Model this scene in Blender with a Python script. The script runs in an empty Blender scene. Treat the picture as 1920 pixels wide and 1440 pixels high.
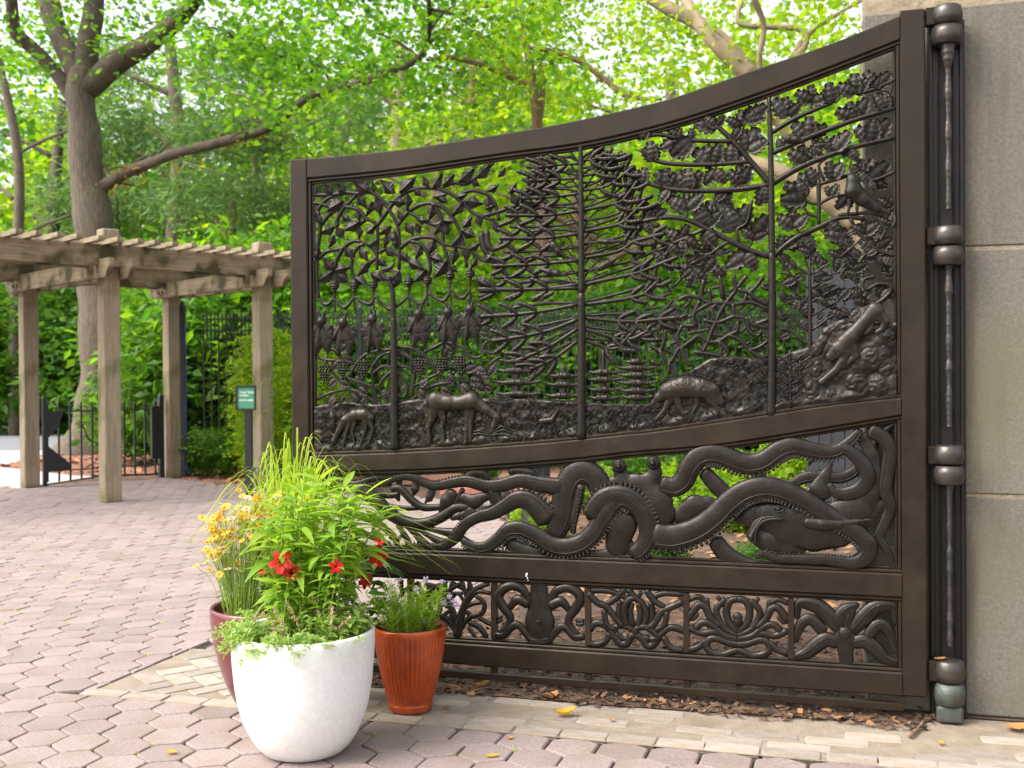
import bpy, bmesh, math, random
import numpy as np
from mathutils import Vector, Matrix

SC = bpy.context.scene
COL = SC.collection
rnd = random.Random(7)
npr = np.random.default_rng(11)

# ------------------------------------------------------------------ camera
FPX, CAMH, PITCH, ROLL = 2080.0, 1.5, math.atan(17 / 2080.0), 0.007
cam = bpy.data.cameras.new('camera'); camo = bpy.data.objects.new('camera', cam); COL.objects.link(camo)
cam.sensor_fit = 'HORIZONTAL'; cam.sensor_width = 36.0; cam.lens = 36.0 * FPX / 1920.0
cam.clip_start = 0.05; cam.clip_end = 2000.0
_c, _s = math.cos(ROLL), math.sin(ROLL)
_fw = Vector((0, math.cos(PITCH), -math.sin(PITCH)))
_dn = Vector((0, -math.sin(PITCH), -math.cos(PITCH)))
_rt = Vector((1, 0, 0))
_X = _c * _rt + _s * _dn; _Yd = -_s * _rt + _c * _dn
M = Matrix.Identity(4)
for i in range(3):
    M[i][0] = _X[i]; M[i][1] = -_Yd[i]; M[i][2] = -_fw[i]
M[2][3] = CAMH
camo.matrix_world = M
cam.dof.use_dof = True; cam.dof.focus_distance = 5.0; cam.dof.aperture_fstop = 3.6
SC.camera = camo

# ------------------------------------------------------------------ sky, sun, exposure
SUNV = Vector((-0.60, -0.28, 0.75)).normalized()
w = bpy.data.worlds.new('World'); SC.world = w; w.use_nodes = True
nt = w.node_tree; bg = nt.nodes['Background']
sky = nt.nodes.new('ShaderNodeTexSky'); sky.sky_type = 'NISHITA'; sky.sun_disc = False
sky.sun_elevation = math.asin(SUNV.z); sky.sun_rotation = math.atan2(SUNV.x, SUNV.y)
sky.air_density = 1.6; sky.dust_density = 4.0; sky.ozone_density = 0.6
hs = nt.nodes.new('ShaderNodeHueSaturation'); hs.inputs['Saturation'].default_value = 0.28   # thin bright cloud
nt.links.new(sky.outputs[0], hs.inputs['Color']); nt.links.new(hs.outputs[0], bg.inputs['Color'])
bg.inputs['Strength'].default_value = 0.15
sl = bpy.data.lights.new('sun', 'SUN'); so = bpy.data.objects.new('sun', sl); COL.objects.link(so)
sl.energy = 1.5; sl.angle = math.radians(40); sl.color = (1.0, 0.965, 0.91)
so.rotation_euler = (-SUNV).to_track_quat('-Z', 'Y').to_euler()
SC.view_settings.view_transform = 'Standard'; SC.view_settings.look = 'None'
SC.view_settings.gamma = 1.0; SC.view_settings.use_curve_mapping = False
SC.view_settings.exposure = 1.38
SC.render.engine = 'CYCLES'
SC.cycles.use_denoising = True; SC.cycles.use_adaptive_sampling = True; SC.cycles.adaptive_threshold = 0.03
SC.cycles.max_bounces = 6; SC.cycles.diffuse_bounces = 4; SC.cycles.glossy_bounces = 2; SC.cycles.transmission_bounces = 4; SC.cycles.transparent_max_bounces = 8
SC.cycles.sample_clamp_indirect = 6.0

# ------------------------------------------------------------------ measuring: a photo pixel as a ray from the camera
def ray(px, py):
    x, y = px - 960.0, py - 720.0
    xr, yr = _c * x - _s * y, _s * x + _c * y
    return Vector((xr, FPX * math.cos(PITCH) - yr * math.sin(PITCH), -(yr * math.cos(PITCH) + FPX * math.sin(PITCH))))
def at(px, py, Y):
    d = ray(px, py); return Vector((0, 0, CAMH)) + d * (Y / d.y)
def gnd(px, py, z=0.0):
    d = ray(px, py); return Vector((0, 0, CAMH)) + d * ((z - CAMH) / d.z)
# the gate's own plane: x along it, y away from the camera, z up
G0 = Vector((-1.11, 5.59, 0)); GA = math.atan2(-0.86, 2.877)
GU = Vector((math.cos(GA), math.sin(GA), 0)); GV = Vector((-math.sin(GA), math.cos(GA), 0))
def gp(px, py, n=0.0):
    d = ray(px, py); C = Vector((0, 0, CAMH))
    t = (n - (C - G0).dot(-GV)) / d.dot(-GV)
    P = C + d * t
    return Vector(((P - G0).dot(GU), -n, P.z))
def gw(s, d, z=0.0):            # gate coordinates (d toward the camera) to world
    return G0 + GU * s - GV * d + Vector((0, 0, z))
def mpp(px, py):
    return abs(gp(px, py + 0.5).z - gp(px, py - 0.5).z)
def zoomer(x0, y0, sc):
    def f(pts):
        return [(x0 + p[0] / sc, y0 + p[1] / sc) + tuple(q / sc for q in p[2:]) for p in pts]
    f.sc = sc
    return f

# ------------------------------------------------------------------ object helpers
def mesh_obj(name, verts, faces, mat, parent=None, smooth=True, link=True):
    me = bpy.data.meshes.new(name)
    if isinstance(verts, np.ndarray) and isinstance(faces, np.ndarray):
        n, m, k = len(verts), len(faces), faces.shape[1]
        me.vertices.add(n); me.vertices.foreach_set('co', verts.astype(np.float32).ravel())
        me.loops.add(m * k); me.loops.foreach_set('vertex_index', faces.astype(np.int32).ravel())
        me.polygons.add(m); me.polygons.foreach_set('loop_start', np.arange(0, m * k, k, dtype=np.int32))
        me.polygons.foreach_set('loop_total', np.full(m, k, dtype=np.int32))
        me.update(calc_edges=True)
    else:
        me.from_pydata([tuple(v) for v in verts], [], [tuple(f) for f in faces]); me.update()
    if smooth and len(me.polygons): me.polygons.foreach_set('use_smooth', [True] * len(me.polygons))
    if mat: me.materials.append(mat)
    o = bpy.data.objects.new(name, me)
    if link: COL.objects.link(o)
    if parent: o.parent = parent
    return o
def tag(o, label=None, cat=None, group=None, kind=None):
    if label: o['label'] = label
    if cat: o['category'] = cat
    if group: o['group'] = group
    if kind: o['kind'] = kind
    return o
def empty(name, loc=(0, 0, 0), rz=0.0, parent=None):
    o = bpy.data.objects.new(name, None); COL.objects.link(o); o.location = loc; o.rotation_euler = (0, 0, rz)
    o.empty_display_size = 0.1
    if parent: o.parent = parent
    return o
def inst(name, me, mat4, parent=None):
    o = bpy.data.objects.new(name, me); COL.objects.link(o)
    if parent: o.parent = parent
    o.matrix_local = mat4
    return o
class MB:
    def __init__(s): s.v = []; s.f = []
    def add(s, v, f):
        b = len(s.v); s.v += [tuple(p) for p in v]; s.f += [tuple(i + b for i in q) for q in f]
    def box(s, c, d, rz=0.0, bev=0.0):
        x, y, z = d[0] / 2, d[1] / 2, d[2] / 2
        bm = bmesh.new(); bmesh.ops.create_cube(bm, size=1.0)
        for v in bm.verts: v.co = Vector((v.co.x * d[0], v.co.y * d[1], v.co.z * d[2]))
        if bev: bmesh.ops.bevel(bm, geom=bm.edges[:], offset=bev, segments=1, affect='EDGES')
        R = Matrix.Rotation(rz, 3, 'Z'); bm.verts.index_update()
        s.add([R @ v.co + Vector(c) for v in bm.verts], [[v.index for v in f.verts] for f in bm.faces]); bm.free()
    def tube(s, *a, **k):
        v, f = tube(*a, **k); s.add(v, f)
    def build(s, name, mat, parent=None, smooth=True): return mesh_obj(name, s.v, s.f, mat, parent, smooth)
def cr(pts, k=5):
    P = [Vector(p) if len(p) == 3 else Vector((p[0], p[1], 0)) for p in pts] if not isinstance(pts[0], Vector) else pts
    out = []
    for i in range(len(P) - 1):
        a, b, c, d = P[max(i - 1, 0)], P[i], P[i + 1], P[min(i + 2, len(P) - 1)]
        for j in range(k):
            t = j / k
            out.append(0.5 * (2 * b + (c - a) * t + (2 * a - 5 * b + 4 * c - d) * t * t + (3 * b - a - 3 * c + d) * t ** 3))
    out.append(P[-1]); return out
def lerp_list(vals, n):
    xs = np.linspace(0, 1, len(vals)); return np.interp(np.linspace(0, 1, n), xs, vals)
def tube(pts, radii, seg=8, flat=1.0, ref=None, k=4, cap=True, wob=None, sq=1.0):
    """A tapered tube through points; ref: a fixed direction for the flat axis."""
    P = cr([Vector(p) for p in pts], k) if k > 1 else [Vector(p) for p in pts]
    n = len(P); R = lerp_list(list(radii) if hasattr(radii, '__len__') else [radii, radii], n)
    if wob is not None: R = R * wob(np.arange(n))
    V = []; F = []
    nr = Vector(ref) if ref is not None else None
    for i in range(n):
        t = (P[min(i + 1, n - 1)] - P[max(i - 1, 0)])
        if t.length < 1e-9: t = Vector((0, 0, 1))
        t.normalize()
        if ref is None:
            if nr is None: nr = t.orthogonal().normalized()
            nr = (nr - t * nr.dot(t)); nr = nr.normalized() if nr.length > 1e-6 else t.orthogonal().normalized()
            up = nr
        else:
            up = Vector(ref); up = (up - t * up.dot(t))
            up = up.normalized() if up.length > 1e-6 else t.orthogonal().normalized()
        sd = t.cross(up)
        for j in range(seg):
            a = 2 * math.pi * j / seg; ca, sa = math.cos(a), math.sin(a)
            if sq != 1.0: ca = math.copysign(abs(ca) ** sq, ca); sa = math.copysign(abs(sa) ** sq, sa)
            V.append(P[i] + sd * (R[i] * ca) + up * (R[i] * flat * sa))
    for i in range(n - 1):
        for j in range(seg):
            F.append((i * seg + j, i * seg + (j + 1) % seg, (i + 1) * seg + (j + 1) % seg, (i + 1) * seg + j))
    if cap:
        for i, e in ((0, -1), (n - 1, 1)):
            t = (P[min(i + 1, n - 1)] - P[max(i - 1, 0)]).normalized()
            V.append(P[i] + t * (e * R[i] * 0.6)); c = len(V) - 1
            for j in range(seg):
                a, b = i * seg + j, i * seg + (j + 1) % seg
                F.append((a, b, c) if e > 0 else (b, a, c))
    return V, F
def lathe(prof, seg=32, flute=None):
    V = []; F = []
    for i, (r, z) in enumerate(prof):
        for j in range(seg):
            a = 2 * math.pi * j / seg
            rr = r * (flute(a, i) if flute else 1.0)
            V.append((rr * math.cos(a), rr * math.sin(a), z))
    for i in range(len(prof) - 1):
        for j in range(seg):
            F.append((i * seg + j, i * seg + (j + 1) % seg, (i + 1) * seg + (j + 1) % seg, (i + 1) * seg + j))
    return V, F
def ball(c, r, u=8, v=5, sx=1, sy=1, sz=1):
    V = [(c[0], c[1], c[2] + r * sz)]; F = []
    for i in range(1, v):
        p = math.pi * i / v
        for j in range(u):
            a = 2 * math.pi * j / u
            V.append((c[0] + r * sx * math.sin(p) * math.cos(a), c[1] + r * sy * math.sin(p) * math.sin(a), c[2] + r * sz * math.cos(p)))
    V.append((c[0], c[1], c[2] - r * sz)); L = len(V) - 1
    for j in range(u): F.append((0, 1 + j, 1 + (j + 1) % u)); F.append((L, L - u + (j + 1) % u, L - u + j))
    for i in range(v - 2):
        for j in range(u):
            a = 1 + i * u
            F.append((a + j, a + u + j, a + u + (j + 1) % u, a + (j + 1) % u))
    return V, F

# ------------------------------------------------------------------ materials
def mat(name, base, rough=0.6, metal=0.0, var=None, vscale=8.0, bump=0.0, bscale=60.0, spec=0.5, coat=0.0,
        rand=0.0, rvar=0.0, streak=None, stain=None, stscale=3.0, stlo=0.5, sthi=0.7, stretch=None, detail=6.0):
    m = bpy.data.materials.new(name); m.use_nodes = True; N = m.node_tree.nodes; L = m.node_tree.links
    b = N['Principled BSDF']; b.inputs['Roughness'].default_value = rough; b.inputs['Metallic'].default_value = metal
    b.inputs['Specular IOR Level'].default_value = spec; b.inputs['Coat Weight'].default_value = coat
    b.inputs['Coat Roughness'].default_value = 0.12
    tc = N.new('ShaderNodeTexCoord'); src = tc.outputs['Object']
    if stretch:
        mp = N.new('ShaderNodeMapping'); mp.inputs['Scale'].default_value = stretch; L.new(src, mp.inputs[0]); src = mp.outputs[0]
    col = N.new('ShaderNodeRGB'); col.outputs[0].default_value = (*base, 1); cur = col.outputs[0]
    if var:
        nz = N.new('ShaderNodeTexNoise'); nz.inputs['Scale'].default_value = vscale; nz.inputs['Detail'].default_value = detail
        nz.inputs['Roughness'].default_value = 0.65; L.new(src, nz.inputs[0])
        rp = N.new('ShaderNodeMapRange'); rp.inputs[1].default_value = 0.35; rp.inputs[2].default_value = 0.65; L.new(nz.outputs[0], rp.inputs[0])
        mx = N.new('ShaderNodeMixRGB'); L.new(rp.outputs[0], mx.inputs[0]); L.new(cur, mx.inputs[1]); mx.inputs[2].default_value = (*var, 1); cur = mx.outputs[0]
    if stain:
        nz = N.new('ShaderNodeTexNoise'); nz.inputs['Scale'].default_value = stscale; nz.inputs['Detail'].default_value = 8; L.new(tc.outputs['Object'], nz.inputs[0])
        rp = N.new('ShaderNodeMapRange'); rp.inputs[1].default_value = stlo; rp.inputs[2].default_value = sthi; L.new(nz.outputs[0], rp.inputs[0])
        mx = N.new('ShaderNodeMixRGB'); L.new(rp.outputs[0], mx.inputs[0]); L.new(cur, mx.inputs[1]); mx.inputs[2].default_value = (*stain, 1); cur = mx.outputs[0]
    if streak:
        mp2 = N.new('ShaderNodeMapping'); mp2.inputs['Scale'].default_value = (5, 5, .45); L.new(tc.outputs['Object'], mp2.inputs[0])
        nz = N.new('ShaderNodeTexNoise'); nz.inputs['Scale'].default_value = 2.2; nz.inputs['Detail'].default_value = 8; L.new(mp2.outputs[0], nz.inputs[0])
        rp = N.new('ShaderNodeMapRange'); rp.inputs[1].default_value = .52; rp.inputs[2].default_value = .75; L.new(nz.outputs[0], rp.inputs[0])
        mx = N.new('ShaderNodeMixRGB'); L.new(rp.outputs[0], mx.inputs[0]); L.new(cur, mx.inputs[1]); mx.inputs[2].default_value = (*streak, 1); cur = mx.outputs[0]
    if rand:
        oi = N.new('ShaderNodeObjectInfo'); ge = N.new('ShaderNodeNewGeometry')
        ad = N.new('ShaderNodeMath'); ad.operation = 'ADD'; L.new(oi.outputs['Random'], ad.inputs[0]); L.new(ge.outputs['Random Per Island'], ad.inputs[1])
        fr = N.new('ShaderNodeMath'); fr.operation = 'FRACT'; L.new(ad.outputs[0], fr.inputs[0])
        rp = N.new('ShaderNodeMapRange'); rp.inputs[3].default_value = 1 - rand; rp.inputs[4].default_value = 1 + rand; L.new(fr.outputs[0], rp.inputs[0])
        hv = N.new('ShaderNodeHueSaturation'); L.new(rp.outputs[0], hv.inputs['Value']); L.new(cur, hv.inputs['Color']); cur = hv.outputs[0]
    L.new(cur, b.inputs['Base Color'])
    if bump:
        nz = N.new('ShaderNodeTexNoise'); nz.inputs['Scale'].default_value = bscale; nz.inputs['Detail'].default_value = 6; L.new(src, nz.inputs[0])
        if rvar:
            n2 = N.new('ShaderNodeTexNoise'); n2.inputs['Scale'].default_value = 11; n2.inputs['Detail'].default_value = 8; L.new(tc.outputs['Object'], n2.inputs[0])
            r2 = N.new('ShaderNodeMapRange'); r2.inputs[1].default_value = .35; r2.inputs[2].default_value = .68; r2.inputs[3].default_value = rough - rvar; r2.inputs[4].default_value = rough + rvar; L.new(n2.outputs[0], r2.inputs[0]); L.new(r2.outputs[0], b.inputs['Roughness'])
        bp = N.new('ShaderNodeBump'); bp.inputs['Strength'].default_value = bump; bp.inputs['Distance'].default_value = 0.01
        L.new(nz.outputs[0], bp.inputs['Height']); L.new(bp.outputs[0], b.inputs['Normal'])
    return m
def leafmat(name, a, b_, trans=0.45, rough=0.55, tint=2.0):
    """Leaves: colour differs from leaf to leaf, light passes through them."""
    m = bpy.data.materials.new(name); m.use_nodes = True; N = m.node_tree.nodes; L = m.node_tree.links
    p = N['Principled BSDF']; out = N['Material Output']; p.inputs['Roughness'].default_value = rough; p.inputs['Specular IOR Level'].default_value = 0.35
    oi = N.new('ShaderNodeObjectInfo'); ge = N.new('ShaderNodeNewGeometry')
    ad = N.new('ShaderNodeMath'); ad.operation = 'ADD'; L.new(oi.outputs['Random'], ad.inputs[0]); L.new(ge.outputs['Random Per Island'], ad.inputs[1])
    fr = N.new('ShaderNodeMath'); fr.operation = 'FRACT'; L.new(ad.outputs[0], fr.inputs[0])
    mx = N.new('ShaderNodeMixRGB'); L.new(fr.outputs[0], mx.inputs[0]); mx.inputs[1].default_value = (*a, 1); mx.inputs[2].default_value = (*b_, 1)
    L.new(mx.outputs[0], p.inputs['Base Color'])
    tr = N.new('ShaderNodeBsdfTranslucent')
    g = N.new('ShaderNodeMixRGB'); g.blend_type = 'MULTIPLY'; g.inputs[0].default_value = 1.0; L.new(mx.outputs[0], g.inputs[1]); g.inputs[2].default_value = (tint * 1.04, tint, tint * 0.45, 1)
    L.new(g.outputs[0], tr.inputs[0])
    ms = N.new('ShaderNodeMixShader'); ms.inputs[0].default_value = trans
    L.new(p.outputs[0], ms.inputs[1]); L.new(tr.outputs[0], ms.inputs[2]); L.new(ms.outputs[0], out.inputs[0])
    return m
MT = {}
MT['bronze'] = mat('bronze', (0.030, 0.0190, 0.0115), 0.40, 0.30, spec=.28, rvar=.12, var=(0.019, 0.014, 0.010), vscale=5, bump=0.10, bscale=90, stain=(0.042, 0.028, 0.016), stscale=2.2, stlo=0.52, sthi=0.8)
MT['bronze_cast'] = mat('bronze_cast', (0.027, 0.0205, 0.0165), 0.33, 0.40, spec=.32, rvar=.13, var=(0.014, 0.011, 0.009), vscale=22, bump=0.16, bscale=120)
MT['bronze_smooth'] = mat('bronze_smooth', (0.032, 0.023, 0.017), 0.33, 0.40, spec=.35, var=(0.036, 0.028, 0.023), vscale=14, bump=0.06, bscale=120)
MT['bronze_dark'] = mat('bronze_dark', (0.009, 0.007, 0.006), 0.42, 0.3, var=(0.016, 0.011, 0.008), vscale=7, bump=0.15)
MT['bronze_worn'] = mat('bronze_worn', (0.070, 0.061, 0.055), 0.34, 0.55, var=(0.06, 0.05, 0.045), vscale=14, bump=0.12)
MT['verdigris'] = mat('verdigris', (0.085, 0.105, 0.088), 0.5, 0.3, var=(0.06, 0.062, 0.055), vscale=10, bump=0.3, stain=(0.06, 0.05, 0.04), stscale=8)
MT['stone'] = mat('stone', (0.200, 0.180, 0.150), 0.9, streak=(0.120, 0.100, 0.076), var=(0.140, 0.122, 0.096), vscale=60, bump=0.8, bscale=180, stain=(0.150, 0.130, 0.080), stscale=1.7, stlo=0.46, sthi=0.70, rand=0.10, detail=4)
MT['mortar'] = mat('mortar', (0.36, 0.29, 0.19), 0.95, var=(0.2, 0.16, 0.11), vscale=30, bump=0.6, bscale=150)
MT['hexpaver'] = mat('hexpaver', (0.318, 0.252, 0.234), 0.85, var=(0.215, 0.163, 0.148), vscale=75, bump=0.35, bscale=240, rand=0.11, stain=(0.225, 0.162, 0.130), stscale=2.6, stlo=0.50, sthi=0.75, detail=3)
MT['brick'] = mat('brick', (0.36, 0.305, 0.26), 0.88, var=(0.27, 0.222, 0.182), vscale=14, bump=0.5, bscale=130, rand=0.2, stain=(0.33, 0.25, 0.16), stscale=5, stlo=.5, sthi=.75)
MT['joint'] = mat('joint', (0.058, 0.042, 0.030), 0.95, var=(0.035, 0.026, 0.020), vscale=28, bump=0.8, bscale=120, stain=(0.13, 0.15, 0.04), stscale=5, stlo=0.62, sthi=0.72)
MT['sandjoint'] = mat('sandjoint', (0.30, 0.245, 0.185), 0.95, var=(0.22, 0.172, 0.125), vscale=9, bump=0.6, bscale=110, stain=(0.20, 0.15, 0.10), stscale=3.0, stlo=0.56, sthi=0.7)
MT['mulch'] = mat('mulch', (0.10, 0.058, 0.036), 0.95, var=(0.05, 0.032, 0.022), vscale=18, bump=1.0, bscale=60, stain=(0.22, 0.11, 0.055), stscale=9)
MT['chip'] = mat('chip', (0.10, 0.056, 0.034), 0.9, rand=0.8)
MT['litter'] = mat('litter', (0.24, 0.115, 0.042), 0.8, rand=0.7)
MT['asphalt'] = mat('asphalt', (0.22, 0.215, 0.24), 0.9, var=(0.18, 0.18, 0.20), vscale=40, bump=0.3)
MT['wood'] = mat('wood', (0.32, 0.255, 0.17), 0.85, var=(0.20, 0.155, 0.10), vscale=5, stretch=(9, 9, 0.7), bump=0.45, bscale=9, stain=(0.12, 0.105, 0.035), stscale=2.6, stlo=0.52, sthi=0.70, rand=0.06)
MT['beam'] = mat('beam', (0.31, 0.245, 0.155), 0.88, var=(0.18, 0.138, 0.080), vscale=3, stretch=(0.7, 8, 8), bump=0.5, bscale=8, stain=(0.055, 0.046, 0.016), stscale=2.9, stlo=0.47, sthi=0.62, rand=0.10)
MT['iron'] = mat('iron', (0.012, 0.013, 0.017), 0.42, 0.0, var=(0.02, 0.02, 0.024), vscale=20)
MT['white_pot'] = mat('white_pot', (0.78, 0.77, 0.76), 0.62, var=(0.70, 0.69, 0.67), vscale=45, bump=0.14, bscale=110, stain=(0.64, 0.61, 0.56), stscale=3.0, stlo=0.56, sthi=0.85)
MT['maroon'] = mat('maroon', (0.155, 0.030, 0.034), 0.30, var=(0.12, 0.022, 0.027), vscale=6, coat=0.6, bump=0.05)
MT['amber'] = mat('amber', (0.42, 0.062, 0.004), 0.28, var=(0.26, 0.030, 0.003), vscale=12, coat=0.3)
MT['soil'] = mat('soil', (0.16, 0.085, 0.05), 0.95, var=(0.07, 0.04, 0.025), vscale=30, bump=1.0, bscale=60)
MT['bark'] = mat('bark', (0.165, 0.128, 0.095), 0.95, var=(0.075, 0.058, 0.044), vscale=6, stretch=(6, 6, 0.8), bump=1.0, bscale=10)
MT['bark_limb'] = mat('bark_limb', (0.115, 0.088, 0.064), 0.95, var=(0.050, 0.038, 0.029), vscale=5, bump=1.0, bscale=14)
MT['bark_red'] = mat('bark_red', (0.25, 0.145, 0.085), 0.95, var=(0.12, 0.075, 0.05), vscale=9, stretch=(3, 3, 1), bump=1.0, bscale=16)
MT['bark_pale'] = mat('bark_pale', (0.33, 0.26, 0.16), 0.9, var=(0.19, 0.14, 0.085), vscale=3.5, bump=0.4, bscale=20)
MT['leaf_lime'] = leafmat('leaf_lime', (0.11, 0.25, 0.014), (0.27, 0.35, 0.02), 0.58)
MT['leaf_mid'] = leafmat('leaf_mid', (0.05, 0.17, 0.014), (0.16, 0.29, 0.018), 0.55)
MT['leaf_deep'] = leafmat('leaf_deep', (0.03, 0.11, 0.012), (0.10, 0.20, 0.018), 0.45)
MT['needle'] = leafmat('needle', (0.13, 0.26, 0.10), (0.22, 0.35, 0.12), 0.5, tint=1.2)
MT['leaf_dark'] = leafmat('leaf_dark', (0.010, 0.04, 0.012), (0.022, 0.065, 0.014), 0.2, rough=0.35)
MT['lance'] = leafmat('lance', (0.15, 0.29, 0.03), (0.29, 0.42, 0.05), 0.45, rough=0.45)
MT['herb'] = leafmat('herb', (0.16, 0.29, 0.05), (0.31, 0.40, 0.12), 0.4)
MT['grassblade'] = leafmat('grassblade', (0.24, 0.38, 0.03), (0.40, 0.50, 0.06), 0.42)
MT['stem'] = mat('stem', (0.22, 0.34, 0.05), 0.6, rand=0.2)
MT['petal_yellow'] = leafmat('petal_yellow', (0.66, 0.34, 0.015), (0.72, 0.52, 0.06), 0.3, tint=1.1)
MT['petal_pink'] = leafmat('petal_pink', (0.75, 0.50, 0.36), (0.80, 0.62, 0.50), 0.3, tint=1.1)
MT['petal_red'] = leafmat('petal_red', (0.55, 0.006, 0.010), (0.62, 0.02, 0.012), 0.25, tint=1.1)
MT['petal_violet'] = leafmat('petal_violet', (0.50, 0.40, 0.66), (0.62, 0.52, 0.74), 0.3, tint=1.0)
MT['flower_eye'] = mat('flower_eye', (0.28, 0.09, 0.012), 0.8)
MT['plume'] = mat('plume', (0.52, 0.30, 0.22), 0.8, rand=0.25)
MT['sign_green'] = mat('sign_green', (0.075, 0.30, 0.165), 0.4)
MT['sign_text'] = mat('sign_text', (0.85, 0.87, 0.85), 0.5)
MT['greyboard'] = mat('greyboard', (0.040, 0.042, 0.049), 0.7, var=(0.026, 0.027, 0.032), vscale=6, stretch=(8, 8, 0.8), bump=0.3, rand=0.12)
MT['redstone'] = mat('redstone', (0.30, 0.115, 0.075), 0.85, var=(0.24, 0.09, 0.06), vscale=12, bump=0.3)
MT['benchstone'] = mat('benchstone', (0.36, 0.27, 0.215), 0.85, var=(0.28, 0.21, 0.165), vscale=12, bump=0.3, stretch=(1, 10, 1))
MT['leaf_fall'] = leafmat('leaf_fall', (0.55, 0.30, 0.02), (0.62, 0.38, 0.05), 0.3, tint=1.1)
MT['leaf_brown'] = mat('leaf_brown', (0.38, 0.17, 0.05), 0.75, rand=0.35)
MT['leaf_red'] = leafmat('leaf_red', (0.26, 0.09, 0.02), (0.34, 0.20, 0.02), 0.35)
# ================================================================== ground
def sheet(name, poly, z, m, nx=1, parent=None):
    return mesh_obj(name, [(p[0], p[1], z) for p in poly], [list(range(len(poly)))], m, parent, smooth=False)
g = sheet('ground', [(-300, -60), (300, -60), (300, 600), (-300, 600)], -0.05, MT['mulch']); tag(g, kind='structure')

# paved court: joint bed, hexagon pavers
court_poly = [(-16, -4), (5, -4), gw(4.6, 0.0)[:2], gw(0.55, -0.02)[:2], (0.10, 9.2), (-0.2, 13.2), (-2.6, 14.4), (-5.1, 16.6), (-6.9, 15.3), (-9.5, 17.0), (-16, 18)]
court = sheet('pavement', court_poly, -0.018, MT['joint']); tag(court, kind='structure')
HS = 0.2054; HT = math.radians(-17.6)
HU = Vector((math.cos(HT), math.sin(HT), 0)) * HS
HV = Vector((math.cos(HT - math.pi / 3), math.sin(HT - math.pi / 3), 0)) * HS
HO = Vector((-2.029, 4.823, 0))
def inside(p, poly):
    c = False; n = len(poly)
    for i in range(n):
        x1, y1 = poly[i][0], poly[i][1]; x2, y2 = poly[i - 1][0], poly[i - 1][1]
        if (y1 > p[1]) != (y2 > p[1]) and p[0] < (x2 - x1) * (p[1] - y1) / (y2 - y1) + x1: c = not c
    return c
def sd(p):   # world -> gate s,d
    q = Vector((p[0], p[1], 0)) - G0; return q.dot(GU), -q.dot(GV)
AP_S0, AP_D0, AP_D1 = -0.80, 0.59, -0.34
def in_apron(p, m=0.0):
    s_, d_ = sd(p); return s_ > AP_S0 + m and AP_D1 + m < d_ < AP_D0 - m
def hex_mesh(v):
    r = random.Random(v * 31 + 5); R = HS / math.sqrt(3) - 0.0062
    V = []; F = []
    ang = [HT + math.pi / 6 + math.pi / 3 * k for k in range(6)]
    pts = []
    for k, a in enumerate(ang):                     # slightly worn corners
        rr = R * (1 - r.uniform(0, 0.018))
        for da in (-0.055, 0.055):
            pts.append((rr * 0.993 * math.cos(a + da * r.uniform(0.6, 1.5)), rr * 0.993 * math.sin(a + da)))
    n = len(pts)
    for sc, z in ((1.0, -0.03), (1.0, -0.008), (0.982, -0.0025), (0.94, 0.0)):
        V += [(x * sc, y * sc, z) for x, y in pts]
    for l in range(3):
        for j in range(n): F.append((l * n + j, l * n + (j + 1) % n, (l + 1) * n + (j + 1) % n, (l + 1) * n + j))
    F.append(tuple(3 * n + j for j in range(n)))
    return V, F
hexv = [hex_mesh(v) for v in range(5)]
hexme = []
for v in range(5):
    o = mesh_obj('hexagon_paver', *hexv[v], MT['hexpaver'], smooth=False, link=False); hexme.append(o.data); bpy.data.objects.remove(o)
cells = []; edge = []
for i in range(-80, 60):
    for j in range(-110, 30):
        c = HO + HU * i + HV * j
        if c.y < 2.6 or c.y > 17 or abs(c.x) > 0.56 * c.y + 0.8: continue
        if not inside(c, court_poly): continue
        if in_apron(c, -0.110):
            edge.append(c); continue
        s_, d_ = sd(c)
        if s_ > 0.35 and d_ < 0.02: 
            if c.x > -0.55: continue
        cells.append(c)
def shown(c):
    dx = c.x / c.y * FPX + 960
    return -40 < dx < 1960 and c.y > 4.18
vis = sorted([c for c in cells if shown(c)], key=lambda c: c.y)
near, far = vis[:290], vis[290:] + [c for c in cells if not shown(c)]
for c in near:
    t = Matrix.Translation((c.x + rnd.uniform(-1, 1) * .0022, c.y + rnd.uniform(-1, 1) * .0022, rnd.uniform(-.0035, .001))) @ \
        Matrix.Rotation(rnd.uniform(-.02, .02) + math.pi / 3 * rnd.randrange(6), 4, 'Z') @ Matrix.Rotation(rnd.uniform(-.012, .012), 4, 'X') @ Matrix.Rotation(rnd.uniform(-.012, .012), 4, 'Y')
    inst('hexagon_paver', hexme[rnd.randrange(5)], t, court)
mb = MB()
for c in far:
    V, F = hexv[rnd.randrange(5)]; a = rnd.uniform(-.02, .02) + math.pi / 3 * rnd.randrange(6); ca, sa = math.cos(a), math.sin(a); dz = rnd.uniform(-.004, .001)
    tx, ty = rnd.uniform(-.014, .014), rnd.uniform(-.014, .014); n12 = 12
    V = V[n12:]; F = [tuple(i - n12 for i in f) for f in F if min(f) >= n12]
    mb.add([(c.x + x * ca - y * sa, c.y + x * sa + y * ca, z + dz + tx * x + ty * y) for x, y, z in V], F)
o = mb.build('hexagon_pavers', MT['hexpaver'], court, smooth=False); o['kind'] = 'stuff'

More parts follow.
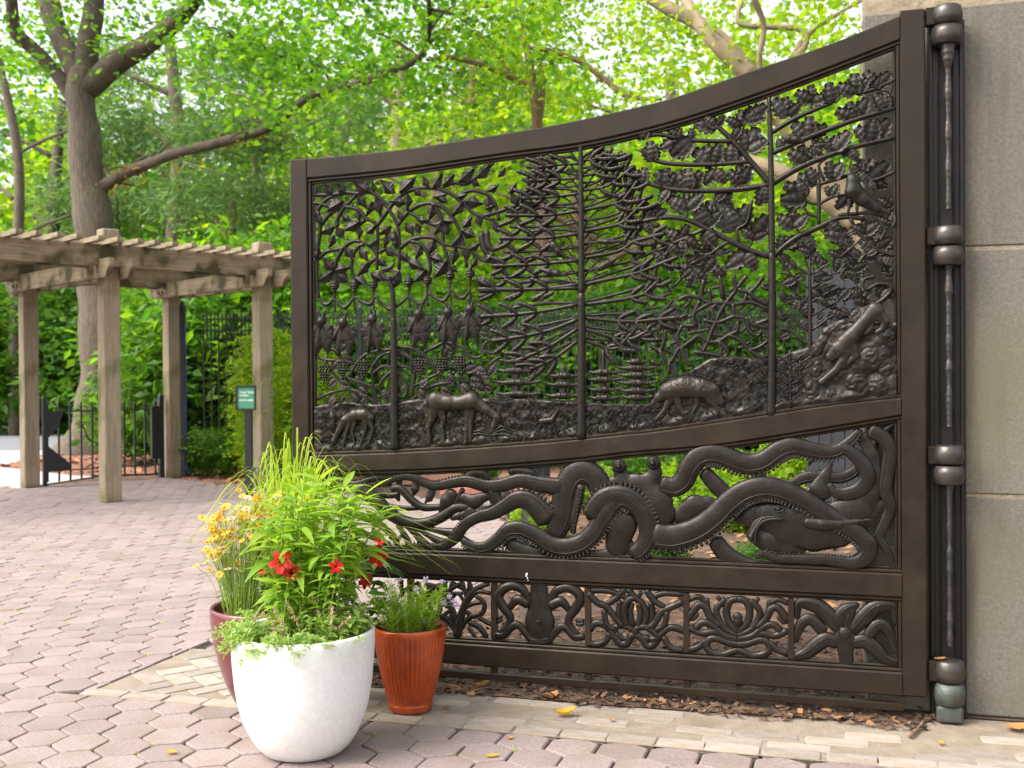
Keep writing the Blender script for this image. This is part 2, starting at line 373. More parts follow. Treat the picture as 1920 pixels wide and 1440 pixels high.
# pavers cut to fit against the apron
def clip(poly, side):
    out = []
    for a, b in zip(poly, poly[1:] + poly[:1]):
        fa, fb = side(a), side(b)
        if fa >= 0: out.append(a)
        if fa * fb < 0: t = fa / (fa - fb); out.append((a[0] + (b[0] - a[0]) * t, a[1] + (b[1] - a[1]) * t))
    return out
for c in edge:
    R = HS / math.sqrt(3) - .0055; hx = [(c.x + R * math.cos(HT + math.pi / 6 + math.pi / 3 * k), c.y + R * math.sin(HT + math.pi / 6 + math.pi / 3 * k)) for k in range(6)]
    s_, d_ = sd(c)
    if s_ < AP_S0 + .11 and d_ < AP_D0: pl = clip(hx, lambda p: AP_S0 - .012 - sd(p)[0])
    elif d_ > AP_D0 - .11: pl = clip(hx, lambda p: sd(p)[1] - AP_D0 - .006)
    elif d_ < AP_D1 + .11 and s_ < .2: pl = clip(hx, lambda p: AP_D1 - .006 - sd(p)[1])
    else: continue
    if len(pl) < 3: continue
    ar = abs(sum(a[0] * b[1] - b[0] * a[1] for a, b in zip(pl, pl[1:] + pl[:1]))) / 2
    if ar < .0025: continue
    mx, my = sum(p[0] for p in pl) / len(pl), sum(p[1] for p in pl) / len(pl); n = len(pl); dz = rnd.uniform(-.004, .0)
    V = [(mx + (p[0] - mx) * q, my + (p[1] - my) * q, z + dz) for q, z in ((1, -.03), (1, -.007), (.94, 0)) for p in pl]
    F = [(l * n + j, l * n + (j + 1) % n, (l + 1) * n + (j + 1) % n, (l + 1) * n + j) for l in range(2) for j in range(n)] + [tuple(2 * n + j for j in range(n))]
    mesh_obj('cut_paver', V, F, MT['hexpaver'], court, smooth=False)
# weeds and moss in the joints
mb = MB()
for k in range(150):
    c = rnd.choice(vis[:900]); a = HT + math.pi / 6 + math.pi / 3 * rnd.randrange(6); R = HS / math.sqrt(3); x0, y0 = c.x + R * math.cos(a), c.y + R * math.sin(a)
    for q in range(rnd.randint(3, 12)):
        b = rnd.uniform(0, 6.28); l = rnd.uniform(.006, .022); ox, oy = rnd.gauss(0, .012), rnd.gauss(0, .012)
        mb.add([(x0 + ox - .003 * math.sin(b), y0 + oy + .003 * math.cos(b), -.012), (x0 + ox + .003 * math.sin(b), y0 + oy - .003 * math.cos(b), -.012), (x0 + ox + l * math.cos(b), y0 + oy + l * math.sin(b), l * .5)], [(0, 1, 2)])
o = mb.build('joint_weeds', MT['grassblade'], court, smooth=False); o['kind'] = 'stuff'
# brick apron along the gate: sandy bed, rows of worn bricks, a herringbone end
apron = sheet('brick_apron', [gw(AP_S0, AP_D0)[:2], gw(4.6, AP_D0)[:2], gw(4.6, AP_D1)[:2], gw(AP_S0, AP_D1)[:2]], -0.006, MT['sandjoint']); tag(apron, kind='structure')
def brick_mesh(L, W, v):
    r = random.Random(v * 7 + 1); V = []; F = []; pts = []
    N = 5
    for a, b, k in (((-L, -W), (L, -W), N), ((L, -W), (L, W), 3), ((L, W), (-L, W), N), ((-L, W), (-L, -W), 3)):
        for q in range(k):
            t = q / k; x, y = (a[0] + (b[0] - a[0]) * t) / 2, (a[1] + (b[1] - a[1]) * t) / 2
            cut = 0.965 if q == 0 else 1.0
            pts.append((x * cut + r.uniform(-.003, .003), y * cut + r.uniform(-.003, .003)))
    n = len(pts)
    for sc, z in ((1.0, -0.02), (1.0, -0.0025), (0.97, 0.0)): V += [(x * sc, y * sc, z) for x, y in pts]
    for l in range(2):
        for j in range(n): F.append((l * n + j, l * n + (j + 1) % n, (l + 1) * n + (j + 1) % n, (l + 1) * n + j))
    F.append(tuple(2 * n + j for j in range(n)))
    return V, F
brme = []
for v in range(4):
    o = mesh_obj('brick', *brick_mesh(0.207, 0.099, v), MT['brick'], smooth=False, link=False); brme.append(o.data); bpy.data.objects.remove(o)
def put_brick(s_, d_, rot, z=0.0, sx=1.0, sy=1.0):
    p = gw(s_, d_, z)
    inst('brick', brme[rnd.randrange(4)], Matrix.Translation(p) @ Matrix.Rotation(GA + rot + rnd.uniform(-.025, .025), 4, 'Z') @ Matrix.Diagonal((sx, sy, 1, 1)), apron)
s_ = -0.72                                            # edging course
while s_ < 4.0:
    L = rnd.uniform(0.9, 1.12); put_brick(s_, AP_D0 - 0.054, 0, 0.0, L, .95); s_ += 0.212 * L
for row in range(4):                                  # mortared courses behind it: many sunk in the bed
    s_ = -0.05 + rnd.uniform(0, .1)
    while s_ < 3.9:
        L = rnd.uniform(0.8, 1.25); z = -0.0062 + rnd.uniform(-.003, .0042)
        put_brick(s_, AP_D0 - 0.150 - row * 0.098, rnd.uniform(-.02, .02), z, L, rnd.uniform(.82, .95)); s_ += 0.225 * L
ca, sa = math.cos(0.62), math.sin(0.62)               # herringbone end
for a in range(-14, 15):
    for b in range(-14, 15):
        k = (a + b) % 4
        if k not in (0, 2): continue
        x, y = (a + 1, b + .5) if k == 0 else (a + .5, b + 1)
        x *= .108; y *= .108
        s2, d2 = -0.42 + x * ca - y * sa, 0.10 + x * sa + y * ca
        if -0.715 < s2 < -0.10 and -0.28 < d2 < AP_D0 - 0.17: put_brick(s2, d2, -0.62 + (0 if k == 0 else math.pi / 2), -0.001, 0.97, 0.95)

# planting bed under and behind the gate
bed_poly = [gw(0.30, 0.125)[:2], gw(0.9, 0.105)[:2], gw(1.6, 0.115)[:2], gw(2.2, 0.085)[:2], gw(2.75, 0.055)[:2], gw(2.98, 0.02)[:2], gw(3.05, -0.12)[:2], gw(4.6, -0.12)[:2], (12, 9), (12, 16), (-0.15, 16), (-0.2, 13.2), (0.10, 9.2), gw(0.42, -0.6)[:2]]
bed = sheet('planting_bed', bed_poly, 0.002, MT['mulch']); tag(bed, kind='structure')
def chips(name, n, area, zf, m, L=(.02, .06), parent=None, dia=False):
    V = np.zeros((n * 4, 3)); F = np.arange(n * 4).reshape(n, 4)
    k = 0
    while k < n:
        p = area()
        if p is None: continue
        l = rnd.uniform(*L); w_ = l * rnd.uniform(.2, .5); a = rnd.uniform(0, 6.3); t = rnd.uniform(-.5, .5); z = zf(p) + rnd.uniform(.003, .02)
        ux, uy, uz = math.cos(a) * l / 2, math.sin(a) * l / 2, t * l / 2
        vx, vy, vz = -math.sin(a) * w_ / 2, math.cos(a) * w_ / 2, rnd.uniform(-.4, .4) * w_
        V[k * 4:k * 4 + 4] = [(p[0] + e * ux + f * vx, p[1] + e * uy + f * vy, z + e * uz + f * vz) for e, f in (((-1, 0), (-.1, -1.5), (1, .1), (.1, 1.5)) if dia else ((-1, -1), (1, -1), (1, 1), (-1, 1)))]
        k += 1
    o = mesh_obj(name, V, F, m, parent, smooth=False); o['kind'] = 'stuff'; return o
def bedarea(s0, s1, d0, d1):
    def f():
        s_, d_ = rnd.uniform(s0, s1), d0 + (d1 - d0) * rnd.random() ** 1.3
        if s_ > 3.0 and d_ > 0.0: return None
        return gw(s_, d_ + 0.025 * math.sin(s_ * 9) * (1 if d_ > 0 else 0))
    return f
c1 = chips('mulch_chips', 4200, bedarea(0.28, 3.05, 0.125, -1.6), lambda p: 0.0, MT['chip'], (.012, .045)); tag(c1, 'brown bark mulch chips lying under and behind the bronze gate', 'mulch')
c2 = chips('fallen_leaves', 380, bedarea(0.3, 3.05, 0.12, -2.2), lambda p: 0.004, MT['litter'], (.02, .06), dia=True); tag(c2, 'dry orange and tan leaf litter on the mulch under the gate', 'leaf litter')
def bedfar():
    p = (rnd.uniform(-0.1, 5.0), rnd.uniform(7.0, 16.0)); return p if inside(p, bed_poly) else None
c3 = chips('leaf_litter', 1900, bedfar, lambda p: 0.004, MT['litter'], (.04, .10), dia=True); tag(c3, 'orange leaf litter spread over the bed far behind the gate', 'leaf litter')

# mulch bed round the oak, far path
obed = sheet('mulch_bed', [(-8.9, 19.2), (-6.8, 17.3), (-5.6, 17.6), (-4.2, 15.2), (-2.7, 14.8), (-2.0, 15.4), (2, 16), (2, 60), (-6, 60), (-8.0, 27), (-9.6, 23.4)], -0.02, mat('oak_mulch', (0.30, 0.135, 0.085), 0.95, var=(0.16, 0.085, 0.055), vscale=9, bump=1.0, bscale=30)); tag(obed, kind='structure')
rd = sheet('path', [(-60, 24), (-9.6, 23.4), (-8.2, 25.5), (-8.2, 27.6), (-12, 29.5), (-60, 36)], -0.03, MT['asphalt']); tag(rd, kind='structure')
apr2 = sheet('path_apron', [(-16, 17.8), (-9.5, 16.8), (-6.9, 15.3), (-6.5, 17.2), (-8.9, 19.2), (-9.6, 23.4), (-30, 25)], -0.028, mat('pale_paving', (0.52, 0.45, 0.42), 0.9, var=(0.46, 0.39, 0.36), vscale=3)); tag(apr2, kind='structure')
def oakbed():
    p = (rnd.uniform(-9, -2), rnd.uniform(15, 24)); return p if inside(p, [(v.co.x, v.co.y) for v in obed.data.vertices]) else None
c4 = chips('bark_mulch', 2500, oakbed, lambda p: -0.02, mat('red_chip', (0.36, 0.15, 0.085), 0.9, rand=0.5), (.05, .14)); tag(c4, 'reddish bark mulch spread round the foot of the oak', 'mulch')
lawn = sheet('lawn', [(-60, 34), (-12, 29.0), (-8.2, 27.9), (-6, 60), (-60, 90)], -0.035, mat('lawn_green', (0.07, 0.12, 0.02), 0.95, var=(0.10, 0.16, 0.03), vscale=4)); tag(lawn, kind='structure')

# ================================================================== stone pier at the hinge side
PD = -0.145
pier = empty('stone_pier', gw(2.9, PD), GA)
tag(pier, 'tall rough grey stone pier at the hinge side of the bronze gate', 'stone pier')
ps0 = gp(1618, 400, PD).x - 2.9; ps1 = 1.35
zs = [0.0, 0.962, 2.036, 3.093, 4.3]
for k in range(4):
    mb = MB(); x0 = ps0 + (0.03 if k == 3 else 0.0) + 0.004
    mb.box(((x0 + ps1) / 2, 0.45, (zs[k] + zs[k + 1]) / 2), (ps1 - x0, 0.9 - (0.05 if k == 3 else 0), zs[k + 1] - zs[k] - 0.010), bev=0.008)
    mb.build('stone_block', MT['stone'], pier, smooth=False)
mb = MB(); mb.box(((ps0 + ps1) / 2, 0.455, 2.13), (ps1 - ps0 - 0.03, 0.896, 4.24)); mb.build('mortar_core', MT['mortar'], pier, smooth=False)

# ================================================================== timber pergola
pd = Vector((0.73, 0.68, 0)).normalized(); pe = Vector((0.68, -0.73, 0)).normalized()       # along, across (towards the camera)
P1 = gnd(47, 912) ; P2 = gnd(192, 938)
P1 = Vector((-6.66, 15.30, 0)); P2 = Vector((-4.87, 13.42, 0)); PL = 2.1
P3 = P1 + pd * PL; P4 = P2 + pd * PL; P0 = P1 - pd * PL * 1.25; P00 = P2 - pd * PL * 1.25
prz = math.atan2(pd.y, pd.x)
perg = empty('timber_pergola', P2, 0); tag(perg, 'weathered timber pergola with square posts and slatted top over the entrance', 'pergola')
def loc(p): return p - P2
def pbox(name, c, d, rz, m, par=perg, bev=0.006):
    mb = MB(); mb.box((0, 0, 0), d, 0, bev); o = mb.build(name, m, par, smooth=False); o.location = c; o.rotation_euler = (0, 0, rz); return o
for p in (P0, P00, P1, P2, P3, P4):
    pbox('post', loc(p) + Vector((0, 0, 1.62 if p is not P2 and p is not P4 else 1.645)), (0.205, 0.205, 3.24 if p is not P2 and p is not P4 else 3.29), prz, MT['wood'], bev=0.012)
def beam(name, a, b, z0, z1, th, m, chop=0.0):
    a, b = loc(a), loc(b); L = (b - a).length; h = z1 - z0
    V = []; F = []
    prof = [(-L / 2, h / 2), (-L / 2, -h / 2 + chop), (-L / 2 + chop * .9, -h / 2), (L / 2 - chop * .9, -h / 2), (L / 2, -h / 2 + chop), (L / 2, h / 2)]
    for y in (-th / 2, th / 2): V += [(x, y, z) for x, z in prof]
    n = len(prof); F = [tuple(range(n)), tuple(reversed(range(n, 2 * n)))] + [(i, i + n, (i + 1) % n + n, (i + 1) % n) for i in range(n)]
    o = mesh_obj(name, V, F, m, perg, smooth=False); o.location = (a + b) / 2 + Vector((0, 0, (z0 + z1) / 2)); o.rotation_euler = (0, 0, math.atan2((b - a).y, (b - a).x)); return o
for q in (P1, P2):
    for sgn in (-1, 1):
        off = pe * (0.145 * sgn)
        beam('long_beam', q + off - pd * 3.9, q + off + pd * (PL + 0.55), 2.83, 3.085, 0.075, MT['beam'])
for q in (P0, P1, P3):
    for sgn in (-1, 1):
        off = pd * (0.135 * sgn); e = q + pe * (P2 - P1).length
        beam('cross_beam', q + off - pe * 0.42, e + off + pe * 0.48, 2.69, 2.905, 0.062, MT['beam'], 0.13)
for k in range(-15, 12):
    t = -0.08 + k * 0.232
    if t > PL + 0.62: break
    a = P1 + pd * t - pe * 0.55; b = P2 + pd * t + pe * 0.55
    o = beam('slat', a, b, 3.0875, 3.145, 0.075, MT['beam'])
    o.rotation_euler.z += rnd.uniform(-.01, .01)
for q in (P1, P2, P3, P4):
    for sg in (-.07, .07):
        for zz in (2.76, 2.85):
            mb = MB(); v, f = lathe([(0.0, 0.03), (0.014, 0.03), (0.018, 0.0), (0.018, -0.01)], 8); mb.add(v, f)
            o = mb.build('bolt', MT['iron'], perg); o.location = loc(q - pd * 0.17 + pe * sg) + Vector((0, 0, zz)); o.rotation_euler = (-math.pi / 2, 0, prz - math.pi / 2)

# ================================================================== iron fences
def picket_mesh(h, w_, spear=0.05):
    mb = MB(); a = w_ / 2
    v = [(-a, -a, 0), (a, -a, 0), (a, a, 0), (-a, a, 0), (-a, -a, h - spear), (a, -a, h - spear), (a, a, h - spear), (-a, a, h - spear), (0, 0, h)]
    f = [(0, 1, 5, 4), (1, 2, 6, 5), (2, 3, 7, 6), (3, 0, 4, 7), (4, 5, 8), (5, 6, 8), (6, 7, 8), (7, 4, 8), (3, 2, 1, 0)]
    o = mesh_obj('picket', v, f, MT['iron'], smooth=False, link=False); me = o.data; bpy.data.objects.remove(o); return me
def iron_fence(name, a, b, h, rails, step, label, pw=0.02, posts=2.4, short=None, cat='fence', z0=0.03):
    root = empty(name, a, math.atan2((b - a).y, (b - a).x)); tag(root, label, cat)
    L = (b - a).length; me = picket_mesh(h, pw); ms = picket_mesh(short, pw) if short else None
    pm = picket_mesh(h + 0.12, 0.055, 0.08)
    n = int(L / step)
    for k in range(n + 1):
        inst('picket', me, Matrix.Translation((k * step, 0, z0)), root)
        if ms: inst('picket', ms, Matrix.Translation((k * step + step / 2, 0, h - short * 1.12)), root)
    for z in rails:
        mb = MB(); mb.box((L / 2, 0, z), (L, 0.042, 0.022)); mb.build('rail', MT['iron'], root, smooth=False)
    if posts:
        k = 1
        while k * posts <= L + .01:
            inst('fence_post', pm, Matrix.Translation((k * posts + 0.055, 0, -0.02)), root); k += 1
    return root
FA = Vector((-4.86, 17.5, 0)); FB = Vector((8.2, 16.7, 0))
iron_fence('iron_fence', FA, FB, 2.55, (0.25, 2.23, 2.41), 0.122, 'tall black iron picket fence running behind the pergola and the bronze gate', posts=2.44, short=0.42)
# low double gate under the pergola
gl = empty('iron_gate', P1 + pe * 0.12 + pd * 0.06, prz + 0.0); 
gA = P1 + pd * 0.18 + pe * 0.0; gB = P3 - pd * 0.16
L1 = (gB - gA).length
gl.location = gA; gl.rotation_euler = (0, 0, math.atan2((gB - gA).y, (gB - gA).x)); tag(gl, 'low black iron gate with gusset plates between the pergola posts', 'gate')
pk = picket_mesh(1.12, 0.024, 0.03)
for k in range(11):
    if abs(k * 0.155 + 0.06 - 0.60 * L1 * 1.5) < 0.0: continue
    inst('picket', pk, Matrix.Translation((0.06 + k * 0.158, 0, 0.05)), gl)
for z in (0.20, 1.03):
    mb = MB(); mb.box((L1 / 2, 0, z), (L1, 0.03, 0.018)); mb.build('rail', MT['iron'], gl, smooth=False)
for x, w_ in ((0.02, .05), (L1 * .60, .075), (L1 * .985, .07)):
    inst('gate_post', picket_mesh(1.28, w_, .06), Matrix.Translation((x, 0, 0.0)), gl)
def plate(name, poly, th, m, par):
    n = len(poly); V = [(x, -th / 2, z) for x, z in poly] + [(x, th / 2, z) for x, z in poly]
    F = [tuple(range(n)), tuple(reversed(range(n, 2 * n)))] + [(i, i + n, (i + 1) % n + n, (i + 1) % n) for i in range(n)]
    return mesh_obj(name, V, F, m, par, smooth=False)
plate('gusset_plate', [(0.06, 1.02), (0.06, 0.66), (0.20, 0.80), (0.28, 1.02)], 0.034, MT['iron'], gl)
plate('gusset_plate', [(0.06, 0.21), (0.36, 0.21), (0.36, 0.30), (0.06, 0.56)], 0.034, MT['iron'], gl)
mb = MB(); mb.box((L1 - 0.10, 0.0, 0.68), (0.16, 0.05, 0.78)); mb.build('lock_panel', MT['iron'], gl, smooth=False)
mb = MB(); mb.tube([(L1 * .36, 0, .62), (L1 * .60, 0, .42)], .012, 6, k=1); mb.tube([(L1 * .36, 0, 0.62), (L1 * .30, 0, .90)], .010, 6, k=1); mb.build('brace', MT['iron'], gl)
# tall post with a cable beside the pergola
tp = empty('fence_end_post', Vector((-4.97, 16.75, 0))); tag(tp, 'tall black square post next to the far pergola post', 'post')
mb = MB(); mb.box((0, 0, 1.27), (0.085, 0.085, 2.54), 0, .006); mb.build('shaft', MT['iron'], tp, smooth=False)
mb = MB(); v, f = lathe([(0.055, 2.54), (0.058, 2.57), (0.03, 2.62), (0, 2.66)], 8); mb.add(v, f); mb.build('cap', MT['iron'], tp)
mb = MB(); mb.tube([(.06, -.05, 2.3), (.065, -.055, 1.5), (.055, -.05, .7), (.07, -.05, .02)], .008, 6); mb.build('cable', mat('cable_blue', (0.03, 0.08, 0.28), .5), tp)

# ------------------------------------------------------------------ sign on a post
sp = gnd(463, 925); sp = at(463, 900, 13.9); sp.z = 0
sg = empty('sign', sp); tag(sg, 'small green entrance sign in a black frame on a dark post', 'sign')
mb = MB(); mb.box((0.02, 0.03, 0.56), (0.085, 0.06, 1.12), 0, .004); mb.build('post', MT['iron'], sg, smooth=False)
sz0, sz1 = at(463, 769, 13.9).z, at(463, 723, 13.9).z; sw = 38 / FPX * 13.9
mb = MB()
for cx, cz, dx, dz in ((0, sz0 + .01, sw, .022), (0, sz1 - .01, sw, .022), (-sw / 2 + .011, (sz0 + sz1) / 2, .022, sz1 - sz0 - .042), (sw / 2 - .011, (sz0 + sz1) / 2, .022, sz1 - sz0 - .042)): mb.box((cx, -.012, cz), (dx, .03, dz))
mb.build('frame', MT['iron'], sg, smooth=False)
mb = MB(); mb.box((0, -.004, (sz0 + sz1) / 2), (sw - .03, .012, sz1 - sz0 - .03)); mb.build('panel', MT['sign_green'], sg, smooth=False)
def text(body, size, x, z):
    cu = bpy.data.curves.new('lettering', 'FONT'); cu.body = body; cu.size = size; cu.extrude = .001; cu.offset = 0.0008
    cu.materials.append(MT['sign_text']); o = bpy.data.objects.new('lettering', cu); COL.objects.link(o); o.parent = sg
    
    dg = bpy.context.evaluated_depsgraph_get(); me = bpy.data.meshes.new_from_object(o.evaluated_get(dg)); bpy.data.objects.remove(o)
    o = bpy.data.objects.new('lettering', me); COL.objects.link(o); o.parent = sg
    o.location = (x, -.0125, z); o.rotation_euler = (math.pi / 2, 0, 0)
hh = sz1 - sz0
text('Timed Ticket', .036, -sw / 2 + .042, sz1 - hh * .31); text('Holders', .036, -sw / 2 + .042, sz1 - hh * .43); text('ENTER HERE', .031, -sw / 2 + .042, sz1 - hh * .63)

# ------------------------------------------------------------------ hoop edging
def hoops(name, pts, label, step=.11, h=.30):
    root = empty(name, pts[0]); tag(root, label, 'edging'); mb = MB(); mb.tube([(-.11, 0, -.03), (-.1, 0, h * .75), (0, 0, h), (.1, 0, h * .75), (.11, 0, -.03)], .007, 6)
    o = mb.build('hoop', MT['iron'], None); me = o.data; bpy.data.objects.remove(o)
    P = cr([Vector(p) for p in pts], 24); acc = 0
    for a, b in zip(P, P[1:]):
        acc += (b - a).length
        if acc > step:
            acc = 0; d = b - a
            inst('hoop', me, Matrix.Translation(b - P[0]) @ Matrix.Rotation(math.atan2(d.y, d.x), 4, 'Z'), root)
    return root
hoops('hoop_edging', [(-.12, 7.6, 0), (.12, 9.0, 0), (-.02, 11.2, 0), (-.2, 13.2, 0)], 'low black wire hoop edging along the mulch bed behind the gate')
hoops('hoop_edging', [(-3.62, 14.9, 0), (-3.2, 14.5, 0), (-2.6, 14.6, 0)], 'low black wire hoop edging beside the sign post')
# ------------------------------------------------------------------ bench behind the gate
bp = at(905, 952, 12.5); bp.z = 0
be = empty('stone_bench', bp, -0.25); tag(be, 'low red stone bench seen through the octopus panel', 'bench')
mb = MB(); mb.box((.05, 0, .20), (1.0, .36, .09), 0, .01); mb.build('seat', MT['redstone'], be, smooth=False)
for x in (-.35, .42):
    mb = MB(); mb.box((x, 0, .075), (.16, .30, .16), 0, .01); mb.build('leg', MT['redstone'], be, smooth=False)
bs = empty('timber_bench', (1.05, 14.2, 0), .35); tag(bs, 'pale slatted bench top seen just under the curved rail of the gate', 'bench')
for k in range(4):
    mb = MB(); mb.box((0, -.2 + k * .125, .46), (1.9, .105, .05), 0, .005); mb.build('slat', MT['benchstone'], bs, smooth=False)
for x in (-.75, .75):
    mb = MB(); mb.box((x, 0, .215), (.09, .46, .43), 0, .005); mb.build('leg', MT['iron'], bs, smooth=False)
# ------------------------------------------------------------------ grey board screen behind the gate
c0 = at(1512, 800, 12.2); scr = empty('board_screen', (c0.x, c0.y, 0), -0.15); tag(scr, 'tall dark grey board screen standing behind the gate near the pier', 'screen')
for k in range(6):
    mb = MB(); mb.box((0.07 + k * .136, rnd.uniform(-.004, .004), 1.32), (.126, .03, 2.64), 0, .004); mb.build('board', MT['greyboard'], scr, smooth=False)
for z in (.4, 2.3):
    mb = MB(); mb.box((.41, .036, z), (.86, .04, .1)); mb.build('batten', MT['greyboard'], scr, smooth=False)
# ================================================================== the bronze gate
gate = empty('bronze_gate', G0, GA); tag(gate, 'large dark bronze gate cast with trees, animals, an octopus and a shark', 'gate')
NRM = (0, -1, 0)
BR, BC = MT['bronze'], MT['bronze_cast']
def resample(pts, n):
    P = cr([Vector((p[0], p[1], 0)) for p in pts], 12)
    L = [0.0]
    for a, b in zip(P, P[1:]): L.append(L[-1] + (b - a).length)
    xs = np.linspace(0, L[-1], n); return [(float(np.interp(t, L, [p.x for p in P])), float(np.interp(t, L, [p.y for p in P]))) for t in xs]
def curve_z(pts):
    """height over the gate's length from pixel points"""
    q = [gp(*p) for p in resample(pts, 60)]; S = [v.x for v in q]; Zz = [v.z for v in q]
    return lambda s: float(np.interp(s, S, Zz))
def rail(name, zt, zb, s0, s1, nf, nb, m, par, bev=0.006, N=40):
    V = []; F = []
    for i in range(N + 1):
        s = s0 + (s1 - s0) * i / N; a, b = zb(s), zt(s); e = bev
        for n_, z in ((nf, a + e), (nf, b - e), (nf - e, b), (nb + e, b), (nb, b - e), (nb, a + e), (nb + e, a), (nf - e, a)): V.append((s, -n_, z))
    for i in range(N):
        for j in range(8): F.append((i * 8 + j, (i + 1) * 8 + j, (i + 1) * 8 + (j + 1) % 8, i * 8 + (j + 1) % 8))
    F.append(tuple(range(8))); F.append(tuple(reversed(range(N * 8, N * 8 + 8))))
    return mesh_obj(name, V, F, m, par, smooth=False)
s_l0, s_l1 = gp(545, 560).x, gp(577, 560).x
s_r0, s_r1 = gp(1690, 700).x, gp(1737, 700).x
topO = curve_z([(545, 299), (650, 291), (773, 277), (927, 253), (1060, 230), (1200, 199), (1267, 181), (1433, 124), (1567, 78), (1686, 29)])
topI = curve_z([(545, 337), (590, 333), (748, 317), (936, 289), (1100, 266), (1267, 226), (1433, 171), (1567, 121), (1692, 72)])
midT = curve_z([(545, 856), (620, 853), (760, 848), (911, 839), (1040, 829), (1174, 815), (1220, 811), (1435, 779), (1560, 760), (1700, 745)])
midB = curve_z([(545, 886), (620, 885), (824, 879), (1057, 862), (1180, 848), (1344, 834), (1519, 807), (1695, 778)])
zA1 = gp(1140, 1053).z; zA0 = gp(1690, 1121).z; zB1 = gp(1690, 1262).z; zB0 = (gp(825, 1244).z + gp(1690, 1306).z) / 2
K = lambda z: (lambda s: z)
NF, NB = 0.0, -0.062
def stile(name, s0, s1, z0, z1):
    mb = MB(); mb.box(((s0 + s1) / 2, (-NF - NB) / 2, (z0 + z1) / 2), (s1 - s0, NF - NB, z1 - z0), 0, .006); return mb.build(name, BR, gate, smooth=False)
zLT = topO(s_l0) + 0.0
stile('stile', s_l0, s_l1, zB0 + .002, zLT)
stile('stile', s_r0, s_r1, zB0 + .002, gp(1712, 17).z)
rail('top_rail', topO, topI, s_l1 + .0015, s_r0 - .0015, NF - .0012, NB + .0012, BR, gate)
rail('curved_rail', midT, midB, s_l1 + .0015, s_r0 - .0015, NF - .0012, NB + .0012, BR, gate)
rail('middle_rail', K(zA1), K(zA0), s_l1 + .0015, s_r0 - .0015, NF - .0012, NB + .0012, BR, gate)
rail('bottom_rail', K(zB1), K(zB0), s_l1 + .0015, s_r0 - .0015, NF - .0012, NB + .0012, BR, gate)
zc0, zc1 = gp(1690, 1336).z, gp(1690, 1321).z
rail('foot_bar', K(zc1), K(zc0), s_l1 + .02, s_r0 + .003, -.012, -.045, BR, gate, .003)
for px in (923, 1101, 1286, 1483, 1690, 760, 620):
    s = gp(px, 1200).x; mb = MB(); mb.box((s, .0285, (zc1 + zB0) / 2), (.028, .03, zB0 - zc1 - .001)); mb.build('foot_strut', BR, gate, smooth=False)
# stepped mouldings inside each opening
def mould(zt, zb, name='moulding'):
    for w0, w1, nf, nb in ((0.0, .016, -.010, -.050), (.016, .028, -.020, -.045)):
        rail(name, lambda s, w0=w0: zt(s) - w0 - .0005, lambda s, w1=w1: zt(s) - w1, s_l1 + w0 + .001, s_r0 - w0 - .001, nf, nb, BR, gate, .004)
        rail(name, lambda s, w1=w1: zb(s) + w1, lambda s, w0=w0: zb(s) + w0 + .0005, s_l1 + w0 + .001, s_r0 - w0 - .001, nf, nb, BR, gate, .004)
        for a, b in ((s_l1 + w0 + .0005, s_l1 + w1), (s_r0 - w1, s_r0 - w0 - .0005)):
            z0, z1 = zb((a + b) / 2) + w1 + .001, zt((a + b) / 2) - w1 - .001
            mb = MB(); mb.box(((a + b) / 2, (-nf - nb) / 2, (z0 + z1) / 2), (b - a, nf - nb - .001, z1 - z0), 0, .004); mb.build(name, BR, gate, smooth=False)
mould(topI, midT); mould(midB, K(zA1)); mould(K(zA0), K(zB1))

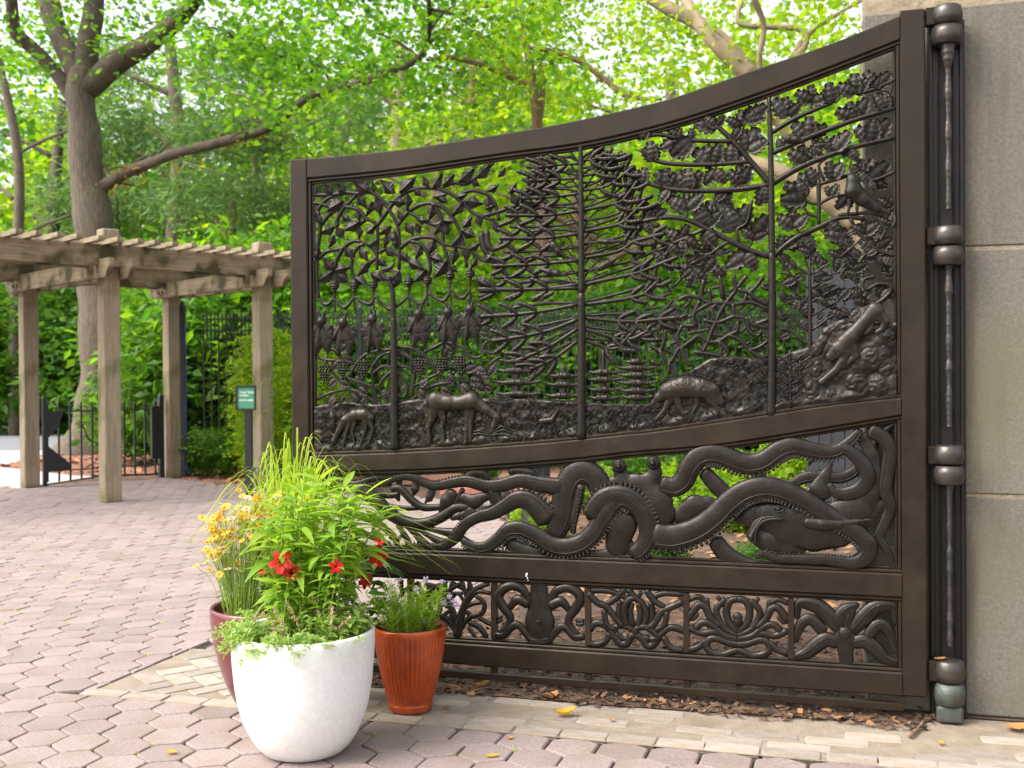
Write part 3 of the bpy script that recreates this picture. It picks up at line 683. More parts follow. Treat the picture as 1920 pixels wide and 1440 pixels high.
# ------------------------------------------------------------------ casting helpers
UP = empty('woodland_panel', (0, 0, 0), 0, gate); SEA = empty('octopus_panel', (0, 0, 0), 0, gate); FLO = empty('flower_panel', (0, 0, 0), 0, gate)
NM = -0.030                         # mid plane of the castings
def gtube(name, Z, pts, rr, par, n=NM, flat=.9, seg=7, k=4, m=BC, bump=None, sq=1.0):
    q = Z([tuple(p[:2]) for p in pts]); P = [gp(p[0], p[1], n) for p in q]
    rr = list(rr) if hasattr(rr, '__len__') else [rr, rr]
    sc = mpp(*q[len(q) // 2]) / Z.sc
    v, f = tube(P, [r * sc for r in rr], seg, flat, NRM, k, wob=bump, sq=sq)
    return mesh_obj(name, v, f, m, par)
def relief(name, Z, chains, par, n=NM, depth=.6, res=.0042, two=True, m=BC, power=4.0, tex=None, hmax=None):
    """One cast body: the union of rounded, tapering limbs, as a height field over the panel."""
    segs = []
    for ch in chains:
        q = Z(ch); P = [gp(p[0], p[1], n) for p in q]; R = [p[2] * mpp(p[0], p[1]) for p in q]
        if len(P) == 1: P = P * 2; R = R * 2
        segs += [(P[i].x, P[i].z, R[i], P[i + 1].x, P[i + 1].z, R[i + 1]) for i in range(len(P) - 1)]
    mr = max(max(s[2], s[5]) for s in segs) + 2 * res
    x0 = min(min(s[0], s[3]) for s in segs) - mr; x1 = max(max(s[0], s[3]) for s in segs) + mr
    z0 = min(min(s[1], s[4]) for s in segs) - mr; z1 = max(max(s[1], s[4]) for s in segs) + mr
    X, Zg = np.meshgrid(np.arange(x0, x1, res), np.arange(z0, z1, res)); H = np.zeros_like(X); D = np.full_like(X, -9.0)
    for ax, az, ar, bx, bz, br in segs:
        dx, dz = bx - ax, bz - az; l2 = dx * dx + dz * dz + 1e-12
        t = np.clip(((X - ax) * dx + (Zg - az) * dz) / l2, 0, 1); r = ar + (br - ar) * t
        d = np.hypot(X - ax - dx * t, Zg - az - dz * t); D = np.maximum(D, r - d)
        H += np.sqrt(np.maximum(r * r - d * d, 0)) ** power
    H = H ** (1 / power) * depth
    if hmax: H = hmax * np.tanh(H / hmax)
    ins = D > -0.35 * res
    if tex is not None: H = H + tex(X, Zg) * np.clip(D / .01, 0, 1)
    cell = ins[:-1, :-1] & ins[1:, :-1] & ins[:-1, 1:] & ins[1:, 1:]
    ny, nx = X.shape; idx = -np.ones(ny * nx, int)
    c = np.argwhere(cell); a = c[:, 0] * nx + c[:, 1]
    F = np.stack([a, a + 1, a + nx + 1, a + nx], 1); us = np.unique(F); idx[us] = np.arange(len(us)); F = idx[F]
    V = np.stack([X.ravel()[us], -(n + H.ravel()[us]), Zg.ravel()[us]], 1)
    if two:
        Vb = V.copy(); Vb[:, 1] = -(n - .5 * np.minimum(H.ravel()[us], .02) - .001)
        F = np.concatenate([F, F[:, ::-1] + len(V)]); V = np.concatenate([V, Vb])
    return mesh_obj(name, V, F, m, par)
def leaf_template(kind):
    """A cast leaf of unit length along +Y, facing +Z: raised midrib, wavy lobes (oak), one toothed side (tooth), scallops (wing)."""
    N, C = {'oak': (24, 7), 'tooth': (16, 3), 'wing': (12, 3)}[kind]
    V = []; F = []; h = C // 2
    for i in range(N + 1):
        t = i / N
        for j in range(-h, h + 1):
            u = j / h; au = abs(u)
            if kind == 'oak':
                env = .05 + .37 * math.sin(math.pi * min(1, t ** .62 * 1.0)) ** .55; lob = .5 + .5 * math.cos(t * 2 * math.pi * 4 + 2.6)
                w = env * (1 - .26 * (1 - lob)); z = .10 * math.sin(math.pi * t) * (1 - .5 * au) - .045 * math.sin(au * math.pi) + (.11 * lob - .01 if au == 1 else 0) + (.07 * (1 - .6 * t) if j == 0 else 0) + (.02 * lob if .3 < au < .9 else 0)
                y = t + .07 * au * (lob - .3)
            elif kind == 'tooth':
                k = (t / .42) ** .9 if t < .42 else ((1 - t) / .58) ** 1.15
                w = .02 + .27 * max(k, 0); w *= (1 + (.13 * math.cos(i * math.pi) if u > 0 and .15 < t < .95 else 0)); z = (.16 * (1 - au) if au < 1 else -.02); y = t
            else:
                k = (t / .30) if t < .30 else (1 - t) / .70
                w = .02 + .33 * max(k, 0) * (1 - .22 * (i % 4 == 2)); z = .13 * (1 - au); y = t + (.05 if i % 4 == 2 and au else 0)
            V.append((u * w, y, z))
    for i in range(N):
        for j in range(C - 1): F.append((i * C + j, i * C + j + 1, (i + 1) * C + j + 1, (i + 1) * C + j))
    b = len(V); V += [(x, y, -.07) for x, y, z in V]
    F += [tuple(reversed([q + b for q in f])) for f in F]
    rim = [i * C for i in range(N + 1)] + [i * C + C - 1 for i in reversed(range(N + 1))]
    for p, q in zip(rim, rim[1:] + rim[:1]): F.append((p, p + b, q + b, q))
    o = mesh_obj('leaf', V, F, BC, link=False, smooth=(kind == 'oak')); me = o.data; bpy.data.objects.remove(o); return me
LT = {k: leaf_template(k) for k in ('oak', 'tooth', 'wing')}
def gleaf(Z, b, t, kind, par, wid=1.0, n=NM + .008, name='leaf'):
    (bx, by), (tx, ty) = Z([b, t]); B = gp(bx, by, n); T = gp(tx, ty, n); y = T - B; L = y.length; y.normalize()
    tl = rnd.uniform(-.18, .18); zz = Vector((0, -1, 0)); x = y.cross(zz)
    zz = (zz + x * rnd.uniform(-.25, .25) + y * tl).normalized(); x = y.cross(zz).normalized(); zz = x.cross(y)
    M4 = Matrix.Identity(4)
    for i in range(3): M4[i][0] = x[i] * L * wid; M4[i][1] = y[i] * L; M4[i][2] = zz[i] * (min(L, .09) * (.75 if kind == 'oak' else 1.0)) ; M4[i][3] = B[i]
    return inst(name, LT[kind], M4, par)

def topclear(Z, t):
    q = Z([tuple(t[:2])])[0]; g_ = gp(*q); return g_.z < topI(g_.x) - .03
# ------------------------------------------------------------------ panel of trees and animals: the vine tree (free end)
Z1 = zoomer(540, 280, 4.8); Z2 = zoomer(540, 560, 4.8); Z3 = zoomer(880, 240, 4.8); Z4 = zoomer(880, 540, 4.8); Z5 = zoomer(1220, 120, 4); Z6 = zoomer(1220, 460, 4)
vines = [[(240, 410), (400, 410), (520, 390), (640, 400), (740, 385), (830, 440), (920, 560), (975, 660), (1000, 780), (1000, 1080)],
 [(300, 680), (360, 600), (450, 530), (540, 520), (640, 550), (700, 620), (800, 690), (800, 960), (800, 1080)],
 [(800, 690), (880, 580), (950, 480), (1040, 400), (1150, 355), (1270, 345), (1400, 370), (1500, 420), (1600, 510), (1680, 580), (1860, 640)],
 [(990, 680), (1060, 590), (1130, 530), (1230, 490), (1330, 495), (1420, 540), (1500, 640), (1550, 740), (1580, 860), (1610, 1060)],
 [(1010, 890), (1100, 820), (1210, 790), (1320, 800), (1400, 850), (1560, 880), (1650, 910), (1760, 1000), (1880, 1010)],
 [(1110, 830), (1190, 850), (1250, 920), (1275, 1000), (1280, 1090), (1260, 1130)], [(1300, 490), (1370, 590), (1390, 700), (1400, 860), (1440, 990), (1450, 1100)],
 [(230, 1000), (280, 980), (350, 920), (490, 890), (560, 840), (620, 825), (700, 850), (770, 900), (800, 960)],
 [(270, 560), (290, 700), (270, 870), (260, 1000), (265, 1240), (280, 1340)], [(680, 860), (640, 870), (590, 940), (570, 1050), (590, 1140), (620, 1190)],
 [(500, 880), (440, 990), (420, 1070), (400, 1120), (420, 1190)], [(820, 930), (870, 900), (920, 900), (970, 940), (1010, 960), (1080, 1010), (1220, 1080)],
 [(800, 970), (740, 1020), (700, 1080), (640, 1140)], [(450, 690), (440, 640), (500, 530), (560, 470), (620, 400)], [(230, 480), (330, 500), (420, 540)],
 [(240, 600), (300, 500), (380, 430), (500, 400)], [(1400, 330), (1500, 300), (1600, 310), (1700, 250), (1850, 120)], [(1560, 400), (1660, 370), (1780, 400), (1860, 480), (1900, 640)],
 [(1760, 600), (1900, 560), (2060, 500), (2140, 430)], [(1380, 660), (1330, 680), (1240, 650), (1130, 590), (1080, 570)], [(690, 640), (640, 680), (640, 720)]]
for p in vines: gtube('branch', Z1, p, [22, 21, 19, 17], UP, n=NM - .002)
vleaf = [(650, 650, 500, 735), (640, 690, 640, 810), (700, 760, 800, 680), (420, 700, 290, 765), (430, 700, 510, 810), (415, 770, 370, 890), (480, 590, 570, 650), (630, 410, 700, 530), (790, 430, 830, 600), (760, 470, 705, 600),
 (500, 460, 340, 560), (400, 410, 320, 310), (520, 390, 430, 310), (740, 385, 580, 290), (770, 385, 760, 290), (960, 400, 830, 275), (1000, 390, 1150, 250), (1260, 340, 1210, 240), (1310, 350, 1390, 220), (1400, 330, 1500, 225),
 (1540, 300, 1680, 180), (1700, 260, 1830, 140), (1790, 380, 1900, 320), (1080, 400, 1070, 550), (1060, 480, 920, 470), (930, 690, 820, 770), (890, 760, 870, 890), (1060, 660, 1130, 780), (1160, 640, 1270, 640), (1150, 660, 1190, 770),
 (1310, 500, 1270, 640), (1385, 660, 1320, 770), (1390, 640, 1510, 645), (1410, 660, 1440, 790), (1320, 810, 1270, 950), (1270, 960, 1410, 1010), (1200, 870, 1150, 990), (1430, 1000, 1310, 1165), (1510, 880, 1480, 1040), (1560, 730, 1700, 790),
 (1570, 710, 1660, 600), (1580, 480, 1480, 600), (1590, 470, 1760, 490), (1700, 980, 1640, 1080), (1690, 1160, 1830, 1240), (510, 880, 590, 990), (640, 890, 720, 1010), (410, 1090, 310, 970), (410, 1100, 560, 1060), (400, 1110, 270, 1200),
 (420, 1110, 560, 1200), (720, 1020, 630, 1140), (590, 1140, 720, 1225), (1070, 1000, 1220, 1070), (1250, 1080, 1135, 1200), (740, 1110, 870, 1190), (1010, 1110, 950, 1250), (1300, 430, 1440, 400), (1340, 410, 1440, 490), (250, 590, 310, 680), (270, 340, 250, 400),
 (1640, 640, 1580, 700), (1770, 540, 1870, 500), (1800, 420, 1810, 560), (1850, 640, 1890, 760), (2060, 500, 2000, 380), (2100, 470, 2100, 350), (1960, 540, 2040, 590), (1990, 400, 2060, 300), (1890, 250, 1960, 170)]
extra = []
for p in vines:                                             # more leaves along the vines where the list leaves room
    Q = cr([Vector((a, b, 0)) for a, b in p], 6)
    for i in range(3, len(Q) - 2, 4):
        t = (Q[i + 1] - Q[i - 1]).normalized(); sg = 1 if (i // 4) % 2 else -1; e = Vector((t.x * .55 - sg * t.y * .83, t.y * .55 + sg * t.x * .83, 0)); L = rnd.uniform(95, 135); tip = Q[i] + e * L; mdl = Q[i] + e * L * .55
        if all((mdl.x - (a + c) / 2) ** 2 + (mdl.y - (b + d) / 2) ** 2 > 98 ** 2 for a, b, c, d in vleaf + extra) and topclear(Z1, tip) and tip.x > 260 and mdl.y < 1150: extra.append((Q[i].x, Q[i].y, tip.x, tip.y))
for a, b, c, d in vleaf + extra: gleaf(Z1, (a, b), (c, d), 'tooth', UP, 1.2, name='holly_leaf')
# banded trunk with a nest and two birds
ring = lambda i: 1 + .20 * (np.asarray(i) % 2 == 0)
gtube('trunk', Z1, [(915, 1180), (938, 1260), (944, 1350), (950, 1540)], [20, 23, 24, 26], UP, n=NM + .01, k=7, bump=ring)
gtube('trunk', Z2, [(950, 180), (955, 500), (958, 900), (962, 1350)], [27, 33, 40, 45], UP, n=NM + .012, k=11, bump=ring)
relief('nest', Z1, [[(830, 1100, 14), (870, 1150, 26), (915, 1165, 34), (960, 1150, 26), (1000, 1100, 14)], [(830, 1095, 12), (1000, 1095, 12)]], UP, n=NM + .006, depth=.8, res=.0025, tex=lambda x, z: .004 * np.sin(z * 900))
relief('bird', Z1, [[(850, 1085, 14), (890, 1080, 24), (930, 1060, 20), (955, 1030, 13), (962, 1022, 9)]], UP, n=NM + .008, depth=.8, res=.002)
relief('bird', Z1, [[(950, 750, 26), (955, 800, 34), (965, 850, 28), (975, 890, 12)]], UP, n=NM + .006, depth=.7, res=.0022)
# pods, stalks and hanging swags
pods = [(420, 1230), (600, 1222), (770, 1222), (1090, 1192), (1255, 1182), (1460, 1140), (1640, 1122)]
for x, y in pods:
    relief('pod', Z1, [[(x, y - 4, 44)], [(x, y + 46, 20)], [(x, y - 50, 12)]], UP, n=NM + .004, depth=.85, res=.0025, tex=lambda X, Zq: .0025 * np.sin(Zq * 500))
    gtube('stalk', Z1, [(x, y + 50), (x - 4, y + 130), (x + 8, y + 230)], [12, 12, 9], UP)
swag = [(280, 1340), (345, 1400), (412, 1335), (510, 1425), (600, 1325), (735, 1395), (785, 1320), (920, 1440), (1085, 1320), (1200, 1390), (1262, 1290), (1400, 1365), (1470, 1260), (1570, 1340), (1645, 1250), (1740, 1330)]
for a, b, c in zip(swag[0::2], swag[1::2], swag[2::2]):
    gtube('swag', Z1, [a, ((a[0] + b[0]) / 2, (a[1] + b[1]) / 2 + 12), b, ((c[0] + b[0]) / 2, (c[1] + b[1]) / 2 + 12), c], [11, 16, 22, 16, 11], UP)
# hanging bats
for x, y, w_ in ((300, 205, 1.0), (495, 215, 1.0), (760, 185, 1.05), (1175, 140, 1.1), (1440, 125, 1.1), (1640, 95, 1.0)):
    relief('bat', Z2, [[(x, y, 46)], [(x, y + 40, 32), (x - 5, y + 85, 16)], [(x - 20, y - 90, 10), (x - 10, y - 20, 16)], [(x + 30, y - 90, 10), (x + 10, y - 20, 16)]], UP, n=NM + .006, depth=.8, res=.0026)
    for tx, ty, wd in ((-95, 170, 1.2), (105, 165, 1.2), (-45, 300, 1.0), (60, 295, 1.0)):
        gleaf(Z2, (x + tx * .15, y + 20), (x + tx, y + ty), 'wing', UP, wd, n=NM + .004, name='bat_wing')
    gtube('bat_leg', Z2, [(x - 60, y + 175), (x - 45, y + 260), (x - 35, y + 330)], [11, 9, 6], UP, n=NM - .002); gtube('bat_leg', Z2, [(x + 60, y + 170), (x + 55, y + 250), (x + 60, y + 330)], [11, 9, 6], UP, n=NM - .002)
# lower vines, grapes
for p in ([(250, 910), (380, 850), (520, 820), (640, 840), (740, 900), (790, 960), (830, 1150), (850, 1290)], [(560, 700), (600, 610), (690, 510), (800, 470), (940, 455)], [(760, 620), (830, 520), (930, 480)], [(760, 680), (850, 610), (930, 620)],
 [(970, 440), (1100, 440), (1200, 490), (1280, 570), (1340, 700), (1350, 770)], [(980, 475), (1080, 520), (1140, 590), (1130, 780), (1110, 920), (1070, 1270)], [(980, 620), (1060, 610), (1120, 650)], [(1110, 920), (1180, 860), (1320, 780), (1480, 760), (1610, 810), (1700, 820)],
 [(750, 620), (770, 780), (800, 960)], [(520, 710), (640, 750), (770, 790)], [(1130, 790), (1320, 690), (1460, 620)], [(1230, 480), (1290, 450), (1400, 400), (1500, 410), (1580, 450), (1660, 530), (1740, 520)], [(240, 510), (330, 550), (460, 560), (600, 590)],
 [(330, 560), (400, 660), (520, 790)], [(980, 660), (1040, 720), (1080, 800), (1060, 880), (1000, 890)], [(930, 660), (860, 720), (810, 800)], [(1480, 560), (1560, 700), (1600, 820)], [(1500, 660), (1440, 740), (1400, 800)], [(1640, 560), (1600, 640), (1560, 690)],
 [(560, 600), (480, 520), (420, 460), (340, 460)], [(1700, 200), (1780, 230), (1860, 290), (1890, 400)], [(1760, 470), (1770, 410), (1830, 370), (1920, 350)], [(1760, 470), (1840, 490), (1900, 480)], [(1900, 530), (1840, 570), (1800, 640)]):
    gtube('vine', Z2, p, [17, 16, 14, 13], UP, n=NM - .006)
for x, y in ((330, 680), (490, 640), (675, 640), (1190, 620), (1380, 610), (1545, 590)):
    mb = MB()
    for r_ in range(7):
        wdt = (1.0, 1.15, 1.1, 1.0, .8, .55, .25)[r_]
        for c_ in (-1, -.35, .35, 1) if r_ < 5 else (-.6, .6) if r_ < 6 else (0,):
            q = Z2([(x + c_ * 36 * wdt + (8 if r_ % 2 else -8) * .5, y - 70 + r_ * 24)])[0]; v, f = ball(gp(q[0], q[1], NM + .012 - .006 * abs(c_)), 15 * .00258 / 4.8, 6, 4); mb.add(v, f)
    o = mb.build('grape_cluster', BC, UP); o['kind'] = 'stuff'
for a, b, c, d in ((460, 460, 560, 400), (450, 560, 400, 640), (520, 520, 580, 560), (1420, 430, 1490, 480), (1440, 440, 1400, 540), (1660, 680, 1730, 620), (1600, 640, 1700, 600), (1690, 620, 1790, 660), (1640, 720, 1760, 760), (1680, 760, 1780, 830), (1440, 680, 1500, 760), (1180, 780, 1260, 720), (430, 720, 360, 790), (470, 740, 560, 780),
 (640, 800, 720, 860), (420, 880, 360, 960), (500, 880, 470, 980), (580, 860, 640, 960), (690, 900, 640, 990), (860, 820, 900, 920), (1180, 820, 1240, 900), (1560, 770, 1640, 850), (1380, 800, 1460, 850), (1000, 840, 1050, 780), (1860, 600, 1800, 700), (1820, 720, 1740, 700), (1840, 820, 1760, 790), (1800, 330, 1720, 300), (1820, 300, 1880, 240)):
    gleaf(Z2, (a, b), (c, d), 'oak', UP, 1.1)
# coiled wings beside the vine tree
for p in ([(1740, 760), (1760, 880), (1800, 960), (1760, 1000)], [(1790, 740), (1800, 850), (1850, 900), (1900, 860), (1930, 800)]): gtube('ribbon', Z1, p, [30, 34, 22, 10], UP, n=NM + .002, flat=.6)

# ------------------------------------------------------------------ conifer
gtube('trunk', Z3, [(1003, 120), (1005, 500), (1008, 1000), (1010, 1500)], [19, 25, 30, 34], UP, n=NM + .012, k=6)
gtube('trunk', Z4, [(1010, 50), (1012, 500), (1010, 900), (1010, 1345)], [36, 40, 44, 49], UP, n=NM + .013, k=6)
rope = lambda i: 1 + .10 * np.sin(np.asarray(i) * 2.1)
mains = [(Z3, [(990, 320), (830, 330), (650, 350)], 12), (Z3, [(990, 450), (760, 465), (570, 470)], 13), (Z3, [(990, 590), (740, 620), (500, 630)], 14), (Z3, [(990, 745), (700, 785), (380, 785)], 15),
 (Z3, [(990, 950), (680, 990), (330, 992)], 16), (Z3, [(985, 1190), (620, 1225), (260, 1240)], 17), (Z3, [(985, 1410), (600, 1450), (150, 1450)], 17), (Z4, [(980, 0), (600, 12), (160, 22)], 17),
 (Z4, [(970, 150), (680, 205), (400, 240), (140, 255)], 18), (Z4, [(970, 285), (760, 370), (600, 410), (430, 445), (240, 475)], 18), (Z4, [(970, 370), (800, 480), (690, 540), (560, 600), (440, 650)], 17), (Z4, [(970, 480), (840, 580), (740, 650), (640, 690), (560, 725)], 16),
 (Z3, [(1015, 290), (1120, 280), (1230, 220)], 12), (Z3, [(1020, 430), (1180, 390), (1330, 250)], 13), (Z3, [(1020, 560), (1240, 520), (1440, 380)], 14), (Z3, [(1020, 740), (1270, 690), (1400, 640), (1500, 500)], 15),
 (Z3, [(1020, 930), (1300, 880), (1420, 820), (1560, 680)], 16), (Z3, [(1020, 1170), (1340, 1110), (1500, 1010), (1720, 960)], 17), (Z3, [(1020, 1410), (1400, 1330), (1560, 1290), (1830, 1180)], 17),
 (Z4, [(1030, 150), (1390, 100), (1600, 40), (1700, -60)], 18), (Z4, [(1040, 270), (1240, 290), (1400, 300), (1610, 300), (1840, 270)], 18), (Z4, [(1040, 370), (1210, 420), (1350, 460), (1500, 470), (1620, 420)], 17), (Z4, [(1030, 470), (1160, 510), (1280, 550), (1400, 500), (1470, 400)], 16)]
def conifer_branch(Z, p, r, nn, dens):
    gtube('branch', Z, p, [r * 1.15, r * 1.1, r, r], UP, n=nn)
    P = cr([Vector((a, b, 0)) for a, b in p], 8); n = len(P)
    gtube('needle_spray', Z, [tuple(P[int(n * .62)][:2]), tuple(P[-1][:2]), tuple((P[-1] + (P[-1] - P[-4]) * .5)[:2])], [r, r + 7, r + 2], UP, n=nn + .002, k=9, bump=rope)
    for fr in dens:
        q = P[int(n * fr)]; d = (P[min(n - 1, int(n * fr) + 1)] - P[max(0, int(n * fr) - 1)]).normalized()
        for sg in (-1, 1):
            a = sg * rnd.uniform(.60, .95); L = rnd.uniform(110, 160)
            e = Vector((d.x * math.cos(a) - d.y * math.sin(a), d.x * math.sin(a) + d.y * math.cos(a), 0)); mdp = q + e * L * .5 - d * 4; tip = q + e * L + d * 46
            if not topclear(Z, tip): continue
            gtube('needle_spray', Z, [tuple(q[:2]), tuple(mdp[:2]), tuple(tip[:2])], [16, 22, 24, 19], UP, n=nn + (.004 if sg > 0 else -.005), k=9, seg=6, bump=rope)
for Z, p, r in mains: conifer_branch(Z, p, r, NM + .005, (.40, .62, .84))
mid = lambda a, b: [((x0 + x1) / 2, (y0 + y1) / 2) for (x0, y0), (x1, y1) in zip(a, b)]
for i in (0, 1, 2, 3, 4, 5, 12, 13, 14, 15, 16, 17):                 # second, rear layer between the main branches
    (Za, pa, r), (Zb, pb, _) = mains[i], mains[i + 1]
    if Za is not Zb: continue
    pa = [tuple(cr([Vector((a, b, 0)) for a, b in pa], 8)[int(t * (len(pa) - 1) * 8)][:2]) for t in (0, .45, .9)]; pb = [tuple(cr([Vector((a, b, 0)) for a, b in pb], 8)[int(t * (len(pb) - 1) * 8)][:2]) for t in (0, .45, .9)]
    conifer_branch(Za, mid(pa, pb), r * .8, NM - .010, (.55, .85))
for Z, p, r in mains:                                       # bowed rear boughs that curl at the tip
    P = cr([Vector((a, b, 0)) for a, b in p], 8); n = len(P); d = 1 if p[-1][0] > p[0][0] else -1; q0, q1, q2 = P[1], P[int(n * .34)], P[int(n * .62)]
    pts = [(q0.x, q0.y - 22), (q1.x, q1.y - 62), (q2.x, q2.y - 66), (q2.x + d * 55, q2.y - 30), (q2.x + d * 70, q2.y + 24)]
    if topclear(Z, Vector((pts[1][0], pts[1][1] - 15, 0))): gtube('bough', Z, pts, [12, 14, 16, 17, 14], UP, n=NM - .009, k=6, bump=rope)
for k in range(11):                                     # fine rear arcs on both sides of the trunk
    for sg in (-1, 1):
        y = 330 + k * 115; Z = Z3 if y < 1300 else Z4; yy = y if Z is Z3 else y - 1440
        gtube('twig', Z, [(1008 + sg * 15, yy), (1008 + sg * 70, yy - 80), (1008 + sg * 130, yy - 150), (1008 + sg * 240, yy - 190)], [10, 9, 8, 7], UP, n=NM - .008)
        gtube('twig', Z, [(1008 + sg * 25, yy - 10), (1008 + sg * 60, yy - 70), (1008 + sg * 110, yy - 75), (1008 + sg * 160, yy - 45)], [9, 9, 8, 7], UP, n=NM - .004)
for Z, pts in ((Z3, [[(760, 1060, 40), (800, 1110, 34), (860, 1160, 12)], [(735, 1020, 24)]]), (Z3, [[(1170, 1020, 22), (1240, 1025, 28), (1380, 1020, 8)]]), (Z3, [[(640, 1270, 12), (720, 1295, 32), (790, 1310, 34), (860, 1330, 8)]]), (Z3, [[(1180, 1260, 30), (1250, 1220, 40), (1330, 1170, 12)], [(1150, 1280, 12)]]),
               (Z4, [[(640, 110, 10), (690, 75, 26), (740, 50, 20), (755, 32, 12)]])):
    relief('bird', Z, pts, UP, n=NM + .012, depth=.7, res=.002)
# layered cedar crescents under the conifer
for x, y, w_ in ((430, 660, 150), (430, 745, 210), (430, 850, 225), (440, 955, 220), (850, 790, 150), (850, 870, 165), (840, 970, 165), (1210, 760, 175), (1210, 825, 180), (1205, 915, 160), (1205, 990, 150), (1500, 665, 115), (1510, 720, 200), (1510, 785, 200), (1510, 855, 185), (1510, 925, 170), (1510, 985, 150)):
    relief('cedar_tier', Z4, [[(x - w_, y - 14, 7), (x - w_ * .55, y + 4, 17), (x - w_ * .15, y, 34), (x + w_ * .15, y, 34), (x + w_ * .55, y + 4, 17), (x + w_, y - 14, 7)]], UP, n=NM + .002, depth=.75, res=.0032, tex=lambda X, Zq: .0022 * np.sin(X * 420 + 3 * np.sin(Zq * 300)))
for x, y0, y1 in ((430, 560, 960), (850, 700, 970), (1207, 560, 990), (1512, 640, 980)): gtube('cedar_stem', Z4, [(x, y0), (x, (y0 + y1) / 2), (x, y1)], [18, 30, 36], UP, n=NM - .006)

# ------------------------------------------------------------------ oak at the hinge side
gtube('trunk', Z5, [(888, 250), (900, 600), (905, 900), (910, 1460)], [16, 20, 24, 27], UP, n=NM + .010, k=6)
gtube('trunk', Z6, [(910, 60), (912, 500), (910, 900), (903, 1270)], [28, 31, 34, 40], UP, n=NM + .012, k=8)
oakb = [(Z5, [(905, 515), (1100, 400), (1360, 290)], 16), (Z5, [(905, 670), (1160, 560), (1500, 430), (1840, 325)], 18), (Z5, [(915, 895), (1150, 760), (1500, 630), (1840, 550)], 19), (Z5, [(900, 905), (740, 720), (600, 560), (490, 460)], 19), (Z5, [(900, 905), (600, 945), (200, 945), (-40, 890)], 18),
 (Z5, [(750, 730), (480, 752), (200, 752), (20, 720), (-80, 640)], 15), (Z5, [(640, 580), (300, 572), (60, 530), (-60, 560)], 14), (Z5, [(920, 1440), (1080, 1310), (1270, 1220), (1430, 1150), (1600, 1160)], 18), (Z5, [(890, 1445), (700, 1380), (430, 1240), (280, 1170), (120, 1150), (-60, 1180)], 18),
 (Z5, [(740, 1390), (600, 1330), (440, 1430), (300, 1500)], 13), (Z5, [(1260, 870), (1262, 1040), (1262, 1200)], 14), (Z5, [(1265, 900), (1440, 850), (1560, 800)], 12), (Z5, [(1262, 1050), (1380, 990), (1480, 990)], 11), (Z5, [(1262, 1050), (1190, 1040), (1130, 995)], 11), (Z5, [(1200, 370), (1205, 280)], 10),
 (Z5, [(1600, 210), (1700, 180), (1840, 110)], 14), (Z5, [(1640, 880), (1740, 850), (1840, 800)], 13), (Z5, [(1740, 330), (1800, 200), (1820, 100)], 9), (Z5, [(1260, 1150), (1180, 1120), (1140, 1050)], 9), (Z5, [(1300, 870), (1260, 760), (1330, 700)], 10), (Z5, [(1500, 1160), (1560, 1270), (1690, 1390), (1840, 1440)], 12), (Z5, [(1690, 1390), (1780, 1200), (1790, 1080)], 9),
 (Z5, [(420, 1230), (230, 1320), (60, 1400)], 12), (Z5, [(660, 1330), (650, 1240), (720, 1190), (760, 1020)], 11)]
bpts = []
for Z, p, r in oakb:
    gtube('branch', Z, p, [r * 1.3, r * 1.2, r], UP, n=NM + .004)
    bpts += [tuple(Z([tuple(q[:2])])[0]) for q in cr([Vector((a, b, 0)) for a, b in p], 8)]
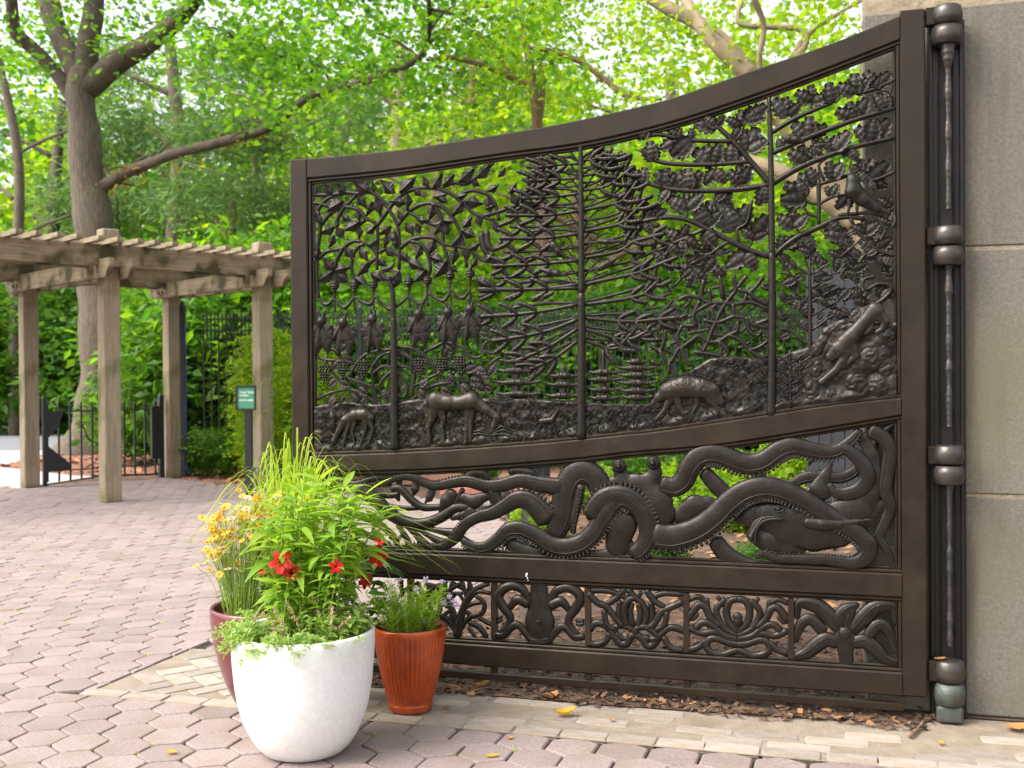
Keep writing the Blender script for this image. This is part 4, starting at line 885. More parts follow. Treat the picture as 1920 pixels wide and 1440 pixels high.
fans = [(500, 462, (300, 440), (390, 390), (560, 375)), (665, 470, (560, 400), (690, 325), (620, 570)), (720, 420, (760, 300), (890, 300), (880, 390)), (1040, 385, (900, 255), (1000, 230), (1140, 280)), (1205, 282, (1070, 200), (1200, 140), (1350, 235)), (1365, 290, (1330, 120), (1420, 200)),
 (1530, 222, (1380, 150), (1530, 50), (1650, 100)), (1685, 185, (1600, 40), (1720, 90), (1810, 50)), (1535, 412, (1370, 340), (1480, 270), (1640, 240)), (1770, 330, (1670, 215), (1750, 190), (1820, 230)), (1190, 552, (1050, 430), (1190, 370), (1345, 450)), (1370, 645, (1290, 540), (1510, 490), (1400, 520)), (1660, 572, (1520, 465), (1680, 390), (1810, 400)),
 (210, 560, (120, 470), (230, 470), (60, 650)), (305, 570, (190, 730), (310, 470), (130, 700)), (480, 745, (300, 640), (400, 590), (520, 580)), (600, 740, (610, 570), (700, 640)), (740, 650, (690, 470), (800, 450), (890, 560)), (290, 935, (190, 790), (280, 760), (400, 790)), (490, 795, (390, 920), (570, 910)), (685, 900, (570, 790), (660, 740), (750, 750)),
 (20, 720, (60, 610), (-70, 620), (-10, 560)), (140, 935, (30, 790), (110, 760), (200, 800)), (1250, 885, (1080, 840), (1170, 770)), (1150, 990, (985, 890), (1100, 860), (1190, 920)), (1165, 1000, (945, 1020), (990, 1090)), (1080, 1225, (940, 1130), (1060, 1070), (1190, 1120)), (1370, 860, (1330, 710), (1450, 730)), (1360, 990, (1310, 910), (1410, 890)),
 (1165, 740, (1020, 640), (1120, 590), (1240, 600)), (280, 1085, (120, 1000), (270, 950), (410, 960)), (415, 1210, (330, 1030), (460, 1000), (540, 1100)), (650, 1240, (560, 1060), (470, 1010), (750, 1030)), (770, 1310, (680, 1230), (890, 1260), (890, 1110)), (230, 1320, (100, 1240), (290, 1190), (70, 1410), (230, 1470)), (420, 1250, (500, 1380), (440, 1420)), (250, 1300, (380, 1400)),
 (1640, 880, (1550, 800), (1680, 690), (1800, 720), (1790, 930), (1690, 970)), (1600, 1270, (1490, 1200), (1600, 1150), (1730, 1180)), (1690, 1390, (1550, 1310), (1700, 1240), (1820, 1300), (1610, 1440)), (1480, 1290, (1330, 1330), (1280, 1270)), (1790, 1080, (1700, 1000), (1820, 980)), (1790, 1210, (1820, 1100), (1700, 1150)), (1560, 800, (1480, 760), (1590, 700)),
 (40, 1150, (-60, 1040), (60, 1030), (130, 1080)), (-60, 890, (-150, 780), (-40, 760)), (-40, 1180, (-140, 1260), (10, 1280), (-120, 1150)), (-60, 560, (-130, 480), (-20, 430)), (1480, 990, (1380, 1100), (1500, 1090)), (1500, 640, (1560, 740), (1430, 700)), (1150, 1290, (1240, 1400), (1120, 1420)), (1340, 1180, (1320, 1280), (1430, 1290)),
 (1220, 620, (1290, 700), (1340, 600)), (560, 940, (480, 1040), (590, 1060)), (860, 920, (800, 1080), (870, 1060)), (130, 940, (60, 1050), (180, 1070)), (980, 640, (1010, 540), (950, 560)), (1430, 1290, (1440, 1400), (1530, 1360)), (1100, 1300, (990, 1390), (1060, 1420)), (330, 1490, (420, 1440), (260, 1420))]
lf6 = [(480, 100, (250, 120), (320, 40), (390, 220)), (720, 60, (640, 190), (550, 180), (800, 200)), (560, 60, (470, 20), (620, 20)), (310, 180, (180, 150), (300, 310), (220, 260), (430, 270)), (530, 240, (450, 130), (560, 150)), (200, 60, (120, -30), (260, -40)), (100, 130, (180, 200), (30, 40)),
 (1200, 60, (1100, 20), (1180, 170), (1300, 120)), (1420, 90, (1320, 40), (1380, 210), (1500, 180)), (1520, 180, (1420, 260), (1640, 130), (1560, 300)), (1700, 60, (1600, 20), (1780, 20), (1790, 160)), (1800, 230, (1720, 200), (1830, 120)), (1040, 120, (960, 60), (990, 200), (1100, 190)), (1080, 250, (970, 300), (1150, 210), (1060, 340)), (1280, 260, (1230, 150), (1380, 240), (1330, 360)), (1000, 400, (960, 330), (1080, 400)), (1480, 330, (1400, 420), (1560, 420)), (1260, 390, (1330, 470), (1200, 320)), (1420, 480, (1320, 560), (1500, 520)), (980, 560, (950, 480), (1060, 520)), (1040, 660, (960, 700), (980, 610)), (1260, 560, (1330, 620), (1300, 500)), (1560, 480, (1480, 560)), (1780, 330, (1720, 420), (1830, 420)), (1640, 330, (1580, 420))]
for Z, L_ in ((Z5, fans), (Z6, lf6)):
    for fx in L_:
        b = fx[:2]; q = Z([b])[0]
        c = min(bpts, key=lambda p: (p[0] - q[0]) ** 2 + (p[1] - q[1]) ** 2)
        if 4 < math.hypot(c[0] - q[0], c[1] - q[1]) < 60: gtube('leaf_stalk', zoomer(0, 0, 1), [c, ((c[0] + q[0]) / 2 + 1, (c[1] + q[1]) / 2), q], [2.4, 2.0, 1.8], UP, n=NM + .004)
        for t in fx[2:]: gleaf(Z, b, (b[0] + (t[0] - b[0]) * .90, b[1] + (t[1] - b[1]) * .90), 'oak', UP, 1.02, n=NM + rnd.uniform(-.006, .016))
# small tree and twigs right of the oak
gtube('trunk', Z6, [(1192, 100), (1195, 500), (1195, 800), (1200, 980)], [10, 16, 20, 22], UP, n=NM + .004)
for y in range(180, 760, 105):
    for sg in (-1, 1): gtube('branch', Z6, [(1195, y + 40), (1195 + sg * 70, y), (1195 + sg * 150, y - 60 + rnd.randrange(-20, 20)), (1195 + sg * 225, y - 80)], [11, 10, 8, 6], UP, n=NM)
# antler lattice
for p in ([(620, 230), (640, 330), (590, 400), (540, 470), (490, 570), (460, 640), (430, 720), (390, 800)], [(720, 230), (640, 330)], [(840, 240), (800, 300), (740, 350), (660, 330)], [(740, 350), (790, 400), (880, 445)], [(520, 230), (540, 400)], [(400, 260), (380, 390), (450, 430), (540, 430), (620, 440), (700, 430), (770, 430), (880, 480)],
 [(210, 410), (280, 380), (380, 400)], [(370, 420), (330, 500), (320, 560), (330, 600), (240, 600), (200, 560), (270, 520)], [(620, 440), (630, 530), (700, 540), (760, 590), (880, 620)], [(880, 560), (790, 590)], [(630, 530), (560, 560), (490, 580), (400, 560)], [(240, 600), (200, 680), (230, 760), (300, 720), (360, 680), (430, 720), (510, 720), (590, 670), (650, 640), (650, 580)],
 [(590, 670), (680, 720), (740, 780), (820, 760), (880, 715)], [(740, 780), (800, 830), (880, 830)], [(510, 720), (580, 800), (550, 840)], [(-20, 650), (100, 720), (110, 640), (160, 650)], [(100, 720), (70, 790), (-10, 750)], [(70, 790), (140, 880), (200, 790), (230, 760)], [(140, 880), (140, 960)], [(330, 800), (480, 820), (560, 840)], [(720, 540), (740, 640), (800, 680), (830, 640)],
 [(700, 430), (720, 370)], [(330, 500), (400, 460), (450, 430)], [(230, 760), (260, 860), (300, 900)], [(880, 330), (830, 310)], [(440, 330), (450, 430)], [(480, 560), (460, 480), (500, 440)], [(10, 870), (70, 900)], [(-40, 560), (20, 600), (60, 560), (110, 640)]):
    gtube('antler', Z6, p, [18, 17, 16, 15], UP, n=NM)

for x0 in range(-20, 860, 95):                              # finer tines between the antlers
    for y0 in range(300, 780, 90):
        x, y = x0 + rnd.uniform(-25, 25), y0 + rnd.uniform(-22, 22); a = rnd.uniform(-.9, .9) + (math.pi / 2 if rnd.random() < .4 else 0)
        if y > 900 - .45 * x and x < 300 or y > 800: continue
        gtube('tine', Z6, [(x, y), (x + 45 * math.cos(a) + 8, y + 45 * math.sin(a)), (x + 95 * math.cos(a), y + 95 * math.sin(a))], [13, 12, 9], UP, n=NM - .007)
for k in range(45):
    x, y = rnd.uniform(950, 1820), rnd.uniform(20, 560)
    if abs(y - (1010 - .74 * (x - 1000) * .9)) < 150 and x > 1380 and y > 330: continue
    a = rnd.uniform(0, 6.28); L = rnd.uniform(70, 115); gleaf(Z6, (x, y), (x + L * math.cos(a), y + L * math.sin(a)), 'oak', UP, 1.2, n=NM + rnd.uniform(-.012, .004), name='small_leaf')
# ------------------------------------------------------------------ ground of the relief with its animals
def vnoise(x, y, seed=0):
    r = np.random.default_rng(seed).random((64, 64)); xi = np.floor(x).astype(int); yi = np.floor(y).astype(int); fx = x - xi; fy = y - yi
    fx = fx * fx * (3 - 2 * fx); fy = fy * fy * (3 - 2 * fy); g = lambda a, b: r[a % 64, b % 64]
    return (g(xi, yi) * (1 - fx) + g(xi + 1, yi) * fx) * (1 - fy) + (g(xi, yi + 1) * (1 - fx) + g(xi + 1, yi + 1) * fx) * fy
gtop = curve_z([(585, 762), (640, 752), (700, 758), (760, 750), (800, 748), (860, 755), (900, 748), (935, 745), (1000, 748), (1080, 753), (1150, 757), (1225, 757), (1240, 742), (1265, 720), (1300, 690), (1345, 668), (1400, 670), (1440, 672), (1500, 655), (1530, 640), (1570, 610), (1600, 600), (1640, 605), (1690, 600)])
Ns, Nz = 420, 60; S = np.linspace(s_l1 + .02, s_r0 - .02, Ns); V = np.zeros((Ns, Nz, 3))
for i, s in enumerate(S):
    z0, z1 = midT(s) + .012, gtop(s); zz = np.linspace(z0, z1, Nz)
    h = .004 + .006 * vnoise(np.full(Nz, s * 60), zz * 60, 1) + .006 * vnoise(np.full(Nz, s * 25), zz * 30, 2)
    h += .010 * np.exp(-((zz - z0 - .02) / .02) ** 2) * (.6 + .4 * math.sin(s * 40)); rk = np.clip((s - 2.55) / .12, 0, 1)
    h += rk * .016 * np.abs(2 * vnoise(np.full(Nz, s * 11 + 3), zz * 13, 5) - 1); h[-3:] *= np.array([.8, .5, .0])
    V[i, :, 0] = s; V[i, :, 1] = -(NM + .002 + h); V[i, :, 2] = zz
ii = np.arange(Ns * Nz).reshape(Ns, Nz); F = np.stack([ii[:-1, :-1], ii[1:, :-1], ii[1:, 1:], ii[:-1, 1:]], -1).reshape(-1, 4); V = V.reshape(-1, 3)
Vb = V.copy(); Vb[:, 1] = -(NM - .012); F = np.concatenate([F, F[:, ::-1] + len(V)]); mesh_obj('relief_ground', np.concatenate([V, Vb]), F, BC, UP)
mb = MB()
for k in range(900):
    s = rnd.uniform(s_l1 + .04, 2.5); z0, z1 = midT(s) + .015, gtop(s) - .02
    if z1 < z0: continue
    z = z0 + (z1 - z0) * rnd.random(); l = rnd.uniform(.015, .045); a = rnd.choice((-1, 1)) * rnd.uniform(.15, 1.2)
    mb.tube([(s, .012, z), (s + math.sin(a) * l * .5, .008, z + l * .55), (s + math.sin(a) * l * 1.1, .012, z + l * .65)], [.0022, .003, .0012], 4, 1, NRM, 2, cap=False)
o = mb.build('relief_grass', BC, UP); o['kind'] = 'stuff'
for cx, cy, w_ in ((190, 1330, 190), (1830, 1240, 0),):
    Z = Z4
    for k in range(15):
        a = -math.pi * (k + .5) / 15; L = 190 + 40 * math.sin(k)
        if w_: gtube('agave_blade', Z, [(cx, cy), (cx + .5 * L * math.cos(a), cy + .75 * L * math.sin(a)), (cx + L * math.cos(a), cy + .55 * L * math.sin(a) + 20)], [9, 9, 3], UP, n=NM + .02)
for cx, cy in ((1460, 880), (290, 1000)):
    for k in range(9): a = -math.pi * (k + 1) / 10; gtube('fern_blade', Z6 if cx > 1000 else Z4, [(cx - 800 if cx > 1000 else cx, cy + 50), ((cx - 800 if cx > 1000 else cx) + 60 * math.cos(a), cy + 50 + 80 * math.sin(a)), ((cx - 800 if cx > 1000 else cx) + 130 * math.cos(a), cy + 50 + 90 * math.sin(a))], [7, 7, 3], UP, n=NM + .014)
for x in (1045, 1120):                                    # fern stalks on the slope by the oak
    gtube('fern', Z6, [(x, 790 + (x - 1045)), (x, 1000), (x + 5, 1210 - (x - 1045) * 3)], [9, 10, 11], UP, n=NM + .016)
    for y in range(850, 1180 if x < 1100 else 960, 55):
        for sg in (-1, 1): gtube('fern_leaf', Z6, [(x, y + 30), (x + sg * 50, y + 5), (x + sg * 95, y - 30)], [6, 6, 4], UP, n=NM + .016)
MB_ = BC
AN = NM + .018
relief('horse', Z2, [[(1330, 920, 86), (1450, 938, 72), (1560, 938, 72), (1650, 920, 86)], [(1680, 930, 68), (1790, 1000, 48), (1875, 1060, 36)], [(1880, 1075, 38), (1850, 1150, 26), (1832, 1195, 19)], [(1885, 1045, 10), (1890, 1020, 5)],
 [(1625, 980, 46), (1612, 1100, 25), (1606, 1180, 22), (1600, 1290, 17), (1590, 1300, 17)], [(1655, 980, 40), (1645, 1110, 22), (1640, 1280, 16)], [(1325, 980, 62), (1290, 1100, 30), (1262, 1160, 20), (1270, 1290, 17)], [(1365, 990, 50), (1400, 1080, 26), (1385, 1160, 18), (1400, 1270, 15)],
 [(1270, 880, 22), (1240, 950, 28), (1255, 1060, 22), (1240, 1180, 10)]], UP, n=AN + .004, depth=.66, res=.0022, m=MT['bronze_smooth'])
relief('deer', Z2, [[(520, 1090, 46), (600, 1050, 58), (690, 1040, 54), (745, 1070, 36)], [(510, 1100, 44), (450, 1200, 26), (410, 1280, 24), (390, 1335, 11)], [(560, 1110, 34), (525, 1200, 16), (495, 1330, 10)], [(600, 1110, 26), (575, 1200, 13), (600, 1310, 9)], [(700, 1090, 38), (695, 1180, 15), (650, 1320, 10)], [(730, 1080, 36), (762, 1180, 15), (722, 1310, 10)], [(410, 1230, 10), (385, 1205, 5)]], UP, n=AN + .004, depth=.70, res=.0022, m=MT['bronze_smooth'])
relief('deer', Z2, [[(385, 1000, 13), (400, 1060, 34), (405, 1130, 34), (410, 1200, 14)], [(375, 1000, 9), (380, 940, 5)], [(395, 995, 8), (420, 940, 4)]], UP, n=NM + .012, depth=.6, res=.0026)
relief('fawn', Z4, [[(650, 1200, 28), (740, 1190, 30)], [(745, 1185, 24), (785, 1120, 14), (800, 1090, 12)], [(800, 1085, 11), (830, 1110, 7)], [(800, 1080, 6), (815, 1055, 3)], [(650, 1220, 20), (625, 1280, 8), (630, 1340, 6)], [(665, 1220, 14), (690, 1290, 7), (680, 1330, 5)], [(745, 1210, 18), (765, 1280, 8), (790, 1335, 6)], [(735, 1215, 14), (740, 1290, 6), (745, 1330, 5)]], UP, n=AN, depth=.8, res=.0022, m=BC)
relief('wild_boar', Z6, [[(15, 1185, 16), (60, 1140, 36), (130, 1090, 68), (250, 1060, 84), (380, 1070, 80), (460, 1090, 66), (520, 1170, 34)], [(150, 1140, 32), (100, 1240, 15), (45, 1300, 11)], [(200, 1150, 34), (215, 1215, 20), (245, 1262, 14), (275, 1250, 9)], [(425, 1120, 46), (475, 1190, 22), (505, 1240, 13), (495, 1272, 11)], [(345, 1130, 32), (345, 1200, 15), (310, 1262, 9)]], UP, n=AN + .003, depth=.58, res=.0028, m=MT['bronze_smooth'],
       tex=lambda X, Zq: .004 * (vnoise(X * 260 + Zq * 60, Zq * 90, 9) - .3) * (Zq > gp(1290, 735).z))
mb = MB()
for k in range(46):
    t = k / 45; x = 60 + 460 * t; y = 1075 - 105 * math.sin(math.pi * t * .8 + .35) + rnd.uniform(-8, 8); q = Z6([(x, y), (x + rnd.uniform(10, 40), y - rnd.uniform(25, 60) + 50 * t)])
    mb.tube([gp(*q[0], AN + .012), gp(*q[1], AN + .008)], [.0035, .001], 4, 1, NRM, 1)
o = mb.build('boar_bristles', BC, UP); o['kind'] = 'stuff'
relief('panther', Z6, [[(1405, 785, 70), (1352, 832, 40)], [(1455, 735, 66), (1500, 690, 66), (1550, 635, 54), (1615, 560, 50), (1685, 490, 66)], [(1465, 800, 46), (1440, 870, 36), (1385, 940, 28), (1305, 1005, 22), (1280, 1026, 24)], [(1505, 760, 48), (1535, 830, 30), (1480, 880, 22), (1450, 905, 18)],
 [(1700, 510, 54), (1762, 570, 32), (1735, 630, 20), (1700, 650, 18)], [(1640, 545, 40), (1655, 620, 24), (1610, 660, 16)], [(1348, 742, 20), (1338, 722, 9)], [(1472, 800, 20), (1488, 786, 9)]], UP, n=AN + .008, depth=.60, res=.0026, power=7, m=MT['bronze_smooth'])
for x, y in ((1368, 788), (1412, 812)):
    q = Z6([(x, y)])[0]; v, f = ball(gp(*q, AN + .034), .0042, 7, 4); mesh_obj('panther_eye', v, f, MT['bronze_dark'], UP)
gtube('panther_tail', Z6, [(1680, 450), (1750, 400), (1795, 350), (1790, 300), (1700, 290), (1630, 330), (1590, 300), (1610, 250), (1680, 235)], [24, 20, 17, 15, 14, 14, 15, 16], UP, n=AN)
for pts in ([[(1215, 1060, 60), (1220, 1150, 62)]], [[(1350, 1130, 62)]], [[(1540, 1030, 90), (1600, 1080, 70)]], [[(1720, 1060, 95)]], [[(1660, 850, 105), (1720, 820, 90)]], [[(1760, 680, 80)]], [[(1290, 720, 46), (1250, 800, 40), (1330, 650, 46), (1450, 590, 40)]], [[(1260, 900, 44), (1240, 960, 40)]], [[(1480, 1110, 44)]], [[(1600, 930, 60), (1540, 960, 40)]], [[(1780, 930, 80)]]):
    relief('boulder', Z6, pts, UP, n=NM + .006, depth=.34, res=.004, tex=lambda X, Zq: .006 * vnoise(X * 90, Zq * 90, 12))
ZH = zoomer(1580, 300, 12)
relief('hawk', ZH, [[(190, 330, 95), (230, 480, 150), (250, 700, 205), (480, 900, 165), (780, 1080, 95), (1030, 1190, 45)], [(150, 300, 70), (60, 330, 26), (40, 360, 14)], [(160, 880, 60), (140, 1100, 40), (120, 1190, 30)], [(330, 950, 50), (320, 1180, 28)]], UP, n=AN, depth=.6, res=.0024, tex=lambda X, Zq: .0015 * np.sin((X + Zq) * 700))
gtube('perch', ZH, [(-80, 1240), (200, 1215), (620, 1190), (900, 1260)], [50, 45, 40, 30], UP, n=NM + .008)
relief('owl', Z5, [[(1040, 560, 34), (1090, 570, 34), (1150, 590, 8)]], UP, n=NM + .014, depth=.7, res=.0026)
# ------------------------------------------------------------------ octopus and shark panel
A = zoomer(620, 780, 3.4286); B = zoomer(1140, 780, 3.4286)
def arm(Z, pts, rr, n, flat=.46, sucker=0, name='tentacle', skip=0.0):
    rr = [q * 1.17 for q in rr]
    o = gtube(name, Z, pts, rr, SEA, n=n, flat=flat, seg=16, k=6, sq=.78)
    q = Z([tuple(p[:2]) for p in pts]); P = cr([gp(p[0], p[1], n) for p in q], 10); R = lerp_list(rr, len(P)) * (mpp(*q[len(q) // 2]) / Z.sc)
    E_ = []                                              # the raised line that runs along the lower edge
    for i in range(1, len(P) - 1):
        t = (P[i + 1] - P[i - 1]).normalized(); sdv = t.cross(Vector(NRM)); E_.append((P[i], sdv, R[i]))
    sg = sucker if sucker else 1
    v, f = tube([p + s_ * (r * .55 * sg) + Vector((0, -r * flat * .86, 0)) for p, s_, r in E_], [r * .055 + .0008 for p, s_, r in E_], 5, 1, NRM, 1); mesh_obj('edge_line', v, f, BC, o).matrix_parent_inverse = Matrix.Identity(4)
    if sucker:
        mb = MB(); acc = 0
        for i in range(1, len(E_)):
            acc += (E_[i][0] - E_[i - 1][0]).length; r = E_[i][2]
            if acc > max(.011, r * .30) and i / len(E_) > skip:
                acc = 0; c = E_[i][0] + E_[i][1] * (r * 1.03 * sg) + Vector((0, -r * flat * .25, 0)); rr_ = max(.0046, r * .17)
                for kk in range(2):
                    v, f = ball(c + E_[i][1] * sg * rr_ * (1.1 * kk - .5) + Vector((0, -.003, 0)), rr_, 7, 4, 1, .8, 1); mb.add(v, f)
        if mb.v: oo = mb.build('suckers', BC, o); oo['kind'] = 'stuff'
    return o
N0 = NM
arm(A, [(1480, 455), (1350, 440), (1220, 415), (1100, 445), (1000, 450), (880, 420), (780, 430), (680, 450), (600, 430), (520, 395), (430, 398), (330, 440), (220, 445)], [48, 46, 40, 38, 36, 34, 30, 26, 24, 22, 18, 14, 9], N0 + .006, sucker=1, skip=.45)
arm(A, [(1390, 660), (1330, 590), (1270, 545), (1200, 535), (1120, 580), (1040, 625), (960, 645), (880, 685), (830, 745), (790, 800), (720, 838), (640, 845), (540, 835), (430, 845)], [66, 62, 56, 50, 42, 38, 34, 32, 30, 28, 24, 20, 16, 10], N0 + .004, sucker=1)
arm(A, [(1440, 760), (1490, 640), (1510, 500), (1550, 400), (1620, 360), (1700, 400), (1760, 520), (1790, 640)], [55, 74, 76, 74, 72, 70, 70, 70], N0 - .002, flat=.4)
gtube('sucker_slot', A, [(1610, 450), (1590, 560), (1560, 680), (1560, 750)], [30, 34, 30, 20], SEA, n=N0 + .014, flat=.35)
mb = MB()
for t in range(13):
    x, y = 1612 - 52 * t / 12 + 3 * math.sin(t), 470 + 280 * t / 12; q = A([(x, y)])[0]; v, f = ball(gp(*q, N0 + .026), .006, 7, 4, 1, .6, 1); mb.add(v, f)
o = mb.build('suckers', BC, SEA); o['kind'] = 'stuff'
arm(A, [(1980, 580), (1900, 530), (1840, 540), (1760, 640), (1700, 740), (1620, 815), (1520, 845), (1420, 830), (1320, 765), (1220, 725), (1140, 735), (1080, 790), (1000, 842), (920, 842), (850, 805)], [60, 60, 58, 56, 54, 54, 54, 52, 48, 46, 42, 38, 34, 30, 22], N0 + .012, sucker=-1)
arm(B, [(-110, 640), (-40, 540), (60, 508), (160, 540), (230, 630), (262, 740), (235, 830), (170, 890)], [56, 58, 60, 60, 58, 56, 52, 44], N0 + .014, sucker=-1)
arm(A, [(1130, 790), (1200, 850), (1290, 880), (1370, 870)], [30, 46, 46, 30], N0 - .006, sucker=1)
arm(A, [(1640, 880), (1740, 895), (1840, 880), (1900, 830), (1960, 880)], [20, 34, 44, 40, 30], N0 - .006, sucker=1)
relief('octopus_head', B, [[(70, 330, 44), (100, 420, 60), (180, 440, 74), (250, 440, 74), (300, 380, 50), (300, 310, 42)], [(200, 460, 90), (300, 560, 120), (350, 630, 90), (330, 690, 70)], [(40, 440, 50), (20, 620, 90), (80, 700, 110), (60, 830, 80)], [(330, 420, 40), (430, 470, 50)]], SEA, n=N0, depth=.34, res=.0045, hmax=.04)
for x, y in ((72, 322), (292, 302)):
    q = B([(x, y)])[0]; c = gp(*q, N0 + .022); v, f = lathe([(.0, .028), (.006, .027), (.010, .022), (.013, .012), (.016, .010), (.021, .013), (.024, .010), (.026, .006), (.031, .004), (.033, -.004), (.030, -.025)], 24)
    o = mesh_obj('eye', v, f, BC, SEA); o.location = c; o.rotation_euler = (math.pi / 2, 0, 0)
    mb = MB(); mb.box((.006, 0, .0255), (.014, .002, .004)); mb.build('pupil_slit', MT['bronze_dark'], o)
arm(B, [(350, 440), (430, 455), (490, 410), (520, 340), (570, 275), (640, 245), (720, 250), (800, 280), (900, 310), (1000, 290), (1100, 222), (1200, 195), (1320, 222), (1440, 232), (1530, 190), (1620, 100)], [50, 58, 60, 62, 62, 60, 60, 60, 60, 58, 55, 52, 48, 42, 34, 22], N0 + .008, sucker=1, skip=.3)
q = B([(960, 390)])[0]
for k in range(-2, 3): gtube('sucker_link', B, [(968 + k * 24, 365), (965 + k * 16, 400), (964 + k * 13, 432)], [9, 11, 12], SEA, n=N0 + .012)
arm(B, [(310, 770), (420, 780), (560, 740), (680, 660), (780, 560), (880, 490), (1000, 460), (1120, 480), (1250, 535), (1380, 615), (1500, 690), (1600, 755), (1672, 830), (1660, 905), (1570, 945), (1400, 925), (1230, 920), (1090, 915), (1010, 885), (950, 905)], [78, 78, 74, 72, 70, 68, 66, 62, 58, 54, 50, 50, 52, 46, 36, 30, 26, 24, 22, 16], N0 + .018, sucker=1)
arm(B, [(620, 360), (700, 450), (790, 535)], [40, 48, 44], N0 - .010)
arm(B, [(690, 800), (760, 890), (860, 945), (980, 965)], [46, 54, 50, 26], N0 - .008)
relief('mantle_lobe', B, [[(470, 640, 60), (560, 580, 78), (650, 570, 56), (700, 560, 30)]], SEA, n=N0 - .004, depth=.3, res=.0045)
relief('shark', B, [[(850, 650, 44), (930, 640, 84), (1050, 650, 105), (1180, 690, 150), (1320, 710, 165), (1460, 700, 150), (1580, 620, 120), (1670, 500, 86), (1705, 380, 66), (1690, 250, 48), (1640, 140, 40), (1600, 90, 20)], [(940, 770, 50), (1050, 820, 80), (1160, 860, 60), (1240, 870, 30)],
 [(1370, 470, 76), (1395, 390, 42), (1435, 305, 9)], [(1660, 560, 60), (1740, 580, 44), (1850, 545, 10)], [(1650, 640, 80), (1560, 760, 50), (1500, 800, 30)]], SEA, n=N0 - .002, depth=.30, res=.0045, hmax=.042)
relief('pectoral_fin', B, [[(1290, 690, 34), (1380, 700, 40), (1500, 695, 28), (1700, 665, 5)]], SEA, n=N0 + .030, depth=.5, res=.0035)
gtube('gape', B, [(1100, 655), (1010, 655), (950, 690), (925, 750), (920, 800)], [9, 14, 20, 22, 14], SEA, n=N0 + .030, flat=.35, m=MT['bronze_dark'])
gtube('lip', B, [(1130, 662), (1030, 668), (975, 700), (950, 760), (945, 830)], [8, 10, 12, 12, 8], SEA, n=N0 + .036, flat=.7)
mb = MB()
for t in range(13):
    x, y = 1000 - 85 * (t / 12) ** .7, 660 + 115 * t / 12; q = B([(x - 6, y - 6), (x + 12, y + 6)]); mb.tube([gp(*q[0], N0 + .040), gp(*q[1], N0 + .044)], [.004, .001], 5, 1, NRM, 1)
o = mb.build('teeth', MT['bronze_worn'], SEA); o['kind'] = 'stuff'
q = B([(1097, 597)])[0]; v, f = ball((0, 0, 0), .010, 12, 6, 1.5, .6, .8); o = mesh_obj('shark_eye', v, f, BC, SEA); o.location = gp(*q, N0 + .040)
gtube('eye_rim', B, [(1060, 598), (1095, 580), (1135, 598), (1095, 616), (1060, 598)], 5, SEA, n=N0 + .043)
q = B([(935, 610)])[0]; v, f = tube([(math.cos(a) * .006, 0, math.sin(a) * .006) for a in np.linspace(0, 5.6, 10)], [.0022] * 2, 5, 1, NRM, 1); o = mesh_obj('nostril', v, f, BC, SEA); o.location = gp(*q, N0 + .036)
for k in range(5): gtube('gill_slit', B, [(1190 + k * 15, 590 + k * 4), (1192 + k * 15, 615), (1200 + k * 14, 640 - k * 3)], [2.5, 4, 2.5], SEA, n=N0 + .0435, m=MT['bronze_dark'])
arm(B, [(1480, 200), (1560, 230), (1640, 310), (1668, 400), (1620, 470), (1540, 500), (1460, 490), (1425, 440)], [26, 36, 44, 46, 44, 40, 30, 16], N0 + .012)
arm(B, [(1690, 95), (1770, 140), (1815, 230), (1800, 350), (1785, 470), (1815, 590), (1780, 690), (1745, 780), (1790, 860), (1840, 990)], [40, 42, 42, 40, 38, 34, 30, 26, 24, 20], N0 + .004)
arm(B, [(1180, 440), (1270, 395), (1390, 388), (1500, 395), (1590, 350), (1650, 250)], [26, 34, 36, 34, 30, 24], N0 - .012)
gtube('spar', B, [(1680, 240), (1740, 130), (1850, 40)], [30, 28, 22], SEA, n=N0 - .016)
gtube('tentacle_tip', B, [(1420, 245), (1330, 265), (1290, 320)], [26, 20, 7], SEA, n=N0 - .008)
# kelp at the free end
for p, r in (([(180, 470), (280, 530), (380, 625), (480, 680), (600, 692), (720, 645), (800, 592), (890, 590)], [46, 42, 38, 34, 32, 30, 28, 20]), ([(390, 470), (450, 468), (520, 540), (600, 588), (720, 582)], [20, 24, 24, 22, 16]), ([(200, 420), (290, 490), (400, 510), (440, 470)], [22, 20, 18, 12]),
             ([(280, 540), (350, 572), (450, 592), (560, 590), (620, 572)], [18, 16, 15, 14, 10]), ([(540, 700), (680, 735), (800, 755)], [12, 16, 34]), ([(520, 700), (640, 775), (735, 825)], [12, 16, 32]), ([(470, 690), (550, 765), (620, 850)], [14, 18, 34]), ([(430, 700), (490, 790), (510, 860)], [14, 18, 28]),
             ([(380, 780), (430, 790), (470, 760)], [12, 14, 10]), ([(60, 420), (160, 440), (280, 400), (400, 395)], [26, 24, 20, 12]), ([(60, 620), (180, 640), (300, 690), (400, 770), (440, 860)], [24, 22, 22, 20, 16]), ([(100, 820), (200, 760), (320, 800), (400, 850)], [20, 20, 18, 12]), ([(260, 390), (310, 430), (390, 445)], [14, 12, 8]), ([(420, 500), (440, 545)], [26, 8]),
             ([(870, 400), (920, 365), (980, 370), (1010, 410)], [26, 30, 28, 18]), ([(1150, 360), (1200, 350), (1290, 365), (1330, 390)], [20, 28, 26, 12]), ([(1040, 470), (1070, 560), (1080, 590)], [44, 38, 24]), ([(800, 560), (830, 510), (850, 470)], [12, 14, 16]), ([(820, 770), (900, 830)], [20, 26])):
    gtube('kelp_frond', A, p, [q * 1.2 for q in r], SEA, n=N0 - .004, flat=.6, seg=9)
